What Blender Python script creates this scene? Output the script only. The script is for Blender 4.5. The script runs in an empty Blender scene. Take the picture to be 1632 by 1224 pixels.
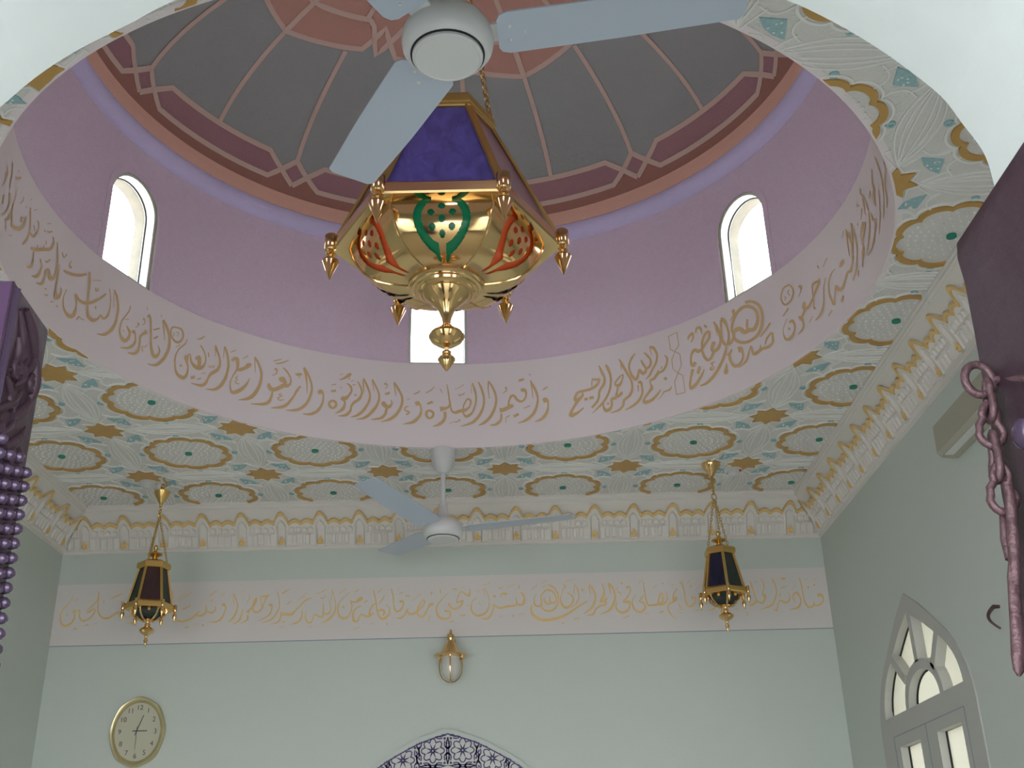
import bpy, bmesh, math, random
from mathutils import Vector, Matrix

# ---------------------------------------------------------------- camera, sky, exposure
SC = bpy.context.scene
COL = SC.collection
PI = math.pi
sin, cos, rad = math.sin, math.cos, math.radians
U = 0.6            # one ceiling tile, metres
EYE = 1.6          # camera height, metres


def T(x, y, z):
    """tile units (from the camera) to metres"""
    return Vector((x * U, y * U, z * U + EYE))


F_PX, PITCH, YAW, ROLL = 1801.75, 0.433585, 0.008022, -0.025475
cam_d = bpy.data.cameras.new('camera')
cam = bpy.data.objects.new('camera', cam_d)
COL.objects.link(cam)
SC.camera = cam
cam_d.sensor_width = 36.0
cam_d.lens = F_PX / 1632 * 36.0
cam_d.clip_start = 0.02
_f = Vector((sin(YAW) * cos(PITCH), cos(YAW) * cos(PITCH), sin(PITCH)))
_r = Vector((cos(YAW), -sin(YAW), 0))
_u = _r.cross(_f)
_r2 = _r * cos(ROLL) + _u * sin(ROLL)
_u2 = _u * cos(ROLL) - _r * sin(ROLL)
cam.matrix_world = Matrix(((_r2.x, _u2.x, -_f.x, 0), (_r2.y, _u2.y, -_f.y, 0), (_r2.z, _u2.z, -_f.z, EYE), (0, 0, 0, 1)))

W = bpy.data.worlds.new('sky')
SC.world = W
W.use_nodes = True
wn = W.node_tree.nodes
wl = W.node_tree.links
bg = wn['Background']
tc = wn.new('ShaderNodeTexCoord')
sep = wn.new('ShaderNodeSeparateXYZ')
ramp = wn.new('ShaderNodeValToRGB')
ramp.color_ramp.elements[0].position = 0.0
ramp.color_ramp.elements[0].color = (0.90, 0.93, 0.95, 1)
ramp.color_ramp.elements[1].position = 0.7
ramp.color_ramp.elements[1].color = (0.80, 0.90, 1.0, 1)
wl.new(tc.outputs['Generated'], sep.inputs[0])
wl.new(sep.outputs['Z'], ramp.inputs[0])
wl.new(ramp.outputs[0], bg.inputs['Color'])
bg.inputs['Strength'].default_value = 6.5

sun_d = bpy.data.lights.new('sun', 'SUN')
sun_d.energy = 9.0
sun_d.angle = rad(1.0)
sun_d.color = (1.0, 0.96, 0.90)
sun = bpy.data.objects.new('sun', sun_d)
COL.objects.link(sun)
sun.rotation_euler = (rad(-10), rad(3), 0)

vs = SC.view_settings
vs.view_transform = 'Standard'
vs.look = 'None'
vs.gamma = 1.0
vs.use_curve_mapping = False
vs.exposure = 0.12

# ---------------------------------------------------------------- helpers


def lin(*c):
    return tuple(((v / 255) / 12.92 if v <= 10 else (((v / 255) + 0.055) / 1.055) ** 2.4) for v in c)


def mat(name, color, rough=0.6, metal=0.0, bump=0.0, bscale=40, vary=0.0, vscale=8, spec=0.3, coat=0.0):
    m = bpy.data.materials.new(name)
    m.use_nodes = True
    n = m.node_tree.nodes
    l = m.node_tree.links
    b = n['Principled BSDF']
    b.inputs['Base Color'].default_value = (*color, 1)
    b.inputs['Roughness'].default_value = rough
    b.inputs['Metallic'].default_value = metal
    b.inputs['Specular IOR Level'].default_value = spec
    b.inputs['Coat Weight'].default_value = coat
    if bump or vary:
        co = n.new('ShaderNodeTexCoord')
    if vary:
        nz = n.new('ShaderNodeTexNoise')
        nz.inputs['Scale'].default_value = vscale
        nz.inputs['Detail'].default_value = 4
        l.new(co.outputs['Object'], nz.inputs['Vector'])
        mx = n.new('ShaderNodeMix')
        mx.data_type = 'RGBA'
        mx.inputs['A'].default_value = (*[c * (1 - vary) for c in color], 1)
        mx.inputs['B'].default_value = (*[min(1, c * (1 + vary)) for c in color], 1)
        l.new(nz.outputs['Fac'], mx.inputs['Factor'])
        l.new(mx.outputs['Result'], b.inputs['Base Color'])
    if bump:
        nb = n.new('ShaderNodeTexNoise')
        nb.inputs['Scale'].default_value = bscale
        nb.inputs['Detail'].default_value = 6
        l.new(co.outputs['Object'], nb.inputs['Vector'])
        bp = n.new('ShaderNodeBump')
        bp.inputs['Strength'].default_value = bump
        bp.inputs['Distance'].default_value = 0.01
        l.new(nb.outputs['Fac'], bp.inputs['Height'])
        l.new(bp.outputs['Normal'], b.inputs['Normal'])
    return m


def glass_mat(name, color, trans=0.6, vary=0.0, rough=0.1, body=0.5):
    """coloured sheet glass: translucent body plus a see-through share and a thin gloss"""
    m = bpy.data.materials.new(name)
    m.use_nodes = True
    n = m.node_tree.nodes
    l = m.node_tree.links
    n.remove(n['Principled BSDF'])
    out = n['Material Output']
    tl = n.new('ShaderNodeBsdfTranslucent')
    df = n.new('ShaderNodeBsdfDiffuse')
    tp = n.new('ShaderNodeBsdfTransparent')
    gl = n.new('ShaderNodeBsdfGlossy')
    gl.inputs['Roughness'].default_value = rough
    for s in (tl, df, tp):
        s.inputs['Color'].default_value = (*color, 1)
    if vary:
        co = n.new('ShaderNodeTexCoord')
        mp = n.new('ShaderNodeMapping')
        mp.inputs['Scale'].default_value = (9, 9, 3)
        nz = n.new('ShaderNodeTexNoise')
        nz.inputs['Scale'].default_value = 2.0
        nz.inputs['Detail'].default_value = 5
        nz.inputs['Distortion'].default_value = 1.2
        l.new(co.outputs['Object'], mp.inputs['Vector'])
        l.new(mp.outputs[0], nz.inputs['Vector'])
        mx = n.new('ShaderNodeMix')
        mx.data_type = 'RGBA'
        mx.inputs['A'].default_value = (*[c * (1 - vary) for c in color], 1)
        mx.inputs['B'].default_value = (*[min(1, c * (1 + vary) + 0.03) for c in color], 1)
        l.new(nz.outputs['Fac'], mx.inputs['Factor'])
        for s in (tl, df, tp):
            l.new(mx.outputs['Result'], s.inputs['Color'])
    m1 = n.new('ShaderNodeMixShader')
    m1.inputs[0].default_value = body
    l.new(tl.outputs[0], m1.inputs[1])
    l.new(df.outputs[0], m1.inputs[2])
    m2 = n.new('ShaderNodeMixShader')
    m2.inputs[0].default_value = trans
    l.new(m1.outputs[0], m2.inputs[1])
    l.new(tp.outputs[0], m2.inputs[2])
    m3 = n.new('ShaderNodeMixShader')
    fr = n.new('ShaderNodeLayerWeight')
    pw = n.new('ShaderNodeMath')
    pw.operation = 'POWER'
    pw.inputs[1].default_value = 4.0
    sc_ = n.new('ShaderNodeMath')
    sc_.operation = 'MULTIPLY_ADD'
    sc_.inputs[1].default_value = 0.5
    sc_.inputs[2].default_value = 0.04
    l.new(fr.outputs['Facing'], pw.inputs[0])
    l.new(pw.outputs[0], sc_.inputs[0])
    l.new(sc_.outputs[0], m3.inputs[0])
    l.new(m2.outputs[0], m3.inputs[1])
    l.new(gl.outputs[0], m3.inputs[2])
    l.new(m3.outputs[0], out.inputs['Surface'])
    return m


class MB:
    """collects shapes and links them as ONE mesh object"""

    def __init__(s):
        s.v = []
        s.f = []
        s.mi = []

    def add(s, verts, faces, mi=0):
        o = len(s.v)
        s.v += [Vector(p) for p in verts]
        s.f += [tuple(i + o for i in f) for f in faces]
        s.mi += [mi] * len(faces)
        return s

    def box(s, a, b, mi=0):
        (x0, y0, z0), (x1, y1, z1) = a, b
        v = [(x0, y0, z0), (x1, y0, z0), (x1, y1, z0), (x0, y1, z0), (x0, y0, z1), (x1, y0, z1), (x1, y1, z1), (x0, y1, z1)]
        return s.add(v, [(0, 3, 2, 1), (4, 5, 6, 7), (0, 1, 5, 4), (1, 2, 6, 5), (2, 3, 7, 6), (3, 0, 4, 7)], mi)

    def lathe(s, prof, n=32, c=(0, 0, 0), mi=0, a0=0.0, closed=True):
        """prof: (r, z) list revolved about z"""
        c = Vector(c)
        v = []
        for r, z in prof:
            for k in range(n):
                a = a0 + 2 * PI * k / n
                v.append(c + Vector((r * cos(a), r * sin(a), z)))
        f = []
        for i in range(len(prof) - 1):
            for k in range(n):
                k2 = (k + 1) % n
                f.append((i * n + k, i * n + k2, (i + 1) * n + k2, (i + 1) * n + k))
        if closed:
            f.append(tuple(reversed(range(n))))
            f.append(tuple(range((len(prof) - 1) * n, len(prof) * n)))
        return s.add(v, f, mi)

    def tube(s, pts, r, n=8, mi=0, loop=False, flat=1.0):
        """round bar along a polyline; r a number or a list"""
        pts = [Vector(p) for p in pts]
        m = len(pts)
        rs = r if isinstance(r, (list, tuple)) else [r] * m
        v = []
        up = None
        for i, p in enumerate(pts):
            if loop:
                d = pts[(i + 1) % m] - pts[i - 1]
            else:
                d = pts[min(i + 1, m - 1)] - pts[max(i - 1, 0)]
            d.normalize()
            if up is None:
                up = Vector((0, 0, 1)) if abs(d.z) < 0.9 else Vector((0, 1, 0))
            a = d.cross(up)
            if a.length < 1e-6:
                a = d.orthogonal()
            a.normalize()
            b = a.cross(d)
            up = b
            for k in range(n):
                t = 2 * PI * k / n
                v.append(p + (a * cos(t) + b * sin(t) * flat) * rs[i])
        f = []
        for i in range(m if loop else m - 1):
            j = (i + 1) % m
            for k in range(n):
                k2 = (k + 1) % n
                f.append((i * n + k, i * n + k2, j * n + k2, j * n + k))
        if not loop:
            f.append(tuple(reversed(range(n))))
            f.append(tuple(range((m - 1) * n, m * n)))
        return s.add(v, f, mi)

    def bar(s, a, b, w, t, mi=0, nrm=None):
        """square bar from a to b; w across, t along nrm"""
        a, b = Vector(a), Vector(b)
        d = (b - a).normalized()
        nrm = Vector(nrm) if nrm is not None else d.orthogonal()
        x = d.cross(nrm).normalized() * (w / 2)
        y = x.cross(d).normalized() * (t / 2)
        v = [a - x - y, a + x - y, a + x + y, a - x + y, b - x - y, b + x - y, b + x + y, b - x + y]
        return s.add(v, [(0, 3, 2, 1), (4, 5, 6, 7), (0, 1, 5, 4), (1, 2, 6, 5), (2, 3, 7, 6), (3, 0, 4, 7)], mi)

    def prism(s, poly, ax, d0, d1, mi=0):
        """closed polygon in the plane of the two other axes, extruded on axis ax"""
        def P(a, b, d):
            return {0: (d, a, b), 1: (a, d, b), 2: (a, b, d)}[ax]
        n = len(poly)
        v = [P(a, b, d0) for a, b in poly] + [P(a, b, d1) for a, b in poly]
        f = [tuple(range(n)), tuple(reversed(range(n, 2 * n)))]
        f += [(i, (i + 1) % n, n + (i + 1) % n, n + i) for i in range(n)]
        return s.add(v, f, mi)

    def ball(s, c, r, sx=1, sy=1, sz=1, n=12, m=8, mi=0):
        c = Vector(c)
        v = [c + Vector((0, 0, -r * sz))]
        for i in range(1, m):
            e = -PI / 2 + PI * i / m
            for k in range(n):
                a = 2 * PI * k / n
                v.append(c + Vector((r * sx * cos(e) * cos(a), r * sy * cos(e) * sin(a), r * sz * sin(e))))
        v.append(c + Vector((0, 0, r * sz)))
        f = [(0, 1 + (k + 1) % n, 1 + k) for k in range(n)]
        for i in range(m - 2):
            for k in range(n):
                k2 = (k + 1) % n
                f.append((1 + i * n + k, 1 + i * n + k2, 1 + (i + 1) * n + k2, 1 + (i + 1) * n + k))
        L = len(v) - 1
        f += [(L, 1 + (m - 2) * n + k, 1 + (m - 2) * n + (k + 1) % n) for k in range(n)]
        return s.add(v, f, mi)

    def build(s, name, mats, parent=None, smooth=35, loc=None, fixn=True, merge=False):
        me = bpy.data.meshes.new(name)
        base = Vector(loc) if loc is not None else Vector((0, 0, 0))
        me.from_pydata([v - base for v in s.v], [], s.f)
        mats = mats if isinstance(mats, (list, tuple)) else [mats]
        for m in mats:
            me.materials.append(m)
        for p, i in zip(me.polygons, s.mi):
            p.material_index = i
        if fixn:
            bm = bmesh.new()
            bm.from_mesh(me)
            if merge:
                bmesh.ops.remove_doubles(bm, verts=bm.verts, dist=1e-5)
            bmesh.ops.recalc_face_normals(bm, faces=bm.faces)
            bm.to_mesh(me)
            bm.free()
        if smooth:
            me.polygons.foreach_set('use_smooth', [True] * len(me.polygons))
            me.set_sharp_from_angle(angle=rad(smooth))
        me.update()
        o = bpy.data.objects.new(name, me)
        o.location = base
        COL.objects.link(o)
        if parent is not None:
            o.parent = parent
        return o


def structure(o, label=None):
    o['kind'] = 'structure'
    if label:
        o['label'] = label
    return o


def tag(o, label, cat, group=None, kind=None):
    o['label'] = label
    o['category'] = cat
    if group:
        o['group'] = group
    if kind:
        o['kind'] = kind
    return o


def thing(name, loc, label, cat, group=None, rz=0.0):
    o = bpy.data.objects.new(name, None)
    o.location = loc
    o.rotation_euler = (0, 0, rz)
    o.empty_display_size = 0.05
    COL.objects.link(o)
    return tag(o, label, cat, group)


def copy_tree(o, parent=None):
    c = o.copy()
    COL.objects.link(c)
    if parent is not None:
        c.parent = parent
    for ch in list(o.children):
        copy_tree(ch, c)
    return c


def holed_slab(name, loops, P, depth, m, parent=None):
    """flat panel: loops[0] outline, the rest holes (2-D); P(a,b) -> point, extruded by vector depth"""
    bm = bmesh.new()
    ed = []
    for lp in loops:
        vv = [bm.verts.new(P(a, b)) for a, b in lp]
        ed += [bm.edges.new((vv[i], vv[(i + 1) % len(vv)])) for i in range(len(vv))]
    bmesh.ops.triangle_fill(bm, use_beauty=True, use_dissolve=False, edges=ed)
    r = bmesh.ops.extrude_face_region(bm, geom=list(bm.faces))
    bmesh.ops.translate(bm, vec=Vector(depth), verts=[g for g in r['geom'] if isinstance(g, bmesh.types.BMVert)])
    bmesh.ops.recalc_face_normals(bm, faces=bm.faces)
    me = bpy.data.meshes.new(name)
    bm.to_mesh(me)
    bm.free()
    me.materials.append(m)
    o = bpy.data.objects.new(name, me)
    COL.objects.link(o)
    if parent:
        o.parent = parent
    return o


# painted lettering: strokes on the drum band (1/20 degree, mm above the ceiling) and on the far wall (mm, mm)
DRUM_TEXT = """S-2103,260 -2073,286 -2100,252 -2075,274 -2096,245 -2077,261 -2095,236 -2080,248 -2098,225 -2087,233 -2104,212 -2095,218 -2109,199 -2103,203;
S-2059,341 -2053,346 -2053,330 -2047,336 -2047,320 -2041,326 -2043,308 -2036,314 -2042,294 -2034,300 -2042,278 -2034,285 -2042,265 -2034,272 -2041,258 -2034,264 -2040,253 -2034,259 -2040,249 -2034,253;
S-2008,326 -2004,332 -2005,325 -1996,338 -2000,325 -1990,342 -1987,333 -1990,343 -1975,346 -1987,346 -1968,357 -1977,355 -1962,366 -1967,366;
S-1995,369 -1990,373 -1989,361 -1985,366;
S-1979,306 -1975,310 -1983,281 -1979,284;
S-2039,234 -2023,248 -2031,227 -2017,240 -2023,221 -2012,231 -2020,211 -2010,219 -2022,196 -2013,202 -2028,178 -2020,183 -2035,161 -2027,166 -2044,149 -2035,152 -2055,140 -2045,141 -2067,129 -2054,130;
S-2082,190 -2068,201 -2079,156 -2065,167;
S-1925,320 -1920,325 -1923,316 -1918,320 -1922,312 -1917,316 -1922,307 -1917,310 -1926,300 -1921,302 -1931,291 -1927,292 -1936,282 -1932,283;
S-1990,237 -1980,245 -1991,223 -1981,231 -1992,210 -1983,216 -1994,197 -1984,203 -1998,183 -1984,194 -2003,171 -1983,184 -2008,163 -1987,172 -2010,160 -2001,157 -2017,151 -2014,147 -2027,141 -2026,139;
S-1978,286 -1973,289 -1981,262 -1976,266 -1985,239 -1979,243 -1986,219 -1980,223 -1983,204 -1977,209 -1978,192 -1971,198 -1973,182 -1965,189 -1973,173 -1961,183 -1973,164 -1956,179 -1966,160 -1950,180 -1949,166 -1940,186 -1929,177 -1925,195 -1909,191 -1915,202 -1893,209 -1907,210 -1883,226 -1896,222 -1876,241 -1888,235 -1874,255 -1884,249 -1875,269 -1882,263 -1876,282 -1881,278;
S-1907,253 -1892,263 -1913,226 -1898,236;
S-1865,328 -1859,333 -1860,314 -1854,320 -1856,301 -1848,307 -1852,287 -1844,294 -1848,272 -1840,279 -1844,257 -1836,264 -1843,243 -1835,249 -1846,227 -1836,233 -1851,212 -1840,218 -1856,198 -1845,203 -1861,188 -1851,190 -1866,178 -1859,179 -1871,168 -1867,169;
S-1842,242 -1836,249 -1834,239 -1826,250 -1826,237 -1817,251 -1811,244 -1816,251 -1800,261 -1811,258 -1794,277 -1803,274 -1791,292 -1797,289 -1790,304 -1795,300 -1791,314 -1797,308 -1793,321 -1800,315 -1797,324 -1802,317 -1802,324 -1806,318 -1807,323 -1810,319;
S-1824,288 -1819,292 -1813,274 -1810,277;
S-1892,310 -1888,313 -1892,301 -1888,304;
D-1863,365 -1863,363 -1866,360 -1869,358 -1871,358 -1870,361 -1867,364 -1864,365;
S-1836,338 -1838,339 -1817,362 -1819,362;
S-1748,356 -1749,358 -1728,376 -1729,378;
S-1762,320 -1758,324 -1754,317 -1750,324;
S-1743,328 -1741,334 -1738,329 -1737,336 -1734,331 -1733,339 -1728,335 -1730,341 -1722,341 -1725,345 -1717,347 -1720,350 -1712,354 -1714,356;
S-1972,118 -1973,121 -1953,135 -1954,137;
S-1740,292 -1735,296 -1736,277 -1731,281;
S-1709,334 -1704,339 -1705,330 -1700,336 -1702,326 -1696,332 -1699,322 -1693,327 -1697,318 -1692,322 -1696,314 -1691,317 -1695,309 -1691,312;
S-2021,141 -2017,145 -2004,111 -1999,114;
S-2074,280 -2081,273 -2093,293 -2099,288;
S-1819,192 -1815,204 -1810,195 -1806,209 -1801,199 -1798,214 -1788,206 -1789,220 -1773,218 -1778,229 -1758,231 -1763,242 -1745,242 -1749,254 -1732,253 -1735,265 -1719,263 -1722,275 -1707,275 -1714,281 -1699,287 -1710,286 -1695,296 -1707,292 -1694,303 -1704,298 -1694,309 -1703,303 -1695,312 -1703,307 -1697,316 -1703,311;
S-1775,232 -1781,227 -1778,241 -1783,237;
S-1741,258 -1747,254 -1743,270 -1747,267;
S-1799,197 -1794,201 -1797,186 -1791,190 -1795,175 -1789,180 -1795,165 -1787,170 -1797,153 -1786,159 -1801,141 -1786,148 -1805,134 -1790,136 -1807,131 -1801,124 -1813,125 -1812,118 -1821,117 -1821,113;
S-1755,201 -1750,207 -1750,195 -1743,201 -1744,189 -1737,195 -1741,181 -1733,187 -1743,169 -1733,175 -1747,155 -1735,161 -1751,143 -1737,148 -1755,136 -1741,138 -1759,132 -1746,129 -1761,129 -1755,119 -1766,124 -1766,112 -1774,117 -1775,109 -1784,109 -1784,106;
S-1727,214 -1725,218 -1723,214 -1720,220 -1718,214 -1716,222 -1711,219 -1715,223 -1705,227 -1711,227 -1701,236 -1707,235 -1697,244 -1702,243;
S-1681,332 -1676,336 -1676,316 -1671,320 -1671,299 -1665,304 -1668,282 -1661,287 -1665,263 -1658,268 -1663,243 -1656,248 -1663,226 -1655,231 -1664,211 -1655,216 -1667,199 -1655,204 -1670,190 -1658,192 -1674,185 -1664,181 -1676,183 -1673,171 -1676,183 -1684,165 -1678,182 -1691,166 -1682,185 -1695,172 -1686,188 -1697,178 -1689,192 -1699,184 -1692,198 -1700,191 -1695,203 -1701,199;
S-1701,204 -1697,203 -1706,199 -1700,197 -1712,192 -1703,192 -1717,182 -1705,187 -1717,172 -1706,179 -1716,162 -1707,167 -1717,152 -1709,156 -1719,140 -1709,145 -1723,129 -1709,134 -1726,123 -1716,120 -1730,120 -1729,109 -1740,113 -1741,104 -1752,105 -1753,100;
S-1650,259 -1646,261 -1650,244 -1645,247 -1650,229 -1644,233 -1650,212 -1643,216 -1650,190 -1643,194 -1651,165 -1643,170 -1650,145 -1641,152 -1649,131 -1636,142 -1647,120 -1630,138 -1638,115 -1630,138 -1623,129 -1636,134 -1618,141 -1630,141 -1616,152 -1624,149 -1615,160 -1622,157 -1615,168 -1621,164 -1615,174 -1621,170 -1617,177 -1622,173 -1620,178 -1623,174 -1622,179 -1625,176;
D-1692,122 -1693,119 -1696,115 -1700,114 -1702,115 -1701,118 -1698,122 -1694,124;
S-1698,88 -1700,93 -1679,102 -1680,108;
S-1662,86 -1663,91 -1647,98 -1648,100;
D-1623,99 -1623,95 -1627,92 -1630,90 -1632,92 -1631,96 -1628,99 -1625,100;
S-1647,315 -1643,319 -1642,309 -1638,313 -1637,303 -1634,307 -1631,302 -1631,306 -1626,310 -1629,309 -1622,320 -1627,319 -1619,330 -1624,328;
S-1591,322 -1588,323 -1595,314 -1591,314 -1598,305 -1594,306 -1600,297 -1595,301 -1597,293 -1592,299 -1593,290 -1587,299 -1593,290 -1583,296 -1590,295 -1591,287 -1594,292 -1596,286 -1599,289 -1600,286;
S-1622,251 -1619,261 -1608,255 -1605,266 -1594,258 -1591,272 -1580,263 -1578,277 -1567,270 -1566,284 -1554,278 -1555,291 -1541,287 -1544,298 -1530,297 -1534,306 -1520,307 -1524,315 -1510,317 -1514,325;
S-1505,336 -1497,343 -1503,323 -1494,331 -1501,311 -1491,319 -1499,297 -1488,304 -1497,280 -1487,286 -1496,260 -1486,266 -1495,241 -1485,247 -1493,224 -1484,229 -1492,207 -1484,213 -1490,192 -1482,197 -1488,176 -1479,183 -1486,162 -1475,171 -1482,150 -1470,163 -1474,144 -1464,160 -1464,142 -1458,161 -1453,145 -1453,162 -1442,154 -1448,165 -1434,165 -1440,171 -1428,175 -1434,178 -1425,185 -1431,184 -1423,192 -1429,192 -1424,194 -1424,199 -1423,192 -1418,199 -1419,187 -1413,195 -1412,184 -1410,195 -1403,190 -1407,197 -1395,200 -1401,203 -1389,212 -1397,212 -1386,228 -1393,226 -1385,246 -1391,243 -1385,263 -1390,260 -1386,277 -1390,274 -1387,291 -1392,288 -1390,303 -1393,300 -1393,314 -1396,312 -1397,325 -1400,322 -1400,335 -1403,333;
S-1595,193 -1592,194 -1599,177 -1595,178 -1603,161 -1599,162 -1605,145 -1600,148 -1604,130 -1597,134 -1600,116 -1593,122 -1594,104 -1586,113 -1586,96 -1577,108 -1576,90 -1567,107 -1565,89 -1559,108 -1553,94 -1555,109 -1542,104 -1552,112 -1535,115 -1548,116 -1532,126 -1546,122 -1531,136 -1544,130 -1531,145 -1542,140 -1532,155 -1541,150 -1533,166 -1540,161 -1534,175 -1540,170 -1536,182 -1543,177 -1539,189 -1546,182 -1542,194 -1549,187 -1544,198 -1551,193 -1546,202 -1552,197 -1548,206 -1553,202;
S-1554,199 -1546,210 -1548,194 -1539,206 -1540,189 -1532,201 -1532,186 -1525,199 -1521,186 -1516,200 -1510,188 -1507,203 -1498,193 -1498,207 -1487,200 -1490,212 -1476,209 -1480,220 -1465,220 -1471,229 -1455,231 -1462,239 -1445,244 -1452,250 -1437,255 -1443,260 -1430,265 -1436,270 -1424,275 -1430,278 -1419,283 -1425,286 -1415,291 -1420,292 -1413,297 -1417,298 -1411,303 -1413,304;
S-1483,312 -1483,315 -1442,340 -1442,343;
S-1464,293 -1461,296 -1464,288 -1458,293 -1463,283 -1456,290 -1460,279 -1455,289 -1453,283 -1456,289 -1449,288 -1454,291 -1447,294 -1452,293 -1447,298 -1451,295 -1448,301 -1452,299 -1450,304 -1452,302;
S-1454,217 -1447,221 -1451,205 -1446,208;
S-1523,107 -1526,107 -1520,114 -1523,114 -1517,121 -1521,121 -1515,124 -1517,128 -1514,125 -1512,130 -1510,124 -1508,128 -1505,124 -1504,127 -1501,124 -1500,128 -1497,126 -1496,130 -1492,127 -1491,131;
S-1382,339 -1376,346 -1377,332 -1371,340 -1373,325 -1365,334 -1368,316 -1359,325 -1364,304 -1354,311 -1359,288 -1350,295 -1356,272 -1347,277 -1356,252 -1346,257 -1357,230 -1347,235 -1359,211 -1348,214 -1363,194 -1351,196 -1368,179 -1356,179 -1374,166 -1362,163 -1381,153 -1371,148 -1389,141 -1381,134 -1397,132 -1392,122 -1405,124 -1405,115 -1416,118 -1416,112 -1428,111 -1428,108;
S-1379,339 -1376,341 -1379,325 -1376,326 -1378,310 -1376,312 -1378,297 -1375,298 -1376,285 -1374,287 -1375,274 -1372,276 -1373,264 -1371,266;
S-1303,319 -1300,320 -1304,309 -1300,311 -1304,300 -1300,301 -1307,289 -1303,289 -1313,274 -1309,273 -1321,256 -1317,255 -1329,239 -1323,239 -1333,224 -1327,225 -1335,210 -1328,213 -1336,198 -1329,201 -1336,186 -1329,190 -1335,176 -1328,181 -1332,167 -1325,173 -1328,157 -1320,167 -1322,148 -1312,163 -1315,143 -1307,162 -1304,145 -1306,162 -1296,153 -1304,164 -1290,163 -1301,167 -1286,174 -1298,174 -1285,186 -1295,184 -1284,196 -1294,192 -1285,203 -1294,197 -1287,209 -1296,200 -1290,213 -1299,204 -1295,217 -1301,209 -1300,220 -1304,214 -1305,223 -1308,219;
D-1313,195 -1314,193 -1316,190 -1318,190 -1319,192 -1319,194 -1317,196 -1315,197;
S-1280,205 -1282,214 -1278,205 -1280,217 -1276,204 -1278,220 -1271,207 -1278,220 -1268,212 -1278,219 -1273,212 -1270,224 -1274,213 -1267,219 -1270,205 -1264,210 -1267,192 -1261,196 -1266,180 -1259,183 -1268,170 -1259,171 -1271,161 -1261,160 -1275,154 -1266,149 -1280,147 -1272,139 -1285,140 -1281,131 -1292,133 -1290,124 -1301,127 -1300,119 -1311,121 -1311,115 -1321,114 -1321,112;
S-1225,252 -1215,240 -1228,247 -1219,236 -1231,242 -1222,233 -1234,236 -1226,229 -1239,229 -1232,223 -1244,220 -1237,216 -1249,210 -1240,210 -1249,199 -1241,203 -1248,190 -1241,194 -1248,179 -1240,183 -1248,167 -1240,171 -1249,154 -1240,157 -1251,144 -1241,144 -1255,136 -1244,133 -1258,131 -1250,123 -1262,126 -1258,114 -1268,121 -1268,110 -1277,116 -1277,108 -1287,110 -1287,107;
S-1228,314 -1220,331 -1224,314 -1217,328 -1220,314 -1213,324 -1217,310 -1209,316 -1214,294 -1206,299 -1211,273 -1204,278 -1209,252 -1201,257 -1206,234 -1199,238 -1204,215 -1197,219 -1202,198 -1194,203 -1199,181 -1190,188 -1195,166 -1185,174 -1192,154 -1181,165 -1186,146 -1177,162 -1179,143 -1175,162 -1170,147 -1175,162 -1164,156 -1174,163 -1160,167 -1169,169 -1159,176 -1166,176 -1158,184 -1164,182 -1158,190 -1164,187 -1160,196 -1165,192 -1163,201 -1167,197 -1166,205 -1169,202 -1169,209 -1171,207;
S-1233,356 -1230,358 -1230,343 -1228,344;
S-1244,290 -1241,300 -1241,291 -1238,299 -1238,291 -1234,298 -1236,291 -1232,294 -1235,286 -1231,288 -1235,279 -1232,280 -1236,274 -1234,273 -1238,271 -1236,269 -1240,269 -1239,267 -1243,267 -1242,264;
S-1265,260 -1258,266 -1263,257 -1257,262 -1261,255 -1256,258 -1260,252 -1257,252 -1262,248 -1260,246 -1266,243 -1264,241 -1270,237 -1268,236;
S-1194,267 -1196,272 -1170,288 -1172,293;
S-1187,229 -1191,233 -1172,248 -1175,253;
S-1225,149 -1228,147 -1227,157 -1231,155 -1229,165 -1233,163 -1230,170 -1233,171 -1229,171 -1228,174 -1224,171 -1224,174 -1220,172 -1220,174 -1217,177 -1219,178 -1214,182 -1217,183 -1212,187 -1215,188;
S-1173,355 -1170,357 -1170,345 -1168,347;
S-1318,243 -1318,246 -1300,255 -1301,257;
S-1163,334 -1157,342 -1157,325 -1150,334 -1151,316 -1143,325 -1145,305 -1136,314 -1140,293 -1131,302 -1135,280 -1126,287 -1132,266 -1122,272 -1130,250 -1120,255 -1130,233 -1119,238 -1131,217 -1119,219 -1134,200 -1123,201 -1139,184 -1128,182 -1144,168 -1133,165 -1151,154 -1140,149 -1158,141 -1148,134 -1164,131 -1156,122 -1169,124 -1164,113 -1175,119 -1173,109 -1181,115 -1181,106 -1188,111 -1188,104 -1195,109 -1196,104 -1202,107 -1203,104;
S-1164,330 -1158,334 -1161,317 -1156,321 -1159,303 -1153,307 -1156,290 -1151,293 -1153,276 -1149,278 -1150,261 -1147,263 -1147,247 -1144,248;
S-1111,327 -1110,334 -1102,329 -1102,337 -1094,331 -1092,340 -1088,330 -1084,339 -1083,326 -1077,334 -1080,319 -1073,325 -1078,311 -1070,314 -1078,301 -1071,302 -1081,289 -1073,289 -1084,281 -1077,277 -1088,275 -1083,268 -1092,272 -1091,261 -1097,270 -1099,258 -1102,271 -1107,260 -1108,274 -1114,265 -1114,278 -1119,271 -1118,284 -1123,278 -1120,291 -1126,286 -1122,298 -1128,294 -1122,306 -1128,303 -1122,313 -1127,313 -1120,319 -1125,321 -1118,322 -1120,328 -1113,325 -1115,332 -1109,329 -1110,335;
S-1117,300 -1115,303 -1114,299 -1113,302 -1111,298 -1110,301 -1110,297 -1108,298 -1111,294 -1109,293 -1113,289 -1111,288 -1115,284 -1113,283;
S-1105,306 -1105,308 -1100,308 -1101,311 -1096,310 -1096,314 -1094,311 -1092,313 -1095,307 -1093,307 -1097,299 -1095,299 -1100,292 -1098,291;
S-1098,238 -1099,240 -1081,258 -1083,261;
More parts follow.
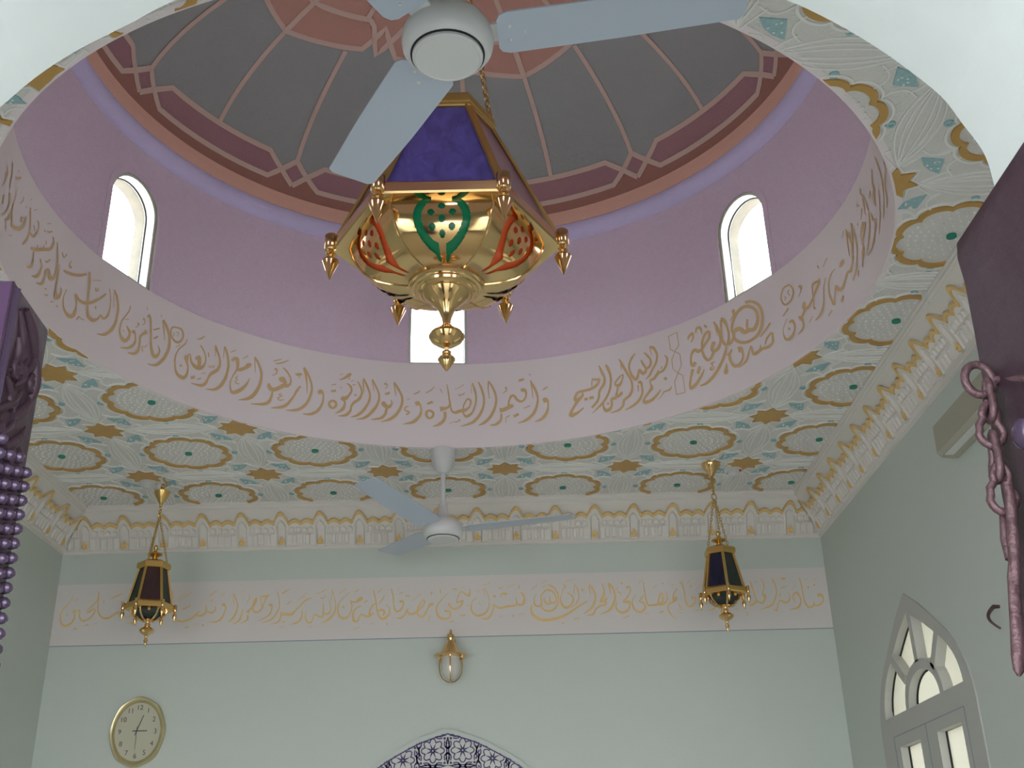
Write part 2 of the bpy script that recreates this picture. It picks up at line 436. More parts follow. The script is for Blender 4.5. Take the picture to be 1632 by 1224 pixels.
S-1057,303 -1055,303 -1060,293 -1057,293 -1062,283 -1058,283 -1066,273 -1062,271 -1073,262 -1069,259 -1081,249 -1077,246 -1088,236 -1084,234 -1093,223 -1088,222 -1097,210 -1091,210 -1099,196 -1093,197 -1100,180 -1093,182 -1098,163 -1092,166 -1096,148 -1090,152 -1094,135 -1087,140 -1090,123 -1082,131 -1085,114 -1077,125 -1077,107 -1070,122 -1067,103 -1062,121 -1057,103 -1057,121 -1048,111 -1056,122 -1043,122 -1053,126 -1040,132 -1050,133 -1039,144 -1047,143 -1039,157 -1046,155 -1039,169 -1045,166 -1041,178 -1047,174 -1044,186 -1050,181 -1045,193 -1053,188 -1045,200 -1055,193 -1044,207 -1058,198 -1044,213 -1060,201 -1047,218 -1060,205 -1050,221 -1061,210 -1054,224 -1062,215;
S-1047,209 -1057,213 -1044,220 -1052,223 -1042,230 -1046,233 -1042,233 -1039,238 -1040,227 -1036,229 -1039,212 -1033,216 -1036,199 -1030,205 -1031,189 -1024,200 -1024,181 -1016,196 -1016,176 -1010,195 -1007,175 -1005,195 -998,177 -999,196 -989,184 -995,198 -983,194 -992,201 -979,205 -987,207 -977,215 -984,216 -976,226 -981,225 -975,237 -980,235 -976,248 -981,245 -979,259 -983,255 -982,269 -986,265 -987,278 -991,274 -991,286 -995,281 -997,292 -1000,287 -1002,298 -1006,293;
S-1013,219 -1019,224 -1008,225 -1016,231 -1004,230 -1013,240 -1008,228 -1002,247 -1010,228 -996,240 -1009,222 -994,230 -1008,214 -993,221 -1007,207 -993,211 -1007,198 -994,201 -1007,189 -995,192;
D-1066,167 -1067,162 -1071,158 -1074,158 -1076,162 -1075,167 -1072,170 -1068,170;
S-1018,317 -1019,320 -1012,321 -1013,326 -1005,325 -1007,331 -999,330 -1002,336 -995,337 -999,340 -992,343 -995,345 -989,349 -991,351;
S-972,276 -968,278 -968,255 -964,258;
S-965,214 -963,217 -963,210 -960,213 -960,207 -958,210 -957,205 -957,209 -954,210 -957,211 -953,217 -955,217 -952,219 -952,222 -951,217 -949,220 -950,212 -947,215 -947,210 -947,213 -944,215 -947,215 -942,221 -945,221 -941,227 -943,227;
S-990,163 -990,165 -972,174 -973,177;
S-1026,121 -1029,132 -1010,131 -1014,144;
S-1002,128 -1003,133 -987,140 -989,145;
S-947,324 -943,326 -947,319 -941,323 -946,314 -940,319 -945,306 -937,313 -940,296 -933,303 -934,284 -927,290 -929,272 -923,277 -927,260 -920,264 -926,248 -918,251 -926,237 -918,239 -928,227 -918,227 -931,219 -921,216 -935,212 -925,204 -941,204 -933,192 -949,194 -941,183 -956,183 -948,175 -961,172 -952,168 -963,162 -955,160 -965,153 -958,152 -968,144 -960,143 -971,136 -961,134 -974,130 -964,124 -977,124 -969,115 -980,120 -975,107 -986,116 -985,101 -996,111 -997,100 -1010,108 -1011,100 -1024,104 -1024,101;
S-947,315 -944,316 -943,270 -941,271;
S-911,334 -907,338 -908,324 -903,329 -905,314 -898,320 -902,303 -894,309 -898,288 -890,294 -895,272 -887,276 -893,254 -885,258 -893,236 -884,238 -895,216 -886,217 -898,197 -888,197 -902,179 -891,178 -908,163 -896,159 -913,149 -902,142 -919,137 -910,128 -926,127 -919,116 -933,119 -930,107 -943,112 -942,102 -955,107 -955,100 -967,101 -967,98;
S-913,331 -908,332 -911,277 -909,278;
S-885,314 -886,317 -865,333 -867,336;
S-874,274 -880,280 -869,280 -877,287 -866,285 -873,294 -864,286 -868,301 -864,285 -861,304 -864,284 -855,302 -863,283 -850,296 -862,279 -849,286 -860,270 -848,275 -859,262 -848,265 -858,255 -849,257 -859,248 -850,250 -857,240 -850,249 -852,236 -850,250 -846,237 -848,252 -840,239 -844,255 -833,244 -838,259 -826,251 -831,265 -819,258 -826,271 -813,265 -824,275 -810,270 -822,282 -810,270 -816,290 -811,269 -809,293 -810,270 -804,291 -807,270 -801,289;
S-858,245 -853,243 -862,231 -857,229 -867,217 -862,216 -871,204 -867,203 -874,192 -870,191 -877,181 -873,181 -879,170 -874,170 -879,157 -874,159 -878,145 -872,148 -876,135 -870,140 -875,127 -867,134 -871,119 -864,132 -864,116 -863,133 -854,120 -859,135 -845,127 -852,142 -837,135 -845,149 -830,144 -838,156 -823,154 -832,164 -818,165 -827,172 -813,177 -821,181 -809,189 -816,192 -807,199 -812,201 -806,206 -810,207 -805,212 -809,212 -805,217 -807,217;
S-850,216 -848,215 -853,210 -851,208 -857,203 -853,201 -858,196 -854,198 -855,193 -854,198 -851,194 -850,197 -850,194 -848,194 -852,192 -851,189 -857,187 -855,184 -860,181 -857,181 -858,176 -855,180 -854,172 -852,177 -849,171 -848,176 -846,172 -846,176 -843,175 -844,178 -840,177 -841,180;
S-836,302 -837,305 -817,325 -818,329;
S-794,329 -791,333 -790,320 -785,326 -786,311 -779,319 -781,301 -774,309 -776,289 -768,296 -771,275 -763,282 -768,261 -759,266 -766,246 -757,249 -767,229 -757,231 -769,213 -758,213 -772,195 -761,193 -778,177 -766,173 -784,161 -772,154 -790,147 -779,138 -797,136 -787,124 -804,126 -799,112 -815,116 -812,104 -828,107 -827,100 -841,98 -841,95;
S-793,327 -789,329 -792,314 -788,315 -791,301 -788,302 -790,289 -787,290 -789,277 -786,278 -787,266 -785,267 -785,255 -783,256;
S-719,334 -720,339 -691,354 -692,358;
S-711,323 -712,328 -702,327 -703,333 -694,331 -695,338 -685,337 -687,343 -677,344 -679,349 -670,351 -672,355 -663,358 -664,362;
S-714,291 -715,302 -711,292 -711,303 -709,294 -707,304 -708,295 -703,300 -707,291 -702,293 -707,285 -702,285 -708,279 -704,276 -711,274 -709,270 -716,268 -715,265 -722,263 -721,260;
S-684,313 -682,317 -680,308 -677,314 -676,304 -672,310 -672,298 -667,305 -666,290 -661,297 -661,281 -656,287 -656,272 -651,277 -654,264 -649,267 -654,255 -647,257 -654,248 -648,248 -657,243 -649,238 -660,238 -653,230 -662,236 -658,222 -665,236 -665,218 -671,237 -671,217 -680,234 -675,214 -688,226 -680,209 -696,216 -688,201 -702,210 -696,193 -708,205 -704,187 -714,202 -712,183 -717,201 -721,181 -719,203 -729,186 -723,207 -734,194 -725,211 -737,202 -726,211 -737,211 -727,213 -734,216 -727,218 -732,220;
S-689,239 -697,254 -685,242 -694,259 -683,243 -690,265 -685,242 -681,270 -685,242 -674,266 -681,241 -670,259 -679,239 -666,251 -678,236 -664,243 -678,230 -664,235 -677,224 -663,229;
S-719,188 -712,189 -720,177 -713,178 -721,167 -713,167 -723,157 -714,156 -725,147 -716,145 -728,138 -718,133 -732,131 -722,122 -735,126 -728,114 -739,122 -735,107 -747,116 -745,102 -760,110 -760,98 -777,103 -777,96 -794,96 -794,93;
S-683,187 -682,184 -687,182 -686,179 -692,177 -689,174 -693,170 -690,175 -688,170 -688,175 -681,172 -681,176 -679,173 -676,173 -682,170 -681,167 -690,164 -688,160 -696,158 -692,155 -696,151 -692,153 -693,146 -690,151 -688,144 -687,149 -683,146 -683,151 -677,150 -677,154 -671,154 -671,157;
S-616,243 -611,239 -620,236 -614,231 -624,228 -618,223 -629,218 -621,214 -634,205 -626,201 -638,189 -631,186 -644,175 -637,170 -651,161 -643,155 -658,147 -650,139 -665,137 -657,126 -671,130 -665,117 -677,126 -673,111 -684,121 -682,106 -695,114 -693,103 -706,108 -706,100 -718,101 -718,98;
S-636,293 -636,299 -632,291 -631,302 -628,290 -627,304 -623,290 -623,306 -618,292 -620,307 -614,296 -615,307 -610,300 -611,307;
S-623,292 -620,293 -621,280 -617,282;
S-608,336 -602,343 -603,326 -596,334 -598,317 -591,325 -593,306 -585,313 -587,293 -580,299 -582,279 -575,284 -578,264 -571,268 -576,249 -568,252 -575,234 -567,236 -577,219 -568,218 -580,201 -571,199 -585,183 -575,179 -590,167 -581,161 -597,154 -588,145 -605,142 -597,131 -613,133 -607,120 -620,126 -616,113 -627,122 -625,109 -635,117 -634,106 -644,113 -644,104 -653,110 -653,104 -663,106 -663,103;
S-608,331 -598,337 -605,319 -596,324 -602,307 -594,311 -599,294 -592,298 -597,279 -590,282 -594,264 -589,266 -592,249 -588,250 -591,235 -587,237 -590,223 -587,224 -589,210 -587,211;
S-544,217 -550,229 -540,218 -548,234 -537,219 -545,239 -536,219 -541,243 -536,220 -535,243 -536,224 -530,239 -535,225 -528,232 -533,221 -526,225 -531,214 -525,216 -531,205 -525,206 -531,194 -524,195 -532,183 -525,182 -535,171 -527,168 -539,158 -531,153 -545,146 -536,138 -551,135 -543,125 -558,127 -552,115 -565,121 -561,107 -573,115 -571,102 -581,111 -581,100 -591,108 -591,101 -600,105 -600,102;
S-495,193 -491,203 -491,189 -486,200 -487,186 -481,198 -485,184 -477,192 -484,181 -475,185 -484,176 -475,176 -485,173 -476,168 -486,169 -480,161 -489,165 -485,155 -491,163 -491,152 -494,164 -497,153 -497,168 -503,157 -499,171 -507,163 -499,174 -509,170 -500,179 -509,178 -499,182 -508,187 -498,185 -503,194 -494,189 -499,198 -490,194 -494,202;
S-499,239 -500,249 -482,244 -483,256;
S-500,274 -501,277 -483,281 -484,286;
S-467,274 -465,276 -462,263 -461,265;
S-471,307 -472,310 -464,310 -466,316 -457,314 -459,322 -450,318 -454,328 -443,324 -449,335 -436,330 -444,343 -431,336 -439,349 -429,341 -436,352 -428,346 -433,353 -427,350 -430,354;
S-438,326 -432,327 -436,318 -433,319;
S-469,334 -470,337 -458,343 -459,345;
S-445,294 -443,298 -440,290 -438,297 -436,287 -433,295 -434,283 -428,290 -431,277 -424,283 -429,271 -422,274 -428,264 -421,263 -430,255 -423,252 -434,245 -427,240 -438,237 -432,230 -444,231 -436,219 -450,227 -442,210 -454,225 -449,203 -453,225 -457,202 -455,225 -462,207 -458,226 -465,210;
S-454,200 -446,205 -452,196 -445,200 -451,192 -444,194 -451,187 -444,187 -453,179 -445,177 -456,170 -446,165 -460,163 -451,153 -465,154 -460,144 -473,144 -470,137 -482,133 -481,131;
S-406,314 -403,317 -402,304 -398,308 -398,293 -392,298 -394,283 -388,288 -392,274 -385,279 -390,266 -383,269 -390,258 -382,258 -392,248 -384,246 -395,238 -386,233 -399,229 -391,220 -404,222 -398,210 -411,214 -405,203 -418,206 -411,196 -422,197 -415,190 -425,189 -418,184 -427,181 -420,178 -428,173 -421,173 -428,167 -421,166 -430,161 -422,157 -433,154 -425,147 -438,146 -430,136 -443,139 -438,126 -450,134 -448,122 -460,128 -459,121 -470,123 -469,120;
D-406,242 -407,238 -410,235 -413,236 -414,240 -413,245 -410,247 -407,246;
S-428,308 -429,311 -417,316 -418,319;
S-422,290 -423,294 -410,294 -410,299;
S-385,331 -380,336 -380,319 -375,324 -376,307 -369,312 -372,294 -365,300 -368,282 -361,287 -364,269 -357,273 -361,257 -354,259 -360,244 -353,245 -361,232 -353,231 -363,219 -355,216 -368,204 -360,199 -374,189 -366,182 -381,175 -372,167 -387,163 -379,154 -394,154 -387,143 -401,145 -396,134 -408,138 -405,128 -416,132 -415,125 -425,125 -424,123;
S-386,326 -381,328 -385,314 -380,316 -385,302 -379,303 -384,290 -379,292 -382,279 -378,280 -381,269 -378,270 -380,259 -378,259;
S-351,333 -348,336 -348,322 -343,326 -344,311 -339,316 -340,299 -334,304 -335,286 -329,291 -330,272 -324,276 -327,258 -320,260 -326,244 -319,245 -327,229 -319,229 -330,216 -322,213 -334,203 -326,197 -340,190 -331,182 -348,177 -338,167 -355,163 -347,152 -364,149 -356,138 -373,138 -368,126 -382,130 -380,119 -393,124 -391,117 -404,117 -403,114;
S-352,332 -347,334 -350,319 -346,321 -349,307 -345,308 -347,296 -344,297 -346,287 -343,288 -344,280 -342,280 -343,272 -341,273;
S-281,235 -278,237 -279,228 -276,231 -278,222 -273,224 -278,217 -272,216 -280,213 -274,207 -284,209 -277,198 -288,207 -281,191 -289,206 -287,188 -291,206 -293,187 -292,207 -299,189 -294,210 -305,194 -297,216 -310,200 -299,220 -313,205 -301,221 -314,211 -303,223 -314,216 -305,225 -313,220;
S-299,190 -289,190 -300,181 -290,180 -301,172 -291,170 -302,164 -293,159 -306,156 -298,148 -310,149 -303,137 -316,142 -312,129 -326,137 -324,125 -338,131 -337,123 -350,125 -350,122;
S-305,310 -305,323 -302,311 -302,322 -299,313 -298,321 -298,313 -294,318 -297,310 -292,312 -296,305 -293,305 -297,300 -294,298 -298,297 -296,294 -301,294 -300,292 -304,291 -303,289;
S-300,257 -302,267 -283,266 -286,278;
S-270,329 -267,333 -266,319 -262,323 -263,308 -257,314 -259,297 -252,303 -253,284 -246,290 -248,271 -241,277 -244,258 -236,262 -242,246 -234,249 -242,234 -233,234 -243,221 -234,219 -246,206 -237,201 -252,189 -242,183 -258,174 -249,166 -265,162 -256,152 -272,152 -265,139 -281,143 -275,129 -291,134 -288,122 -302,126 -301,119 -314,118 -314,115;
S-271,326 -266,328 -270,314 -265,315 -268,302 -264,303 -267,290 -263,291 -266,279 -262,280 -264,268 -261,269 -263,258 -260,259;
S-213,210 -213,206 -218,208 -217,203 -223,207 -221,201 -227,203 -224,198 -230,198 -225,195 -231,191 -226,192 -229,184 -225,189 -223,179 -221,186 -216,175 -214,183 -214,174 -208,177 -215,175 -211,168 -219,171 -216,164 -224,166 -221,159;
S-220,238 -221,241 -209,247 -210,250;
S-188,214 -191,229 -185,213 -188,233 -183,212 -185,236 -182,211 -180,237 -181,213 -175,234 -178,215 -172,227 -175,214 -169,219 -173,207 -167,210 -172,198 -165,200 -171,188 -164,188 -173,179 -165,177 -175,169 -166,164 -179,160 -170,152 -185,151 -176,140 -192,142 -184,128 -199,134 -194,119 -209,127 -207,114 -221,121 -220,113 -233,114 -233,111;
S-196,269 -197,273 -191,272 -192,277 -185,275 -187,281 -180,278 -183,284 -177,282 -180,287 -174,287 -177,290 -172,291 -174,293;
S-139,186 -135,196 -135,182 -131,193 -131,179 -126,190 -129,176 -121,184 -128,173 -119,175 -128,168 -119,166 -129,164 -121,158 -131,160 -125,151 -134,156 -131,145 -137,154 -137,143 -139,156 -143,145 -142,160 -149,151 -144,164 -152,158 -144,169 -154,167 -144,174 -154,176 -144,178 -152,185 -142,180 -147,191 -139,183 -142,194 -135,186 -138,196;
S-145,219 -147,229 -124,228 -128,242;
S-151,279 -152,283 -145,283 -146,288 -138,288 -140,293 -132,293 -135,298 -127,301 -130,304 -124,308 -126,311 -120,316 -122,318;
S-101,304 -98,306 -91,284 -89,286;
S-75,331 -72,331 -74,318 -71,319 -73,306 -69,307 -72,293 -67,294 -71,280 -65,281 -69,265 -64,267 -68,252 -63,254 -67,240 -61,242 -66,229 -59,230 -67,222 -58,219 -69,217 -62,209 -72,213 -67,203 -76,210 -72,198 -80,209 -77,194 -84,210 -82,192 -89,210 -87,190 -93,210 -91,188 -96,210 -94,186 -100,211 -98,185;
S-86,184 -76,184 -86,171 -75,171 -86,160 -75,158 -87,150 -77,145 -91,141 -81,132 -96,133 -88,121 -102,126 -96,113 -108,119 -106,108 -117,114 -115,106 -126,108 -125,105;
S-66,219 -59,221 -64,209 -57,211 -62,199 -56,202 -60,189 -54,194 -57,182 -51,190 -52,176 -48,187 -46,173 -45,187 -38,173 -41,188 -31,176 -35,193 -25,179 -27,196 -19,179 -21,198 -13,180 -16,198 -7,182 -11,200 0,188 -6,202 6,195 0,205 11,204 5,210 14,214 8,218 17,225 10,227 18,235 10,235 16,245 9,240 11,253 6,245 5,257 5,247 0,253 4,246 -5,246 0,241 -8,238 -4,234 -12,228 -7,224 -15,216 -10,214 -17,204 -12,203 -18,192 -12,192 -17,179 -11,181 -15,169 -9,173 -12,160 -6,168 -8,153 -3,166 0,151 -2,166 8,155 3,169 16,163 10,174 22,174 16,182 27,187 20,192 31,202 24,206 34,217 27,219 36,231 29,232 37,245 30,245 37,259 30,259 36,273 29,272 35,288 27,285 32,301 24,299 29,314 23,311 25,325 20,323 22,336 18,335;
S16,325 18,325 16,280 18,280;
S-33,276 -30,279 -31,272 -28,275 -29,268 -26,273 -26,266 -26,272 -22,269 -25,273 -20,273 -22,277 -18,275 -19,279 -18,274 -16,278 -17,271 -15,275 -14,271 -15,275 -11,274 -14,277 -9,279 -12,282 -7,284 -10,286;
S-45,301 -46,303 -38,305 -39,307 -31,309 -32,311 -25,313 -26,316 -20,317 -21,320 -15,322 -17,325 -11,327 -12,330;
S-65,120 -66,123 -61,123 -62,126 -58,126 -59,128 -54,128 -54,131 -49,129 -49,132 -43,128 -43,133 -37,128 -38,134 -32,131 -33,136 -27,134 -29,139 -24,138 -28,140 -26,143 -28,138 -29,144 -30,140 -31,145 -32,141;
S41,339 45,342 44,327 49,330 47,314 54,318 50,301 58,305 53,287 61,290 56,272 64,274 58,257 66,258 59,241 67,241 58,225 66,224 56,210 64,207 52,195 61,189 46,179 55,172 40,165 49,156 33,153 41,142 25,142 32,129 16,132 21,119 5,124 7,113 -9,117 -8,109 -24,109 -23,106;
S78,341 82,344 83,328 88,332 89,315 95,320 93,301 100,306 97,286 105,290 101,269 109,272 103,253 111,254 104,238 112,237 102,223 111,220 100,207 108,203 95,190 104,184 88,173 98,166 82,159 91,149 75,147 83,136 68,138 75,125 61,130 67,117 54,123 58,112 47,117 49,110 41,111 41,108;
S77,338 83,338 77,322 82,321 77,305 81,304 77,289 81,289 79,274 82,275 80,261 83,261 82,247 84,248;
S121,171 119,195 127,172 125,195 132,173 129,194 138,175 134,195 145,179 139,198 151,183 145,201 156,186 150,205 161,189 156,208 165,191 160,209 169,194 163,211 171,196 165,211 172,199 166,211 173,201 168,211;
S122,166 129,166 122,155 130,155 121,145 130,143 120,137 128,131 116,130 124,120 110,123 117,111 105,118 109,105 99,114 100,103 91,112 91,104 83,109 83,106;
S157,204 150,204 157,210 150,210 156,216 150,217 157,223 151,225 159,231 153,235 163,241 156,247 166,247 159,256 168,249 164,261 170,250 170,263 172,249 177,259 175,243 182,251 179,232 187,240 185,223 191,233 192,217 195,229 199,215 200,227 206,217 204,226 213,223 208,230 218,233 212,238 221,243 215,246 223,253 216,255 223,265 215,264 222,276 213,270 218,285 211,271 212,290 209,270 206,292 209,269 200,287 211,271 199,281 210,271 199,277 208,269;
S139,298 145,307 142,296 147,304 144,295 149,300 145,294 150,294 145,292 149,289 144,288 147,284 142,284 145,280 139,280 141,277 136,276 137,273 132,272 134,270;
S194,326 192,338 214,331 212,343;
S173,139 169,152 192,151 187,163;
S143,141 142,144 146,142 144,146 148,143 146,148 151,145 149,150 153,147 151,152 155,149 154,153 157,151 156,155;
S141,144 144,144 141,116 143,116;
S234,326 238,329 238,313 243,317 241,300 249,304 245,286 254,291 250,271 259,275 254,256 263,259 257,241 265,242 259,228 266,228 258,216 266,214 256,203 264,200 253,188 261,183 248,173 257,166 242,160 251,150 235,149 243,137 226,138 233,125 217,130 223,116 208,123 211,111 197,116 198,109 185,110 186,107;
S236,323 242,323 237,308 243,308 239,292 243,293 240,277 244,277 241,262 245,262 242,247 245,247 243,232 245,232;
S234,365 237,365 235,352 238,352;
S209,181 208,185 234,191 232,196;
S285,200 279,219 289,201 281,223 292,200 284,227 291,200 290,228 291,202 296,225 292,206 300,217 294,205 302,209 296,199 303,200 297,189 303,189 296,179 303,177 294,169 302,165 291,158 300,152 287,148 296,139 282,140 291,129 277,132 285,119 271,125 277,112 264,120 267,108 256,115 258,107 248,109 248,106;
S281,267 280,271 286,269 284,274 290,271 287,278 294,273 291,281 297,276 295,282 300,279 299,284 303,282 302,285;
S469,278 470,288 475,275 476,286 481,272 482,284 487,270 487,282 493,270 491,282 497,271 497,282 495,275 502,275 494,270 501,265 490,262 498,254 485,254 492,244 479,249 485,237 471,244 476,231 463,241 466,227 455,239 457,225 446,238 447,225 437,237 439,225 429,237 430,225 420,236 422,224 412,234 416,223 406,229 413,219 402,221 410,214 400,214 408,208 397,206 406,201 396,197 405,196 398,187 405,196 405,181 405,198 412,180 409,199 419,183 413,201 426,189 418,204 431,197 424,208 435,205 428,212 436,213 429,214 434,220 428,219 433,225 428,224;
S467,280 472,278 465,248 468,247;
S408,195 418,183 402,182 411,171 396,169 404,160 390,157 398,149 384,146 393,137 379,134 389,126 376,125 387,119 375,115 387,119 382,106 385,124 389,105 385,125 396,108 391,126 404,114 400,128 413,120 408,131 420,127 416,135 427,134 424,141 434,141 432,147;
S437,179 436,193 450,179 449,193;
S456,181 455,195 472,180 471,196;
S497,347 501,348 499,337 504,339 500,327 508,329 502,315 511,318 506,301 515,304 511,286 520,288 514,273 522,273 513,264 522,260 511,255 520,249 508,247 517,238 503,238 511,229 497,229 505,220 492,218 500,212 490,207 498,203 489,196 497,193 488,186 496,183 486,179 494,174 484,173 492,166 481,167 489,158 475,159 482,149 468,150 474,141 460,141 466,132;
S522,342 529,345 524,333 533,337 526,325 536,328 528,315 539,318 531,305 542,307 534,294 544,295 536,282 545,282 537,270 546,269 537,257 546,255 536,244 544,241 534,229 542,225 531,214 539,209 527,200 534,194 521,187 528,180 515,175 522,167 508,163 514,155 501,154 507,145 494,146 500,137 487,138 492,130 479,129 483,122 471,119 474,115 463,110 464,107;
S590,276 592,272 584,273 586,267 577,269 580,262 570,264 575,256 563,255 568,248 556,245 562,239 553,234 560,232 556,223 561,231 564,215 566,229 572,213 569,229 579,219 571,230 583,228 576,236 586,238 581,243 589,248 584,251 591,258 586,261 593,269 589,271;
S564,220 571,216 562,210 569,206 560,199 567,195 558,190 565,186 555,181 563,176 553,171 562,168 557,159 560,171 566,159 561,173 575,163 568,178 581,168 573,182 584,174 575,183 584,180 576,184 583,184 578,187;
S558,169 559,153 551,169 553,153 543,169 547,153 536,164 545,153 534,153 544,150 535,142 544,140 535,133 543,129 533,127 541,120 529,121 538,111 525,118 534,103 522,117 527,99 519,116 520,98 518,116 511,102 516,118 506,112 512,125 504,123 510,133 503,133 510,139 504,141 510,146 506,148 511,153 507,155;
D530,140 528,136 525,135 521,138 520,143 522,147 525,148 529,145;
S576,356 579,358 578,347 583,349 581,337 588,340 584,326 592,329 588,310 597,314 594,293 603,296 599,276 608,280 605,260 613,264 611,246 619,249 615,232 623,233 617,218 625,217 618,203 626,201 617,190 625,186 614,180 623,173 610,170 618,161 605,162 613,151 599,157 605,145 591,152 596,140 583,145 591,136 580,135 589,130 579,125 588,121 577,118 585,111 573,112 580,103 568,107 574,96 562,102 566,91 553,99 555,89 542,96 543,89 531,93 532,90;
S581,329 587,328 584,296 586,296;
S649,202 643,212 653,205 647,215 655,207 651,219 652,209 659,214 653,203 662,204 655,191 663,191 656,179 663,178 656,169 664,167 656,160 664,157 654,151 662,145 650,141 658,134 645,132 653,123 639,124 646,113 632,117 638,105 624,111 629,99 615,105 620,94 606,100 609,91 597,95 598,89 587,91 588,87;
S641,201 647,199 642,165 645,164;
S642,366 644,362 636,361 640,356 631,356 636,349 625,349 632,341 620,340 627,332 616,328 623,322 612,316 620,311 611,303 619,301 612,290 619,289 613,277 621,277 616,263 624,265 620,249 629,253 624,238 633,244 629,230 636,238 635,222 638,237 644,222 636,236 648,230 638,239 651,241 642,248 653,251 645,256 655,259 647,264 657,265 648,273 653,265 656,278 654,261 663,268 659,249 668,257 668,239 669,254 677,243 669,256 683,253 674,261 685,265 676,267 682,279 674,276 677,293 669,289 672,304 665,301 670,310 663,309 668,316 662,314 666,321 662,320;
S684,260 679,271 690,264 685,275 697,268 690,279 702,275 694,283 705,284 696,290 706,295 697,298 705,306 697,305 702,317 695,314 697,328 690,323 692,337 686,332 688,344 683,339 684,349 680,345 680,355 676,351;
S700,369 701,379 705,365 707,377 709,363 713,375 711,359 720,368 716,351 725,356 720,339 729,341 723,327 732,326 724,316 732,313 722,303 730,299 719,292 727,286 715,281 722,273 708,270 715,262 702,260 709,252 697,250 704,243 693,241 700,234 689,234 695,226 684,228 689,221 680,223 683,218 675,218 677,214;
S700,370 705,369 706,327 708,327;
S756,307 759,310 759,300 763,303 762,293 768,296 762,287 771,286 762,278 770,274 759,267 767,261 756,258 764,250 752,250 759,241 747,243 753,233 742,238 747,227 737,237 740,225 730,237 733,224 722,235 729,222 715,228 724,217 710,219 718,208 705,214 712,201 702,213 705,199 697,213 700,200 692,210 698,200 689,204 696,199 689,198 695,196 690,191 695,190 691,182 697,183 691,173 701,174 691,168 703,162 689,165 699,153 685,159 693,148 680,151 687,142 673,142 680,133 666,132 672,124 660,122 667,115 657,114 667,110 657,103 667,109 664,94 667,111 674,92 672,110 685,93 681,110 696,97 690,112 705,104 699,117 714,113 708,124 722,122 715,131 726,129 721,136 729,136 725,141 732,143 729,146;
S741,259 745,255 737,244 740,242;
S724,245 729,243 722,230 725,228;
D760,187 757,182 752,182 748,186 746,193 749,198 754,199 758,194;
S772,144 775,142 770,140 774,137 769,136 773,131 766,134 770,126 760,132 762,124 752,131 753,124 746,131 747,124 746,130 743,126 744,132 744,126 741,130 745,126 738,124 741,120 733,115 736,112 728,108 730,105 724,104 725,101 719,102 719,100 713,100 714,98;
S780,393 779,397 815,399 814,403;
S813,401 816,400 816,332 819,331;
S816,333 819,330 799,310 801,306;
S801,309 799,307 785,327 783,324;
S785,325 782,325 781,395 778,395;
S799,307 801,309 818,286 820,289;
S817,288 820,287 819,229 822,228;
S819,230 821,227 803,198 805,195;
S805,198 803,196 787,227 785,225;
S787,225 784,226 786,271 783,272;
S786,270 783,273 801,307 799,309;
S803,195 805,198 822,176 824,178;
S821,177 824,176 824,92 827,91;
S825,94 825,90 790,97 790,93;
S792,94 789,95 789,159 786,160;
S789,158 786,161 805,195 803,198;
S967,376 973,377 969,366 977,367 972,355 982,356 974,344 986,344 977,330 990,329 981,315 993,314 984,301 995,299 985,291 996,287 986,281 995,277 985,272 994,267 983,264 993,256 979,256 990,246 975,250 986,237 971,246 979,231 965,243 972,227 961,242 965,226 958,242 957,228 957,243 949,234 957,242 944,245 958,248 945,257 962,257 948,269 965,264 951,278 966,266 955,282 967,268 959,282 968,271 963,282;
S951,238 962,228 947,229 958,219 944,220 953,211 940,214 948,203 936,211 942,198 932,211 934,196 930,211 925,199 927,216 918,210 923,225 913,222 919,235 909,235 917,245 907,247 915,257 906,257 912,268 905,261 903,274 906,259 896,273 902,256 895,273 893,256 893,275 885,264 887,283 881,270 877,287 881,271 869,282 878,269 864,272 873,263 860,262 868,256 858,251 866,246 857,238 864,235 856,227 864,225 856,217 866,218 858,207 869,215 866,197 867,218 875,199 865,218 879,206 869,220 883,211 875,223;
S860,193 870,185 856,180 866,173 853,168 862,161 850,155 858,149 847,140 855,135 844,126 853,121 843,114 852,111 843,105 853,105 848,94 853,107 857,92 852,109 866,96 858,112 877,104 868,119 886,114 877,127 894,126 885,136 901,138 894,146 906,149 901,155 909,156 905,161 911,161 907,165 912,166 910,169;
S915,262 905,266 915,274 906,279 916,287 907,291 918,298 909,305 922,310 913,318 928,322 919,331 933,330 926,341 939,334 933,347 943,334 941,348 942,336 951,341 942,333 953,329 941,323 952,316 939,314 949,304 934,307 943,296 928,300 935,288 921,293 929,282 917,287 924,276 912,281 920,271 908,275 916,266;
S894,357 888,362 896,365 889,370 899,371 891,379 901,374 894,385 903,375 900,388 906,374 908,385 908,373 916,376 910,365 918,364 913,352 918,351 915,339 918,338;
S878,374 882,364 871,371 877,360 864,368 871,355 859,363 867,352 856,356 864,349 855,349 861,344 855,342 858,340;
S876,367 884,363 875,358 883,354 875,349 883,344 874,341 881,336 872,336 878,330 869,331 874,325 867,325 870,322;
S936,360 926,377 943,366 933,383;
S890,194 898,187 886,185 896,177 882,176 893,167 879,169 891,160 879,165 889,157 880,162 888,156 880,160 886,155;
S999,374 1005,379 1003,367 1010,374 1006,361 1016,367 1009,354 1022,357 1012,344 1025,344 1017,330 1028,329 1020,317 1029,315 1022,302 1031,300 1023,288 1032,284 1022,274 1031,270 1020,262 1030,256 1017,251 1027,243 1014,244 1023,233 1012,243 1018,229 1012,243 1009,231 1011,244 1003,238 1008,250 998,248 1004,261 995,261 1001,272 992,274 1001,283 991,287 1001,295 992,299 1002,309 993,314 1003,327 994,331 1004,346 995,350 1005,365 997,370;
S1021,227 1016,243 1026,228 1021,243 1032,229 1026,243 1037,232 1030,244 1042,237 1033,248 1047,243 1037,254 1050,249 1041,260;
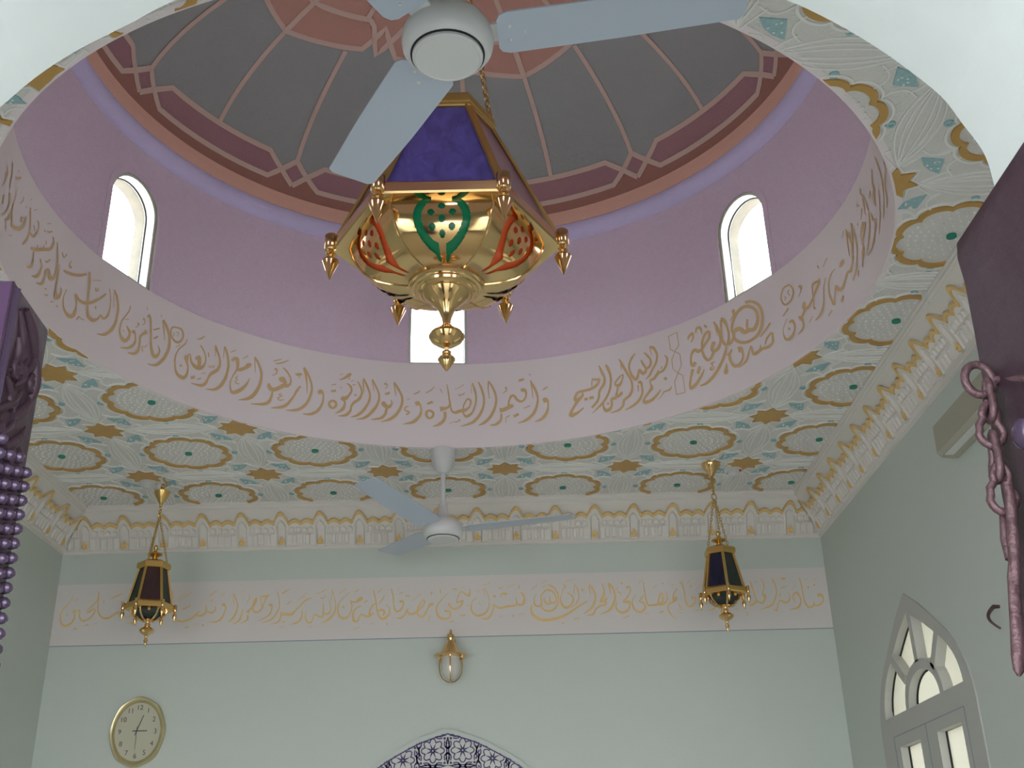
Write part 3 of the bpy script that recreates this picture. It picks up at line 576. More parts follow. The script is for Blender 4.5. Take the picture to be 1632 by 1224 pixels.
S1007,231 1017,223 1003,218 1013,210 998,206 1009,197 993,194 1003,184 986,181 996,171 978,169 988,158 970,158 980,146 961,146 970,133 951,134 960,121 941,124 950,110 931,116 939,102 921,109 928,95 912,104 917,91 904,102 907,90 895,101 897,92 887,101 888,93;
S972,355 977,354 978,298 980,298;
S1054,289 1056,269 1049,289 1051,272 1047,288 1043,276 1047,286 1037,287 1047,295 1037,300 1049,308 1039,315 1053,321 1043,330 1059,333 1049,344 1067,346 1057,358 1076,355 1066,369 1085,361 1077,376 1096,364 1089,381 1106,365 1102,381 1115,361 1116,377 1125,355 1129,368 1134,347 1140,358 1141,338 1150,346 1147,328 1159,331 1151,317 1165,316 1153,304 1167,299 1153,289 1167,282 1151,277 1164,267 1146,266 1159,253 1139,256 1152,241 1133,252 1143,233 1130,253 1131,234 1123,257 1121,240 1113,262 1116,243 1104,263 1111,242 1098,262 1103,241 1097,262 1091,245 1094,266 1081,258 1089,277 1076,270 1079,290 1073,275 1067,295 1072,275 1059,294 1066,274 1052,293 1059,273;
S1110,309 1118,303 1108,299 1116,293 1105,290 1115,284 1104,281 1114,276 1104,273 1114,269 1104,267 1114,264 1105,260 1115,257;
S1041,278 1054,273 1042,267 1054,262 1042,256 1054,253 1046,242 1056,245 1054,228 1062,236 1065,215 1071,226 1077,205 1080,218 1090,198 1090,212 1104,194 1102,209 1117,192 1113,207 1131,193 1125,208 1144,196 1137,210 1156,201 1147,215 1166,210 1155,223 1174,221 1162,232 1180,234 1168,245 1184,251 1172,260 1188,269 1175,277 1188,287 1176,293 1187,305 1174,309 1183,322 1171,324 1177,339 1166,337 1168,355 1159,349 1157,369 1151,360 1145,380 1142,370 1134,388 1134,375 1124,392 1125,379 1114,396 1115,382;
S1050,381 1056,392 1051,378 1058,391 1050,379 1062,387 1050,380 1065,379 1051,377 1065,373 1054,372 1064,366 1054,365 1060,359 1051,358 1054,353 1044,351 1047,347 1038,343 1040,340;
S1210,232 1215,225 1201,226 1207,218 1193,219 1199,211 1185,213 1191,204 1176,207 1181,199 1168,201 1172,194 1159,194 1162,190;
S1213,182 1220,178 1212,174 1220,169 1210,167 1219,161 1209,159 1219,154 1208,152 1219,146 1208,145 1219,138 1206,141 1215,131 1201,138 1209,126 1193,136 1200,122 1186,136 1191,120 1179,137 1181,122 1172,140 1173,125 1162,143 1166,127 1151,142 1157,126 1140,140 1147,123 1132,138 1138,121 1127,138 1131,121 1125,137 1124,124 1126,135 1117,131 1125,139 1114,141 1124,148 1113,151 1122,156 1113,159 1121,164 1112,166 1119,171 1112,172 1117,177 1112,178;
S1210,188 1217,176 1202,184 1208,173 1194,180 1200,170 1187,175 1193,166 1181,167 1188,160 1178,157 1183,152 1174,148 1178,144;
S1156,158 1160,155 1151,143 1157,138;
S1110,174 1114,170 1104,163 1110,158 1099,153 1106,146 1094,143 1102,135 1090,134 1099,127 1087,128 1095,119 1082,122 1088,112 1073,116 1077,108 1061,111 1064,105 1049,106 1050,103;
S1061,175 1057,198 1064,172 1059,200 1064,170 1064,201 1062,171 1072,197 1063,173 1077,188 1067,173 1080,179 1070,170 1081,170 1072,163 1081,161 1073,154 1082,151 1072,146 1080,141 1069,139 1077,132 1064,132 1072,123 1058,127 1065,116 1051,125 1057,112 1044,125 1047,110 1039,127 1037,112 1037,129 1028,122 1033,136 1022,134 1029,146 1019,145 1027,156 1016,158 1026,168 1015,171 1026,178 1016,184 1028,186 1020,193 1032,194 1026,200 1035,202 1031,206;
S1032,207 1035,202 1008,190 1014,181;
S1003,153 1006,151 1000,145 1006,141 997,138 1007,132 994,131 1007,124 992,126 1007,118 990,123 1008,112 989,121 1007,107 989,117 1004,103 989,112 1001,101 989,107 997,99;
S958,184 959,181 951,185 952,179 944,185 946,178 939,182 944,177 942,174 945,178 947,170 949,173 949,168 951,167 945,167 948,163 939,165 942,159 933,162 939,156 933,155 940,156 937,148 941,154 943,145 941,153 947,147 944,154 951,152 948,157 955,157 953,160;
S1320,337 1326,338 1325,327 1331,329 1330,318 1336,319 1332,310 1340,308 1333,302 1341,298 1333,293 1341,287 1330,285 1338,278 1325,278 1333,270 1319,271 1326,262 1312,267 1318,257 1304,266 1309,255 1296,266 1299,256 1291,268 1289,261 1287,273 1281,270 1283,282 1276,282 1280,291 1273,293 1279,300 1272,303 1279,309 1273,313 1282,317 1276,322 1286,326 1280,331 1291,333 1286,340 1298,338 1293,345 1305,338 1303,346 1315,335 1313,344 1325,333 1322,342;
S1318,317 1320,312 1314,315 1317,311 1310,314 1314,310 1308,310 1312,308 1310,303 1314,303 1314,296 1317,296 1317,288 1321,289;
S1291,303 1293,304 1294,298 1296,300 1296,294 1300,295 1297,292 1302,289 1296,291 1300,286 1293,290 1296,285 1290,288 1292,283;
S1372,286 1364,298 1376,286 1366,301 1377,285 1369,303 1368,292 1381,294 1369,291 1383,286 1372,284 1382,278 1373,277 1378,272 1369,270 1373,266 1363,263 1366,260 1357,256 1359,253;
S1301,242 1305,236 1272,223 1275,218;
S1299,171 1296,181 1305,170 1300,182 1310,168 1307,183 1309,169 1316,178 1311,167 1322,168 1314,160 1325,158 1316,152 1325,148 1316,143 1325,138 1314,134 1322,127 1310,126 1319,118 1304,121 1314,110 1297,116 1307,103 1290,114 1299,99 1285,114 1289,98 1279,114 1279,102 1276,116 1269,110 1273,121 1264,121 1269,132 1262,133 1266,142 1262,144 1266,151 1262,153 1266,160 1263,162 1269,168 1267,171 1275,178 1273,180 1283,188 1280,190 1291,198 1288,200;
S1290,155 1298,151 1290,145 1297,141;
S1350,150 1343,170 1353,148 1345,171 1354,147 1351,171 1349,151 1362,164 1350,152 1367,154 1354,148 1368,146 1357,142 1368,138 1359,135 1368,131 1360,128 1368,123 1359,122 1367,116 1357,117 1365,110 1354,113 1361,104 1349,109 1356,100 1344,106 1349,98 1337,103 1340,98 1329,100 1331,97;
S1367,156 1358,167 1373,162 1363,173 1379,168 1369,179 1384,174 1372,185 1386,181 1371,188 1385,186 1368,193 1386,189 1367,201 1386,195 1370,208 1387,203 1375,213 1388,211 1379,218;
S1381,173 1375,187 1389,172 1383,187 1398,172 1391,186 1407,173 1398,187 1415,178 1405,190 1421,184 1411,195 1427,190 1418,200 1432,195 1423,204 1436,200 1428,209 1443,207 1434,216 1453,216 1445,226 1466,226 1456,237 1476,236 1465,247 1479,243 1469,251 1478,249 1470,254 1477,255 1471,258;
S1466,257 1470,243 1455,260 1459,247 1444,264 1449,250 1435,264 1442,251 1429,259 1439,250 1428,251 1436,245 1427,241 1434,236 1426,227 1433,223 1426,211 1432,207 1426,196 1432,192 1424,182 1430,178 1422,169 1427,166 1421,160 1427,157 1424,152 1428,157 1431,148 1427,159 1434,146 1430,160;
S1507,237 1510,234 1500,227 1504,223 1493,217 1498,212 1487,205 1493,200 1483,189 1489,184 1480,171 1486,167 1477,156 1483,152 1473,144 1480,139 1467,134 1476,127 1462,127 1472,117 1455,120 1464,110 1448,115 1456,105 1441,111 1448,101 1434,108 1439,100 1428,106 1431,100 1421,104 1423,101;
S1472,316 1481,313 1480,297 1484,296;
S1529,310 1534,305 1502,289 1505,286;
S1621,231 1627,224 1614,232 1624,220 1607,233 1621,215 1601,232 1617,212 1597,229 1611,212 1595,224 1604,213 1592,220 1597,213;
S1583,100 1591,93 1568,84 1578,75;
S1513,87 1517,82 1489,76 1491,73;
S1411,130 1413,127 1392,115 1394,112;
S1567,232 1569,229 1556,232 1558,228 1545,232 1548,227 1535,229 1540,223 1527,223 1533,217 1521,214 1528,208 1516,204 1523,198 1512,192 1520,186 1510,178 1518,172 1509,163 1517,159 1511,148 1520,145 1514,134 1524,130 1517,122 1528,118 1520,110 1531,107 1524,100 1534,98 1536,92 1527,101 1538,101 1530,107 1540,115 1533,120 1542,129 1537,134 1548,142 1542,147 1555,153 1547,160 1560,158 1553,169 1553,161 1566,157 1553,152 1571,145 1558,138 1573,141 1572,126 1572,142 1583,122 1577,139 1593,122 1583,137 1602,126 1591,139 1610,133 1599,144 1617,140 1608,150 1625,147 1615,157 1632,153 1621,164 1638,157 1629,169 1642,155 1638,167 1648,150 1645,163 1659,146 1647,162 1665,150 1652,164 1669,157 1658,167 1673,165 1664,173 1678,173 1670,181 1683,183 1676,190 1689,193 1681,199;
S1703,181 1710,176 1698,169 1706,163 1693,158 1702,150 1688,147 1697,139 1683,139 1692,131 1678,132 1687,124 1673,126 1681,118 1668,121 1674,115 1662,117 1666,112 1656,113 1658,109;
S1697,123 1704,118 1691,102 1696,97;
S1743,149 1749,144 1728,112 1732,109;
S1661,330 1670,326 1665,319 1675,315 1669,309 1681,303 1672,297 1686,289 1676,280 1689,272 1679,261 1691,253 1681,243 1692,235 1680,227 1689,220 1678,212 1686,206 1676,200 1683,195 1675,194 1681,189 1673,192 1681,186 1672,190 1680,183;
S1663,323 1670,318 1662,302 1669,296 1660,280 1667,275 1659,261 1666,256 1659,244 1665,240 1659,229 1664,225 1659,214 1663,211;
S1700,327 1708,322 1703,309 1712,304 1706,292 1717,285 1708,274 1721,266 1711,255 1723,247 1713,235 1723,228 1713,217 1722,210 1711,200 1719,194 1706,185 1714,179 1702,169 1709,164;
S1704,316 1710,311 1700,295 1706,290 1696,274 1703,269 1694,257 1700,251 1692,245 1699,240 1692,236 1697,232 1692,227 1696,224;
S1782,264 1800,246 1776,260 1792,243 1770,255 1785,240 1764,249 1778,235 1759,242 1771,231 1755,234 1765,226 1752,225 1761,218 1752,212 1760,206 1753,197 1761,192 1754,183 1762,177;
S1795,252 1809,240 1791,241 1804,230 1786,231 1798,220 1781,221 1791,211 1774,213 1783,205 1766,207 1773,200 1759,200 1764,195;
S1759,177 1772,165 1754,171 1767,159 1748,165 1763,152 1744,159 1759,146 1742,152 1755,141 1740,145 1750,137 1738,137 1745,131 1735,129 1741,125 1731,121 1736,117 1727,113 1731,110;
S1840,256 1850,248 1836,241 1846,232 1832,225 1842,217 1827,211 1837,203 1821,199 1832,190 1815,188 1825,180 1808,178 1818,169 1801,168 1811,160 1794,159 1803,151 1787,151 1795,143 1780,144 1787,137 1774,138 1780,133 1768,133 1772,129;
S1882,193 1902,176 1878,181 1895,167 1875,169 1888,158 1870,159 1881,149 1862,151 1872,143 1853,145 1862,137 1844,139 1852,132 1834,133 1842,126 1824,127 1831,120 1813,123 1820,116 1803,121 1808,115 1792,121 1796,115 1781,120 1784,116;
S1940,169 1949,161 1931,159 1940,150 1921,148 1931,140 1913,138 1923,130 1906,131 1914,123 1899,124 1906,118 1893,117 1898,113;
S1869,166 1874,162 1841,119 1846,115;
S1748,285 1755,280 1747,276 1751,273;
S1651,335 1654,332 1632,315 1635,312;
S1854,230 1869,218 1857,204 1869,196;
S1994,349 2005,341 1998,336 2012,325 2002,324 2019,310 2006,308 2025,293 2012,289 2031,273 2019,266 2037,251 2023,245 2039,232 2023,227 2037,215 2020,210 2033,199 2016,196 2027,186 2012,183 2022,175 2007,173 2016,165 2001,165 2010,157 1995,159 2006,149 1987,154 2001,142 1980,149 1995,136 1973,142 1986,131 1966,134 1976,126 1960,126 1966,120;
S1938,351 1945,344 1930,339 1938,332 1923,328 1932,320 1918,316 1928,307 1917,304 1930,294 1918,293 1935,279 1917,284 1938,266 1911,279 1934,258 1904,276 1928,253 1898,268 1923,247 1898,255 1919,238 1901,240 1916,228 1904,225 1913,217;
S1890,303 1897,295 1866,291 1870,287;
S2105,227 2126,208 2109,212 2130,194 2113,198 2135,179 2110,189 2132,169 2094,190 2119,168 2074,195 2102,169 2058,195 2088,169 2050,190 2077,166 2045,182 2068,162 2042,172 2062,155 2042,158 2060,143 2043,142 2060,128 2042,129 2057,116 2036,123 2049,112 2028,121 2039,111 2020,118 2030,109;
S1810,385 1816,379 1807,379 1814,373 1805,373 1813,366 1804,365 1813,359 1809,356 1818,353 1815,347 1826,342 1821,336 1835,327 1826,317 1840,308 1832,294 1844,286 1837,276 1848,269 1839,267 1850,260 1841,263 1851,256 1842,259 1852,252;
S1816,336 1824,329 1814,320 1822,314 1813,305 1821,299 1813,291 1820,286 1814,280 1820,275 1816,270 1821,266 1817,261 1822,258;
S1764,358 1772,352 1764,353 1772,346 1763,348 1773,341 1767,340 1772,340 1776,333 1773,340 1783,330 1779,336 1789,328 1787,332;
D1761,334 1760,334 1757,335 1755,337 1755,339 1756,340 1758,338 1760,336;
S1794,312 1801,305 1775,278 1779,274;
S1857,236 1866,229 1855,208 1866,200;
S1970,237 1976,231 1963,220 1970,214 1957,204 1964,197 1951,190 1959,183 1947,181 1955,174 1943,174 1952,167 1940,168 1949,160"""
WALL_TEXT = """S-2292,1548 -2290,1547 -2297,1536 -2294,1535 -2301,1524 -2298,1523 -2308,1512 -2304,1510 -2318,1499 -2314,1496 -2330,1486 -2325,1482 -2340,1473 -2334,1469 -2345,1460 -2339,1457 -2349,1448 -2341,1445 -2350,1435 -2341,1434 -2348,1421 -2339,1422 -2344,1407 -2335,1410 -2339,1395 -2330,1401 -2331,1387 -2325,1396 -2322,1381 -2319,1393 -2311,1379 -2313,1392 -2301,1381 -2306,1393 -2291,1386 -2298,1396 -2282,1393 -2290,1401 -2275,1402 -2283,1408 -2270,1413 -2277,1418 -2266,1423 -2273,1426 -2266,1432 -2273,1432 -2267,1439 -2274,1438 -2269,1446 -2276,1444 -2272,1453 -2279,1450 -2274,1458 -2283,1456 -2274,1458 -2284,1465 -2274,1456 -2277,1469 -2269,1454 -2269,1469 -2263,1453 -2263,1469;
S-2255,1459 -2255,1471 -2251,1459 -2252,1469 -2249,1461 -2246,1467 -2247,1460 -2242,1461 -2247,1453 -2242,1452 -2249,1443 -2243,1442 -2248,1432 -2242,1432 -2244,1422 -2237,1425 -2238,1412 -2232,1418 -2229,1405 -2227,1414 -2218,1403 -2220,1414 -2207,1406 -2212,1416 -2198,1411 -2203,1419 -2189,1417 -2196,1424 -2182,1424 -2188,1430 -2176,1432 -2182,1437 -2170,1441 -2176,1445 -2165,1450 -2172,1453 -2163,1458 -2169,1460 -2164,1465 -2169,1463 -2168,1470 -2171,1465 -2174,1472 -2173,1466 -2180,1470 -2176,1464 -2187,1467 -2181,1460 -2193,1463 -2187,1455 -2199,1459 -2195,1452 -2205,1454 -2202,1449 -2212,1449 -2210,1446;
S-2211,1458 -2214,1461 -2204,1464 -2208,1468 -2198,1470 -2202,1474 -2190,1477 -2195,1482 -2181,1487 -2186,1492 -2170,1499 -2175,1503 -2162,1510 -2167,1513 -2159,1519 -2164,1522 -2157,1527 -2163,1529 -2157,1536 -2163,1537 -2157,1545 -2163,1545 -2158,1554 -2163,1554 -2159,1563 -2164,1563;
S-2161,1537 -2155,1536 -2161,1523 -2155,1522 -2160,1509 -2155,1508 -2160,1495 -2154,1495 -2158,1481 -2152,1481 -2156,1467 -2150,1467 -2152,1453 -2146,1455 -2146,1441 -2140,1445 -2138,1430 -2132,1436 -2128,1421 -2124,1429 -2116,1416 -2115,1426 -2103,1414 -2104,1425 -2091,1415 -2095,1426 -2079,1421 -2085,1430 -2068,1429 -2075,1437 -2060,1436 -2066,1444 -2054,1440 -2061,1448 -2050,1443 -2056,1452 -2047,1445 -2050,1455 -2042,1445 -2043,1455 -2036,1444 -2036,1453 -2030,1443 -2030,1452;
D-2306,1444 -2307,1440 -2310,1439 -2314,1440 -2316,1444 -2315,1447 -2311,1449 -2308,1447;
S-2263,1532 -2261,1529 -2287,1514 -2285,1511;
S-2132,1515 -2126,1515 -2126,1498 -2123,1499;
S-2091,1521 -2092,1524 -2081,1525 -2083,1529 -2071,1529 -2074,1534 -2061,1533 -2064,1539 -2052,1538 -2055,1543 -2043,1543 -2045,1547 -2033,1548 -2035,1551;
S-2041,1503 -2044,1507 -2039,1504 -2042,1508 -2037,1506 -2039,1510 -2036,1507 -2035,1511 -2035,1505 -2031,1508 -2032,1502 -2029,1505 -2027,1500 -2030,1505 -2024,1504 -2028,1506 -2023,1509 -2026,1511 -2021,1514 -2023,1515;
S-2014,1425 -2013,1429 -2007,1422 -2006,1427 -2000,1420 -2000,1425 -1992,1419 -1994,1425 -1982,1422 -1986,1428 -1973,1426 -1976,1433 -1964,1431 -1968,1437 -1958,1434 -1960,1439 -1952,1437 -1954,1441 -1946,1439 -1948,1443;
S-1989,1388 -1989,1391 -1979,1388 -1980,1393 -1969,1387 -1971,1394 -1959,1389 -1963,1397 -1950,1395 -1956,1402 -1942,1402 -1949,1409 -1936,1410 -1943,1415 -1933,1418 -1940,1421 -1932,1425 -1938,1427 -1932,1432 -1936,1434;
S-2269,1363 -2270,1366 -2249,1368 -2253,1376;
S-2211,1381 -2213,1385 -2190,1388 -2192,1393;
S-2168,1389 -2170,1391 -2143,1396 -2145,1399;
S-1785,1555 -1786,1558 -1780,1555 -1781,1559 -1776,1556 -1775,1561 -1774,1553 -1769,1554 -1772,1540 -1766,1540 -1772,1522 -1766,1521 -1771,1503 -1765,1502 -1770,1484 -1764,1484 -1769,1466 -1763,1465 -1768,1449 -1761,1449 -1765,1436 -1758,1437 -1760,1424 -1754,1427 -1754,1414 -1748,1419 -1745,1404 -1740,1411 -1734,1396 -1730,1405 -1722,1390 -1720,1401 -1707,1388 -1709,1400 -1692,1390 -1696,1401 -1679,1393 -1683,1404 -1668,1397 -1673,1407 -1657,1402 -1663,1412 -1647,1410 -1654,1418 -1637,1421 -1643,1427 -1627,1433 -1632,1438 -1618,1446 -1621,1449;
S-1631,1419 -1631,1428 -1622,1418 -1622,1427 -1611,1416 -1613,1427 -1601,1418 -1606,1428 -1592,1424 -1599,1432 -1585,1433 -1593,1439 -1581,1443 -1589,1446 -1581,1455 -1588,1455 -1583,1466 -1589,1466 -1586,1478 -1590,1477;
S-1582,1441 -1580,1449 -1572,1437 -1570,1445 -1561,1432 -1560,1442 -1551,1431 -1553,1441 -1543,1436 -1549,1443 -1537,1443 -1544,1448 -1534,1451 -1540,1453 -1533,1458 -1539,1459 -1534,1465 -1539,1465 -1535,1472 -1539,1472;
S-1789,1556 -1786,1556 -1786,1538 -1783,1538 -1782,1520 -1779,1520 -1780,1503 -1776,1503 -1778,1485 -1775,1485 -1777,1467 -1774,1467 -1776,1450 -1773,1449;
S-1738,1517 -1740,1519 -1690,1542 -1692,1545;
S-1739,1500 -1740,1503 -1724,1508 -1726,1511 -1710,1516 -1712,1519 -1696,1524 -1699,1527 -1685,1532 -1687,1535 -1675,1541 -1677,1544 -1665,1550 -1667,1552;
S-1710,1468 -1706,1469 -1709,1463 -1704,1464 -1708,1458 -1703,1461 -1703,1454 -1703,1462 -1697,1457 -1701,1463 -1691,1462 -1695,1467 -1687,1465 -1689,1470 -1682,1467 -1683,1471 -1677,1467 -1679,1472 -1672,1470 -1676,1473 -1671,1475 -1675,1476 -1672,1481 -1676,1481 -1673,1486 -1676,1486;
S-1577,1523 -1579,1526 -1570,1526 -1572,1530 -1562,1529 -1565,1534 -1555,1534 -1559,1539 -1548,1540 -1552,1544 -1542,1548 -1545,1551 -1535,1555 -1537,1558;
S-1514,1520 -1516,1522 -1492,1542 -1494,1544;
D-1554,1501 -1555,1497 -1559,1496 -1564,1497 -1566,1502 -1564,1506 -1560,1507 -1556,1505;
S-1498,1468 -1508,1479 -1495,1471 -1503,1482 -1492,1473 -1498,1485 -1494,1474 -1489,1484 -1492,1473 -1484,1477 -1488,1468 -1481,1469 -1486,1459 -1481,1458 -1489,1447 -1483,1445 -1493,1433 -1486,1430 -1498,1421 -1490,1416 -1504,1412 -1495,1406 -1510,1405 -1501,1397 -1516,1399 -1509,1390 -1522,1396 -1517,1386 -1529,1393 -1526,1384 -1536,1391 -1535,1383 -1546,1390 -1546,1384 -1557,1390 -1557,1386 -1568,1390 -1568,1387;
S-1452,1537 -1448,1539 -1446,1526 -1442,1529 -1441,1516 -1435,1519 -1436,1506 -1430,1508 -1431,1494 -1425,1495 -1427,1482 -1421,1483 -1425,1470 -1419,1469 -1425,1458 -1419,1457 -1428,1446 -1420,1444 -1431,1435 -1423,1431 -1436,1424 -1428,1419 -1443,1413 -1434,1408 -1449,1404 -1441,1398 -1454,1397 -1448,1391 -1459,1391 -1455,1386 -1464,1385 -1462,1382;
S-1450,1534 -1445,1534 -1444,1478 -1441,1478;
S-1394,1453 -1390,1452 -1397,1444 -1392,1443 -1399,1435 -1393,1433 -1401,1425 -1395,1423 -1404,1414 -1397,1412 -1407,1404 -1399,1400 -1411,1395 -1404,1389 -1419,1388 -1414,1382 -1429,1381 -1426,1376 -1439,1374 -1438,1371;
S-1358,1428 -1376,1435 -1358,1431 -1374,1437 -1359,1432 -1372,1440 -1359,1435 -1368,1444 -1354,1441 -1362,1449 -1347,1448 -1354,1455 -1341,1457 -1349,1462 -1337,1468 -1345,1472 -1334,1480 -1342,1483 -1331,1490 -1339,1494 -1328,1498 -1335,1502 -1325,1504 -1332,1509 -1328,1505 -1324,1512 -1329,1504 -1321,1504 -1329,1497 -1321,1496 -1330,1489 -1323,1486 -1334,1481 -1328,1477 -1340,1470 -1334,1467 -1344,1461 -1337,1458 -1344,1451 -1337,1452 -1342,1443 -1335,1446 -1338,1436 -1332,1442 -1331,1431 -1328,1439 -1322,1427 -1322,1437 -1313,1428 -1316,1437 -1304,1433 -1310,1440 -1296,1441 -1302,1447 -1289,1452 -1295,1456 -1284,1467 -1290,1469 -1280,1483 -1287,1486 -1275,1497 -1282,1501 -1270,1507 -1276,1511 -1264,1515 -1269,1519 -1258,1523 -1263,1527;
S-1301,1499 -1305,1499 -1301,1505 -1306,1505 -1301,1511 -1307,1512 -1300,1513 -1305,1519 -1296,1513 -1297,1522 -1288,1512 -1289,1522 -1279,1512 -1281,1523 -1271,1514 -1275,1524 -1265,1517 -1268,1525 -1259,1519 -1262,1527;
S-1305,1499 -1301,1500 -1303,1487 -1299,1488 -1301,1476 -1297,1476 -1299,1466 -1294,1467 -1296,1460 -1292,1462 -1293,1456 -1289,1459 -1290,1452 -1286,1456;
S-1370,1419 -1362,1420 -1369,1411 -1361,1411 -1368,1404 -1359,1402 -1369,1398 -1363,1392 -1377,1391 -1372,1385 -1388,1384 -1385,1380 -1400,1378 -1398,1374;
S-1368,1524 -1363,1527 -1366,1521 -1361,1523 -1363,1518 -1359,1519 -1363,1514 -1359,1512 -1366,1506 -1362,1504 -1371,1496 -1368,1494 -1376,1486 -1373,1484;
S-1251,1460 -1261,1471 -1248,1464 -1257,1474 -1245,1468 -1251,1478 -1248,1470 -1242,1477 -1246,1467 -1238,1469 -1244,1459 -1237,1459 -1244,1450 -1238,1448 -1247,1438 -1241,1436 -1252,1426 -1245,1422 -1260,1416 -1254,1410 -1273,1407 -1269,1401 -1290,1398 -1288,1393 -1308,1389 -1307,1386;
S-1222,1542 -1219,1543 -1217,1528 -1214,1530 -1212,1515 -1208,1516 -1209,1501 -1204,1502 -1206,1486 -1201,1486 -1205,1471 -1200,1471 -1206,1457 -1201,1455 -1211,1443 -1204,1440 -1217,1430 -1211,1426 -1224,1418 -1217,1414 -1231,1409 -1224,1404 -1237,1402 -1231,1395 -1246,1396 -1241,1388 -1258,1390 -1255,1383 -1272,1384 -1270,1379 -1287,1379 -1286,1376;
S-1192,1436 -1188,1435 -1193,1426 -1188,1426 -1194,1417 -1188,1416 -1196,1408 -1189,1406 -1198,1398 -1190,1396 -1201,1389 -1193,1385 -1205,1383 -1200,1376 -1215,1378 -1212,1371 -1228,1373 -1227,1369 -1242,1369 -1241,1367;
S-1194,1430 -1189,1433 -1192,1424 -1185,1426 -1188,1416 -1182,1421 -1181,1411 -1180,1419 -1172,1412 -1175,1421 -1163,1416 -1167,1425 -1157,1418 -1157,1427 -1152,1415 -1148,1424 -1144,1411 -1141,1420 -1135,1409 -1138,1419 -1127,1415 -1134,1422 -1122,1424 -1129,1429 -1118,1432 -1124,1436;
S-1189,1526 -1194,1533 -1152,1552 -1154,1555;
S-1162,1469 -1166,1474 -1139,1487 -1142,1491;
S-1196,1347 -1197,1350 -1168,1355 -1170,1358;
S-1182,1375 -1183,1383 -1166,1377 -1167,1383;
D-1588,1372 -1590,1368 -1594,1366 -1598,1368 -1601,1372 -1599,1377 -1595,1378 -1591,1377;
S-1688,1357 -1691,1364 -1667,1363 -1669,1370;
S-1646,1374 -1647,1377 -1619,1382 -1620,1384;
S-1407,1542 -1408,1544 -1387,1554 -1389,1556;
S-1410,1529 -1411,1532 -1402,1531 -1403,1534;
S-1179,1424 -1176,1430 -1171,1418 -1167,1426 -1162,1412 -1159,1421 -1152,1409 -1152,1420 -1142,1411 -1147,1421 -1134,1416 -1140,1424 -1126,1422 -1132,1429 -1117,1431 -1123,1437 -1109,1441 -1114,1446 -1099,1451 -1105,1456 -1090,1462 -1095,1467 -1080,1473 -1085,1479 -1069,1483 -1074,1489 -1059,1490 -1062,1496 -1047,1495 -1050,1501 -1035,1501 -1037,1506;
S-1111,1490 -1113,1492 -1057,1529 -1059,1532;
S-1090,1430 -1080,1436 -1087,1427 -1079,1432 -1085,1425 -1077,1427 -1084,1421 -1077,1420 -1085,1413 -1078,1411 -1087,1403 -1079,1400 -1091,1395 -1083,1390 -1095,1388 -1088,1382 -1101,1382 -1095,1375 -1108,1377 -1104,1369 -1117,1373 -1115,1366 -1129,1369 -1128,1365 -1142,1366 -1141,1363;
S-1061,1433 -1057,1432 -1063,1425 -1059,1424 -1065,1417 -1061,1416 -1066,1408 -1061,1408 -1065,1398 -1058,1399 -1063,1386 -1054,1389 -1058,1377 -1050,1383 -1050,1370 -1045,1378 -1041,1366 -1039,1375 -1031,1368 -1036,1375 -1026,1375 -1032,1379 -1023,1385 -1028,1387 -1020,1394 -1025,1396 -1018,1402 -1023,1404 -1016,1410 -1022,1412 -1015,1412 -1016,1419 -1010,1409 -1007,1416 -1001,1403 -998,1410 -992,1398 -990,1407 -984,1396 -983,1405 -974,1395 -978,1404 -967,1405 -975,1407 -966,1423 -974,1423 -968,1447 -974,1447 -970,1471 -974,1471;
S-974,1424 -970,1429 -967,1418 -963,1424 -960,1412 -956,1419 -951,1409 -952,1418 -942,1413 -947,1420 -935,1420 -941,1425 -931,1428 -937,1431 -929,1437 -935,1438 -929,1447 -934,1447 -931,1458 -935,1458 -935,1470 -939,1469 -940,1483 -943,1482 -945,1496 -948,1495;
S-933,1543 -928,1545 -927,1528 -923,1529 -921,1512 -918,1513 -916,1498 -913,1499 -913,1485 -909,1486 -910,1474 -906,1474 -909,1462 -905,1461 -911,1447 -905,1446 -914,1432 -907,1430 -919,1419 -911,1415 -925,1409 -917,1403 -933,1402 -924,1393 -942,1394 -935,1384 -953,1385 -948,1377 -968,1375 -965,1370 -982,1366 -980,1364;
S-931,1540 -927,1540 -932,1482 -929,1482;
S-1012,1522 -1014,1525 -1003,1524 -1004,1528 -993,1527 -995,1531 -984,1531 -986,1535 -975,1536 -978,1540 -967,1542 -969,1545 -959,1548 -960,1550;
S-990,1502 -986,1506 -987,1500 -983,1504 -984,1496 -981,1501 -979,1495 -980,1501 -974,1497 -977,1502 -970,1500 -973,1504 -966,1504 -969,1507 -964,1509 -967,1511 -962,1515 -965,1516 -961,1519 -964,1521;
S-894,1519 -896,1522 -851,1547 -853,1550;
S-836,1531 -834,1528 -848,1520 -846,1518 -861,1509 -858,1507 -872,1499 -869,1496 -881,1489 -878,1485 -890,1478 -885,1475 -896,1466 -890,1464 -899,1452 -892,1451 -899,1437 -892,1437 -897,1424 -889,1425 -894,1411 -885,1415 -889,1400 -880,1406 -882,1391 -875,1400 -872,1386 -869,1397 -862,1384 -862,1396 -852,1386 -856,1397 -844,1389 -849,1398 -837,1396 -843,1402 -831,1405 -838,1409 -826,1418 -832,1420 -822,1433 -827,1435 -819,1447 -825,1448 -819,1457 -825,1456 -821,1466 -829,1464 -822,1473 -831,1471 -824,1478 -832,1477 -826,1483 -831,1483 -827,1488 -831,1488;
S-827,1471 -827,1481 -818,1470 -818,1480 -809,1470 -809,1479 -799,1470 -802,1480 -789,1474 -797,1485 -779,1479 -791,1493 -773,1482 -785,1500 -771,1484 -778,1502 -768,1486 -773,1502 -765,1489 -769,1501;
D-860,1450 -861,1445 -866,1444 -871,1446 -873,1450 -871,1455 -867,1457 -862,1455;
S-807,1526 -810,1531 -786,1543 -788,1546;
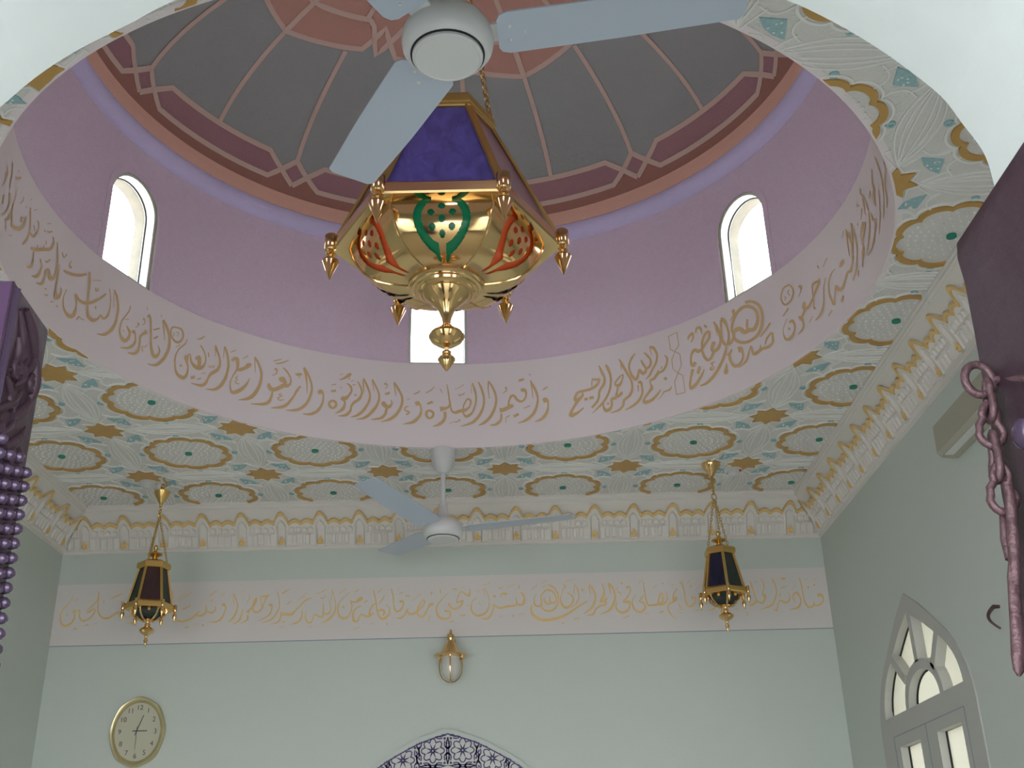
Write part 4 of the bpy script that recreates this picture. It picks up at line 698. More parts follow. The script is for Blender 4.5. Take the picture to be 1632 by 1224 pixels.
S-759,1470 -761,1474 -739,1482 -742,1486;
S-775,1456 -773,1452 -784,1453 -781,1448 -793,1450 -790,1444 -802,1445 -797,1440 -809,1439 -803,1433 -815,1430 -808,1426 -819,1419 -811,1418 -819,1405 -810,1405 -818,1388 -807,1390 -815,1375 -804,1380 -807,1368 -802,1378 -798,1366 -799,1377 -790,1369 -796,1377 -785,1376 -792,1381 -782,1385 -788,1388 -779,1392 -784,1395 -776,1398 -781,1401 -772,1404 -777,1408 -770,1406 -771,1413 -766,1404 -762,1411 -759,1398 -755,1407 -751,1394 -748,1404 -743,1392 -742,1402 -736,1391 -737,1402 -727,1393 -732,1403 -720,1399 -726,1407 -713,1406 -720,1413 -707,1413 -713,1419;
S-726,1404 -734,1405 -725,1412 -733,1413 -725,1419 -732,1421 -723,1427 -730,1430 -719,1437 -726,1440 -714,1447 -720,1451 -708,1454 -714,1459 -704,1458 -708,1464 -699,1459 -702,1466 -694,1461 -697,1468;
S-715,1536 -708,1538 -711,1521 -704,1523 -707,1507 -700,1508 -703,1493 -697,1494 -701,1479 -694,1480 -698,1466 -692,1466 -696,1452 -690,1453 -694,1436 -687,1437 -691,1420 -684,1421 -687,1406 -680,1409 -682,1395 -674,1400 -675,1385 -668,1393 -667,1379 -663,1390 -658,1377 -659,1389 -649,1379 -654,1390 -641,1383 -648,1393 -634,1390 -642,1398 -626,1398 -634,1405 -621,1408 -629,1412 -620,1419 -628,1420 -620,1430 -628,1429 -623,1439 -629,1437 -628,1447 -632,1444 -633,1453 -637,1450 -639,1458 -642,1456;
S-682,1420 -686,1427 -676,1423 -680,1431 -670,1425 -674,1435 -667,1425 -666,1437 -662,1423 -657,1434 -657,1420 -649,1428 -655,1417 -645,1420 -655,1415 -646,1411 -658,1409 -650,1404 -662,1403 -653,1398;
S-684,1459 -686,1461 -677,1466 -680,1469 -669,1472 -674,1476 -663,1480 -668,1484 -657,1490 -662,1493 -653,1500 -657,1502 -648,1510 -651,1511;
S-687,1520 -690,1524 -662,1543 -664,1545;
S-621,1542 -616,1543 -617,1529 -612,1531 -614,1517 -607,1518 -611,1503 -604,1504 -609,1486 -602,1486 -607,1466 -601,1467 -605,1450 -599,1450 -602,1436 -595,1438 -598,1425 -591,1430 -592,1417 -587,1425 -583,1414 -583,1424 -574,1416 -578,1426 -566,1421 -572,1429 -560,1429 -567,1434 -554,1438 -561,1442 -550,1448 -557,1450 -548,1456 -556,1457 -548,1464 -557,1463 -549,1471 -559,1467 -554,1477 -560,1467 -559,1480 -561,1466 -565,1481 -563,1466 -570,1479 -565,1467 -573,1476 -568,1466 -576,1474 -572,1466;
S-574,1511 -576,1515 -554,1520 -556,1525;
S-583,1538 -584,1541 -567,1549 -568,1551;
S-531,1435 -527,1433 -532,1432 -528,1431 -533,1430 -528,1427 -536,1425 -530,1422 -541,1417 -534,1413 -547,1407 -539,1402 -552,1399 -545,1393 -558,1394 -552,1386 -564,1391 -560,1382 -570,1389 -567,1379 -575,1388 -575,1380 -582,1388 -582,1383 -588,1388 -589,1385;
S-536,1422 -530,1426 -531,1414 -525,1418 -526,1405 -519,1411 -518,1399 -515,1408 -508,1399 -511,1409 -499,1403 -503,1412 -491,1406 -495,1415;
S-542,1499 -542,1505 -518,1497 -518,1505;
S-640,1362 -633,1362 -640,1350 -632,1350;
S-723,1353 -725,1358 -704,1362 -705,1365;
S-811,1328 -812,1331 -779,1342 -781,1344;
S-1048,1346 -1049,1349 -1024,1353 -1025,1356;
S-529,1436 -525,1436 -531,1429 -526,1428 -532,1422 -526,1421 -532,1415 -525,1417 -530,1408 -523,1413 -525,1403 -520,1411 -517,1400 -516,1410 -506,1399 -507,1410 -493,1401 -496,1410 -481,1407 -488,1414 -474,1420 -482,1424 -470,1436 -478,1438 -465,1449 -472,1453 -458,1461 -463,1465 -449,1472 -454,1476 -444,1476 -445,1482 -445,1474 -439,1476 -445,1466 -438,1465 -447,1456 -442,1453 -455,1446 -450,1441 -466,1434 -461,1429 -475,1425 -470,1420 -480,1420 -474,1415 -482,1415 -475,1413 -482,1409 -474,1412 -479,1401 -471,1405 -474,1392 -466,1398 -467,1385 -461,1395 -458,1383 -458,1394 -449,1385 -454,1395 -440,1392 -448,1399 -432,1405 -440,1410 -424,1422 -431,1426 -417,1436 -423,1439 -411,1443 -420,1448 -407,1446 -417,1455 -404,1446 -412,1461 -403,1447 -404,1463 -400,1447 -398,1461 -395,1447 -393,1459;
S-504,1473 -506,1476 -458,1511 -460,1513;
S-410,1521 -399,1521 -407,1507 -402,1507;
S-410,1502 -407,1504 -408,1498 -405,1499;
S-365,1534 -359,1535 -357,1509 -354,1510;
S-414,1361 -417,1360 -415,1369 -419,1369 -416,1378 -420,1378 -415,1384 -420,1386 -413,1387 -416,1391 -408,1390 -410,1394 -403,1393 -405,1396;
S-316,1516 -314,1514 -329,1503 -327,1501 -342,1491 -339,1488 -354,1478 -350,1475 -364,1468 -359,1464 -373,1457 -367,1453 -380,1446 -372,1443 -383,1434 -375,1433 -383,1423 -375,1423 -382,1411 -373,1413 -379,1400 -370,1403 -375,1389 -365,1394 -367,1379 -360,1388 -357,1373 -353,1384 -346,1370 -344,1382 -335,1369 -335,1380 -325,1370 -327,1380 -316,1373 -320,1382 -308,1380 -314,1385 -304,1390 -311,1392 -302,1402 -310,1402 -304,1412 -311,1409 -311,1418 -314,1409 -320,1420 -321,1409 -326,1421 -328,1409 -328,1422 -333,1411 -330,1422 -336,1413 -333,1423 -338,1415;
S-320,1454 -315,1457 -316,1446 -310,1450 -312,1438 -306,1443 -306,1431 -300,1438 -298,1426 -294,1434 -289,1421 -287,1432 -278,1420 -280,1432 -267,1424 -272,1434 -256,1430 -262,1439 -247,1438 -255,1445 -241,1448 -250,1452 -238,1459 -246,1461 -235,1469 -242,1471;
S-315,1458 -308,1461 -306,1438 -301,1440;
S-240,1474 -237,1466 -252,1470 -249,1462 -264,1466 -261,1458 -271,1465 -271,1456 -271,1464 -277,1461 -271,1466 -276,1468 -269,1474 -273,1476 -263,1487 -268,1489 -256,1503 -260,1506 -249,1513 -252,1518 -245,1513 -243,1520 -239,1509 -235,1515 -233,1503 -228,1510 -224,1497 -219,1505 -215,1490 -211,1500 -203,1490 -209,1498 -199,1502 -207,1503 -199,1516 -206,1517 -200,1531 -204,1531;
S-295,1528 -295,1534 -270,1528 -271,1537;
S-250,1537 -251,1540 -227,1544 -228,1547;
S-254,1386 -256,1392 -226,1391 -228,1398;
S-311,1356 -312,1360 -287,1358 -288,1365;
S-218,1440 -219,1446 -202,1443 -202,1446;
S-167,1484 -164,1481 -175,1479 -173,1475 -185,1474 -182,1470 -192,1466 -188,1463 -196,1455 -191,1454 -199,1443 -193,1443 -200,1432 -193,1432 -200,1423 -192,1424 -198,1414 -190,1416 -194,1405 -187,1410 -188,1397 -181,1404 -179,1389 -173,1398 -168,1383 -165,1394 -156,1382 -156,1394 -143,1385 -146,1396 -132,1389 -137,1399 -122,1396 -128,1404 -113,1405 -120,1411 -107,1416 -113,1420 -102,1429 -108,1431 -100,1444 -105,1445 -99,1458 -104,1459 -100,1471 -104,1471 -102,1484 -107,1483 -106,1496 -111,1495 -112,1509 -116,1507 -118,1521 -122,1520 -125,1534 -128,1532;
S-133,1529 -128,1529 -126,1488 -124,1488;
S-155,1460 -152,1460 -155,1455 -152,1455 -155,1450 -151,1451 -153,1446 -150,1449 -149,1445 -149,1448 -145,1445 -146,1448 -142,1446 -142,1449;
S-169,1514 -170,1517 -149,1520 -149,1523;
S-130,1548 -131,1551 -91,1560 -92,1563;
S-80,1450 -74,1449 -81,1441 -75,1440 -83,1432 -76,1431 -85,1422 -78,1420 -89,1412 -81,1409 -93,1401 -85,1397 -98,1392 -90,1387 -104,1384 -96,1377 -110,1378 -103,1369 -116,1375 -113,1364 -123,1374 -124,1365 -132,1375 -134,1369 -142,1376 -143,1373;
S-79,1439 -75,1445 -71,1432 -66,1439 -61,1424 -57,1433 -50,1419 -48,1430 -37,1420 -39,1431 -24,1423 -27,1434 -12,1426 -14,1438 2,1427 1,1439 16,1428 15,1439 29,1429 27,1441 38,1433 34,1442 45,1438 38,1444 48,1446 40,1447 47,1457 40,1456 43,1469 38,1467 39,1480 35,1479;
S38,1443 42,1451 46,1439 50,1448 55,1434 58,1445 65,1433 64,1444 75,1436 70,1446 83,1443 76,1450 89,1453 81,1456 90,1464 82,1464 88,1477 80,1476 85,1488 78,1486 81,1497 75,1493 75,1503 71,1500 70,1509 66,1507;
S-78,1483 -83,1490 -75,1485 -80,1492 -73,1486 -77,1495 -74,1486 -71,1495 -74,1487 -67,1491 -73,1484 -66,1487 -71,1482 -66,1483;
S-42,1485 -46,1487 -38,1491 -43,1493 -35,1496 -40,1500 -32,1499 -35,1505 -30,1498 -29,1507 -26,1495 -23,1507 -20,1493 -19,1507 -14,1493 -15,1506 -9,1495 -11,1506 -5,1497 -6,1505;
S-57,1534 -54,1537 -53,1531 -50,1534 -49,1527 -47,1532 -43,1527 -44,1531 -36,1530 -39,1534 -30,1536 -32,1539 -24,1542 -26,1544;
S-6,1529 -7,1532 39,1553 38,1556;
S54,1544 63,1543 55,1525 58,1524;
D28,1382 26,1379 22,1377 19,1379 17,1382 19,1386 23,1388 26,1386;
S51,1384 50,1387 80,1393 78,1397;
S-49,1375 -51,1377 -33,1384 -35,1387;
S123,1442 126,1440 119,1436 123,1433 115,1429 121,1427 112,1421 120,1420 113,1411 121,1412 115,1400 123,1402 118,1391 125,1394 121,1385 127,1389 125,1381 130,1386 129,1378 133,1382;
S63,1504 68,1509 68,1498 73,1503 72,1492 79,1497 75,1486 83,1490 77,1479 86,1481 79,1471 88,1472 78,1464 87,1462 75,1457 83,1453 70,1449 77,1444 64,1441 71,1436;
S147,1495 150,1493 142,1489 145,1487 137,1483 141,1480 133,1475 138,1473 131,1463 137,1463 131,1451 138,1451 133,1440 140,1443 137,1432 144,1439 144,1428 148,1437 151,1425 153,1436 160,1425 159,1436 169,1427 165,1436 177,1434 169,1438 178,1446 170,1446 176,1458 169,1458 175,1469 168,1469 174,1477 168,1476 174,1482 168,1483 177,1488 172,1491 185,1497 180,1502 195,1506 190,1513 205,1512 203,1520 214,1511 216,1520 224,1508 228,1515 233,1502 239,1508 240,1493 246,1497 245,1481 252,1484 247,1471 254,1472 246,1462 253,1461 242,1455 250,1451 239,1450 244,1443 237,1450 237,1441 232,1452 231,1442 225,1452 226,1443 217,1449 221,1440 210,1446 213,1436 206,1445 204,1434 202,1447 196,1440 197,1453 190,1447 193,1458 186,1454 191,1463 184,1461 190,1468 184,1467 188,1473 184,1472;
S214,1482 219,1482 214,1451 221,1452;
S206,1542 208,1547 214,1538 217,1545 223,1535 226,1542 230,1530 236,1537 238,1522 245,1528 246,1513 253,1518 252,1502 260,1506 256,1491 264,1493 259,1479 266,1480 259,1467 266,1467 258,1455 265,1454 254,1443 262,1440 249,1433 257,1428 243,1424 250,1417 234,1417 241,1408 226,1412 230,1401 217,1409 218,1398 207,1409 206,1398 197,1410 194,1400 189,1414 184,1406 181,1420 175,1414 175,1426 169,1422 173,1433 166,1431 172,1440 166,1440 172,1449 166,1449;
S117,1436 123,1435 115,1427 122,1426 112,1418 122,1418 112,1408 122,1410 114,1398 125,1401 118,1386 130,1393 125,1375 136,1386 136,1366 145,1379 149,1358 157,1372 163,1352 168,1367 177,1349 180,1365 192,1348 192,1364 207,1348 205,1364 223,1351 221,1366 240,1354 237,1369 256,1358 253,1372 271,1363 267,1376 285,1368 280,1381 298,1374 293,1387 312,1382 306,1393 326,1391 320,1401 339,1399 334,1408 353,1409 348,1417 367,1419 362,1427 381,1428 376,1435 393,1435 389,1442 405,1441 402,1448 417,1448 414,1454;
S282,1486 278,1488 285,1496 281,1498 287,1506 284,1508 291,1515 287,1517 296,1520 292,1524 302,1525 297,1529 306,1531 298,1532 304,1539 297,1534 299,1543 294,1538 295,1547 289,1542;
S278,1488 281,1486 275,1482 279,1480 271,1475 276,1474 270,1467 276,1467 270,1455 278,1457 272,1442 282,1446 276,1431 287,1437 283,1422 292,1431 291,1415 298,1428 300,1412 302,1426 310,1413 306,1426 318,1418 312,1428 325,1425 318,1432 333,1436 326,1441 341,1448 333,1452 345,1460 338,1462 344,1470 338,1468 340,1478 334,1473 335,1484 330,1479 327,1491 323,1486 319,1496 316,1492 310,1502 308,1499;
D312,1470 311,1468 309,1467 307,1468 307,1470 307,1472 310,1473 311,1472;
S348,1542 351,1544 353,1532 357,1535 359,1523 364,1526 363,1513 369,1515 366,1500 372,1501 368,1486 374,1486 367,1473 373,1472 364,1462 370,1460 359,1452 364,1448 352,1442 357,1438 344,1434 348,1430 334,1426 337,1422 324,1418 326,1415;
S347,1539 351,1539 343,1490 346,1489;
S384,1521 389,1522 385,1515 390,1515 386,1508 391,1509 389,1503 391,1507 395,1505 391,1509 399,1511 395,1513 402,1516 399,1518;
S424,1537 429,1542 429,1531 435,1537 435,1525 442,1531 439,1518 448,1523 445,1507 454,1511 450,1494 459,1498 453,1482 463,1484 453,1471 463,1470 451,1459 461,1457 447,1448 457,1444 441,1436 451,1431 434,1424 444,1418 426,1414 434,1406 416,1405 421,1397 404,1397 407,1391 391,1388 393,1384;
S422,1528 430,1530 430,1487 433,1488;
S490,1545 494,1547 494,1536 498,1538 497,1527 502,1529 500,1518 505,1520 500,1509 507,1510 499,1499 508,1499 498,1491 508,1489 495,1483 506,1479 491,1476 503,1471 487,1469 499,1462 483,1461 494,1454 479,1452 488,1448 479,1443 486,1448 488,1440 487,1449 498,1441 495,1451 507,1444 502,1453 513,1450 506,1457 517,1457 510,1462 521,1463 515,1467;
S507,1434 508,1423 499,1433 500,1423 491,1432 492,1422 481,1429 485,1420 471,1424 475,1416 460,1416 465,1409 450,1408 457,1402 445,1399 453,1395 441,1390 450,1386 438,1385 443,1377 430,1382 432,1374 419,1380 420,1374 408,1378 408,1373;
S509,1450 517,1448 502,1430 513,1427;
S525,1542 532,1548 532,1534 539,1542 539,1527 547,1534 545,1519 554,1525 550,1507 560,1511 554,1493 564,1496 556,1480 566,1481 555,1467 566,1466 552,1455 563,1452 547,1442 558,1437 540,1428 551,1422 532,1415 542,1407 522,1404 529,1395 509,1396 513,1387 493,1389 495,1383 476,1382 477,1379;
S528,1538 536,1539 536,1485 539,1485;
S575,1493 578,1500 581,1491 584,1497 587,1489 589,1494 590,1487 594,1489 591,1483 595,1483 591,1477 593,1477 590,1472 592,1471;
S626,1510 619,1522 631,1514 625,1525 636,1518 633,1528 637,1520 641,1528 639,1518 646,1521 641,1511 647,1512 641,1504 647,1503 638,1494 643,1492 632,1483 637,1480 625,1473 630,1468 615,1462 620,1457 604,1452 609,1447 597,1442 605,1443 607,1436 608,1446 620,1436 620,1449 627,1435 632,1449 629,1434 640,1442 632,1431 642,1433 633,1426 641,1425 630,1418 638,1415 625,1408 633,1403 619,1401 626,1393 611,1397 616,1386 602,1393 605,1381 594,1392 593,1379 587,1393 582,1382 580,1397 573,1388 574,1402 567,1395 569,1407 562,1402 567,1413 559,1410 565,1419 558,1419 566,1426 560,1427 568,1434 564,1436 571,1443 568,1444;
D605,1543 603,1540 599,1538 596,1540 595,1544 596,1547 600,1548 603,1547;
S577,1526 580,1525 571,1505 574,1504;
S596,1355 595,1359 629,1366 628,1371;
D287,1338 285,1335 281,1333 278,1335 276,1339 278,1342 282,1344 285,1342;
S339,1355 338,1359 372,1362 371,1367;
S181,1529 179,1532 200,1541 198,1544;
S124,1518 122,1521 155,1542 153,1545;
S177,1550 176,1553 202,1564 201,1567;
D335,1552 335,1550 333,1550 332,1550 331,1552 332,1553 333,1554 335,1553;
S308,1559 307,1562 345,1567 344,1570;
S712,1549 716,1549 712,1536 717,1537 713,1523 718,1524 714,1509 720,1510 715,1493 721,1494 717,1476 723,1476 718,1459 725,1461 720,1445 727,1446 723,1431 730,1434 728,1420 734,1426 737,1415 739,1425 747,1416 746,1426 755,1417 755,1428 765,1417 764,1428 775,1418 774,1429 785,1421 782,1431 795,1425 791,1434 805,1431 800,1438 813,1440 806,1443 816,1452 808,1453 817,1465 809,1464 816,1476 808,1473 812,1483 806,1478 806,1487 803,1480 798,1486 802,1480 793,1479 800,1476 790,1469 797,1467 787,1459 794,1458 784,1449 791,1448 781,1439 788,1438 780,1429 788,1431 782,1422 790,1428 788,1417 792,1427 796,1416 795,1427 805,1418 802,1429 815,1422 810,1432 824,1429 817,1437 831,1439 824,1444 837,1450 830,1453 840,1461 834,1462 839,1472 834,1471 835,1483 831,1481 831,1493 828,1492;
S711,1478 714,1475 701,1467 705,1463 690,1455 696,1451 684,1445 692,1444 690,1437 694,1444 699,1435 702,1443 705,1433 710,1439 708,1427 716,1431 711,1419 720,1421 711,1412 721,1410 707,1405 716,1399 700,1397 708,1389 694,1393 698,1382 687,1392 687,1380 679,1393 675,1382 672,1397 665,1387 665,1403 657,1396 658,1412 650,1408 654,1422 646,1420 652,1432 645,1431 652,1442 647,1443 655,1453 650,1454 659,1462 655,1464 665,1472 662,1473 672,1481 669,1483;
S690,1540 688,1542 709,1556 707,1559;
S763,1511 761,1514 786,1527 785,1530;
D821,1536 820,1533 816,1532 813,1533 812,1536 814,1539 817,1541 820,1539;
D852,1535 851,1533 849,1532 847,1533 846,1535 847,1538 849,1539 852,1538;
S863,1521 862,1524 875,1529 872,1533;
S789,1378 787,1384 810,1386 808,1392;
S708,1373 707,1376 738,1381 738,1384;
S887,1507 892,1504 882,1501 886,1497 876,1494 880,1491 871,1486 876,1484 866,1475 872,1474 862,1463 869,1462 861,1452 869,1453 865,1443 872,1451 872,1438 876,1450 882,1439 874,1449 886,1448 873,1449 886,1456 873,1456 885,1458 874,1463 878,1455 885,1464 879,1455 889,1458 879,1455 887,1449 873,1450 879,1443 864,1442 869,1435 855,1436 859,1429 848,1432 851,1425 841,1428 845,1422 835,1423 841,1419 831,1414 838,1413 830,1405 837,1405 830,1395 837,1397 833,1385 840,1388 838,1375 845,1379 845,1365 850,1369 853,1357 857,1360 863,1348 866,1351 872,1339 875,1342;
S904,1540 906,1544 908,1538 911,1544 912,1536 917,1543 914,1532 922,1536 917,1520 926,1522 921,1504 928,1505 923,1488 930,1489 925,1473 931,1474 925,1459 931,1460 926,1446 932,1448 927,1435 934,1437 929,1424 937,1427 933,1415 941,1421 939,1408 945,1417 947,1404 950,1414 958,1405 954,1414 967,1412 961,1419 976,1422 969,1427 982,1432 975,1435 985,1442 978,1443 985,1452 978,1452 984,1461 977,1455 976,1464 977,1453 968,1462 973,1449 967,1462 965,1446 972,1458 958,1454 971,1460 959,1459 969,1463 961,1462;
S894,1430 897,1429 893,1425 896,1424 891,1420 895,1420 892,1414 896,1416 896,1409 900,1413 902,1405 906,1409 905,1402 909,1403 903,1400 907,1397 899,1396 902,1393 895,1392 897,1389;
S893,1373 892,1376 912,1381 911,1384;
S957,1510 954,1515 972,1520 969,1525;
S944,1532 942,1534 966,1550 964,1552;
S987,1498 985,1500 1025,1532 1023,1534;
S974,1384 974,1390 995,1387 994,1394;
S1043,1386 1043,1389 1053,1387 1052,1392 1064,1389 1062,1395 1073,1391 1071,1398 1080,1395 1077,1401 1085,1400 1082,1404 1090,1405 1088,1408;
S1278,1541 1282,1542 1279,1532 1285,1533 1279,1523 1287,1525 1281,1511 1289,1514 1284,1496 1293,1498 1289,1478 1296,1480 1292,1462 1299,1464 1295,1449 1302,1451 1297,1439 1305,1440 1296,1431 1304,1429 1291,1425 1298,1419 1283,1419 1288,1411 1276,1415 1279,1405 1271,1414 1270,1404 1265,1414 1263,1405 1258,1415 1257,1407;
S1298,1427 1302,1433 1308,1422 1312,1429 1317,1417 1321,1426 1326,1414 1328,1424 1335,1416 1331,1425 1340,1421 1334,1427 1344,1427 1337,1431 1349,1435 1340,1438 1354,1445 1342,1447 1356,1454 1342,1453 1354,1462 1342,1453 1349,1465 1341,1454 1346,1467 1338,1457 1343,1468 1336,1460 1341,1467 1334,1464 1340,1470 1334,1470 1343,1479 1338,1480 1348,1491 1343,1492 1352,1502 1346,1503 1353,1512 1347,1512 1353,1521 1346,1519 1351,1529 1345,1526 1347,1537 1342,1533 1343,1543 1338,1540 1338,1550 1334,1547;
S1395,1548 1400,1551 1399,1540 1404,1542 1402,1531 1408,1534 1405,1521 1412,1523 1408,1507 1414,1509 1410,1492 1416,1492 1410,1477 1416,1476 1407,1463 1413,1462 1401,1450 1407,1447 1395,1437 1401,1434 1388,1426 1396,1422 1381,1416 1388,1410 1371,1408 1376,1399 1356,1401 1358,1392 1335,1393 1336,1388 1315,1386 1315,1383;
S1397,1547 1402,1547 1395,1522 1398,1522;
S1234,1523 1233,1526 1254,1526 1254,1529;
S1304,1524 1302,1526 1320,1540 1318,1542;
S1444,1541 1444,1551 1466,1542 1467,1553;
S1438,1492 1437,1497 1464,1504 1463,1508;
S1384,1385 1388,1389 1390,1380 1394,1384 1396,1374 1400,1380 1405,1374 1400,1379 1409,1385 1402,1386 1411,1399 1405,1399 1414,1410 1408,1412 1419,1418 1414,1422 1425,1425 1421,1430 1430,1427 1430,1435 1433,1425 1438,1432 1439,1419 1445,1426 1447,1413 1450,1423 1456,1414 1455,1423 1465,1417 1461,1426 1473,1423 1467,1429 1478,1431 1471,1435 1482,1441 1476,1442 1484,1450 1478,1450 1481,1459 1477,1457 1477,1467 1474,1464 1473,1474 1470,1472;
S1425,1450 1420,1453 1436,1469 1433,1471;
S1508,1418 1505,1416 1504,1428 1500,1426 1500,1438 1495,1436 1498,1447 1491,1445 1499,1452 1492,1453 1502,1455 1495,1460 1506,1459 1499,1465 1510,1462 1505,1471 1515,1464 1513,1475 1517,1465 1523,1475 1520,1461 1529,1467 1526,1452 1533,1456 1529,1443 1536,1446 1531,1437 1538,1439 1532,1432 1539,1432 1530,1425 1538,1424 1527,1415 1535,1413 1522,1404 1530,1399 1515,1396 1521,1388 1504,1391 1506,1383 1488,1387 1489,1381 1472,1383 1472,1379;
S1494,1486 1493,1488 1522,1510 1520,1512;
S1539,1547 1545,1549 1541,1535 1547,1537 1543,1523 1549,1525 1545,1510 1550,1511 1546,1493 1552,1494 1546,1474 1553,1475 1547,1456 1554,1457 1548,1441 1555,1442 1549,1427 1556,1429 1552,1414 1559,1417 1557,1402 1564,1407 1563,1392 1571,1400 1572,1385 1576,1396 1584,1386 1582,1397 1596,1392 1590,1401 1604,1400 1596,1405 1606,1409 1598,1409 1604,1416 1599,1415 1602,1423 1599,1422;
S1599,1398 1601,1407 1609,1396 1611,1406 1619,1395 1620,1405 1630,1397 1627,1407 1640,1404 1634,1411 1649,1414 1643,1419 1655,1424 1648,1427 1657,1435 1650,1434 1657,1445 1650,1442 1655,1453 1647,1448 1650,1460 1644,1448 1643,1464 1639,1446 1634,1465 1637,1445 1627,1460 1637,1446 1624,1455 1635,1445 1622,1451 1631,1443;
D1588,1497 1586,1493 1582,1491 1577,1493 1576,1497 1579,1502 1583,1503 1587,1501;
D1623,1509 1620,1504 1616,1503 1612,1505 1610,1509 1613,1513 1617,1515 1621,1513;
S1568,1534 1566,1536 1588,1546 1586,1548;
S1614,1530 1613,1533 1637,1547 1635,1549;
S1245,1378 1251,1378 1243,1354 1247,1354;
S1179,1387 1178,1389 1183,1389 1182,1392 1187,1391 1186,1394 1191,1392 1191,1395 1195,1392 1196,1395 1200,1390 1201,1393 1201,1389 1204,1389 1200,1390 1201,1387 1195,1388 1195,1385 1190,1387 1190,1384"""


# ---------------------------------------------------------------- materials
M = {}
M['wall'] = mat('wall paint pale green', (0.585, 0.635, 0.592), 0.75, bump=0.08, bscale=120)
M['white'] = mat('white plaster', (0.74, 0.74, 0.70), 0.8, bump=0.12, bscale=60)
M['revdim'] = mat('window reveal toned down', (0.30, 0.275, 0.22), 0.9, vary=0.3, vscale=14)  # reveal colour darkened against the strong daylight, with a patchy tone
M['arch'] = mat('white arch plaster', (0.46, 0.495, 0.485), 0.75, bump=0.25, bscale=14)
M['ceil'] = mat('ceiling gypsum', (0.76, 0.735, 0.71), 0.7, bump=0.5, bscale=90)
M['relief'] = mat('white relief', (0.86, 0.85, 0.82), 0.55)
M['cornice'] = mat('cornice gypsum', (0.76, 0.72, 0.68), 0.65, bump=0.1, bscale=60)
M['gilt'] = mat('ochre gold paint', (0.56, 0.33, 0.10), 0.42, spec=0.4, vary=0.1, vscale=30)
M['giltb'] = mat('bright gold paint', (0.78, 0.55, 0.25), 0.35, metal=0.3, vary=0.1, vscale=30)
M['teal'] = mat('teal paint', (0.34, 0.52, 0.55), 0.6, vary=0.25, vscale=120)
M['greend'] = mat('green boss paint', (0.03, 0.26, 0.18), 0.4)
M['band'] = mat('pinkish white band', (0.86, 0.77, 0.79), 0.8)
M['wband'] = mat('white wall band', (0.72, 0.67, 0.65), 0.8)
M['ink'] = mat('gold lettering', (0.70, 0.485, 0.25), 0.5, vary=0.08, vscale=25)
M['inkw'] = mat('gold lettering pale', (0.80, 0.56, 0.25), 0.5, vary=0.08, vscale=25)
M['line'] = mat('grey blue line', (0.30, 0.34, 0.42), 0.7)
M['lav'] = mat('lavender plaster', (0.80, 0.635, 0.785), 0.85, bump=0.6, bscale=160, vary=0.05, vscale=40)
M['lavm'] = mat('lavender moulding', (0.66, 0.58, 0.86), 0.8, bump=0.3, bscale=120)
M['orange'] = mat('salmon ring', (0.80, 0.46, 0.37), 0.8, bump=0.3, bscale=120)
M['dorange'] = mat('dome base salmon shaded', (0.42, 0.20, 0.16), 0.85, bump=0.3, bscale=120)  # the ring's salmon paint, with the dome base's shade mixed into the colour
M['dpink'] = mat('dome crown salmon', (0.55, 0.30, 0.25), 0.85, bump=0.3, bscale=120)
M['dpurple'] = mat('dome plum panel', (0.40, 0.215, 0.245), 0.85, bump=0.3, bscale=120)
M['dgrey'] = mat('dome grey green', (0.35, 0.36, 0.36), 0.85, bump=0.3, bscale=120, vary=0.06, vscale=3)
M['strap'] = mat('dome pink strap', (0.66, 0.48, 0.42), 0.85)
M['brass'] = mat('polished brass', (0.82, 0.55, 0.26), 0.12, metal=1.0)
M['brasso'] = mat('old brass', (0.72, 0.48, 0.17), 0.24, metal=1.0)
M['brassd'] = mat('dull brass', (0.55, 0.36, 0.12), 0.4, metal=0.85)
M['fan'] = mat('fan enamel blue grey', (0.50, 0.56, 0.66), 0.35, spec=0.4)
M['fanw'] = mat('fan enamel white', (0.66, 0.66, 0.66), 0.3, spec=0.5)
M['dark'] = mat('dark rubber and shade', (0.02, 0.02, 0.025), 0.5)
M['alu'] = mat('white aluminium', (0.66, 0.66, 0.63), 0.4)
M['wfr'] = mat('window frame shaded', (0.50, 0.50, 0.47), 0.65)  # white aluminium darkened; the shade on the frames is in the colour
M['floor'] = mat('carpet', (0.74, 0.70, 0.63), 0.95, vary=0.15, vscale=60)
M['ground'] = mat('courtyard paving', (0.49, 0.48, 0.46), 0.9, vary=0.1)
M['ac'] = mat('beige air conditioner', (0.40, 0.385, 0.31), 0.5)
M['wood'] = mat('plum varnished wood', (0.042, 0.021, 0.032), 0.46, bump=0.35, bscale=22, vary=0.35, vscale=14, spec=0.35)
M['woodf'] = mat('plum painted wood', (0.10, 0.055, 0.115), 0.45, bump=0.12, bscale=70, vary=0.15, vscale=40)
M['stud'] = mat('lacquered studs', (0.10, 0.07, 0.12), 0.2, metal=0.5, spec=0.6)
M['iron'] = mat('rusty purple iron', (0.105, 0.06, 0.068), 0.36, metal=0.35, bump=0.5, bscale=60, vary=0.3, vscale=60)
M['cface'] = mat('cream clock face', (0.55, 0.53, 0.41), 0.5)
M['cnum'] = mat('clock numerals', (0.10, 0.10, 0.12), 0.5)
M['cgold'] = mat('clock gilt frame', (0.62, 0.54, 0.32), 0.25, metal=0.7)
M['navy'] = mat('navy glaze', (0.06, 0.05, 0.16), 0.3)
M['tilew'] = mat('white glaze', (0.60, 0.59, 0.57), 0.3)
M['wtile'] = mat('pale green border', (0.56, 0.6, 0.56), 0.5)
M['led'] = mat('red led', (0.8, 0.03, 0.02), 0.3)
M['pinkg'] = glass_mat('pink sheet glass', (0.72, 0.50, 0.56), trans=0.45, body=0.6)
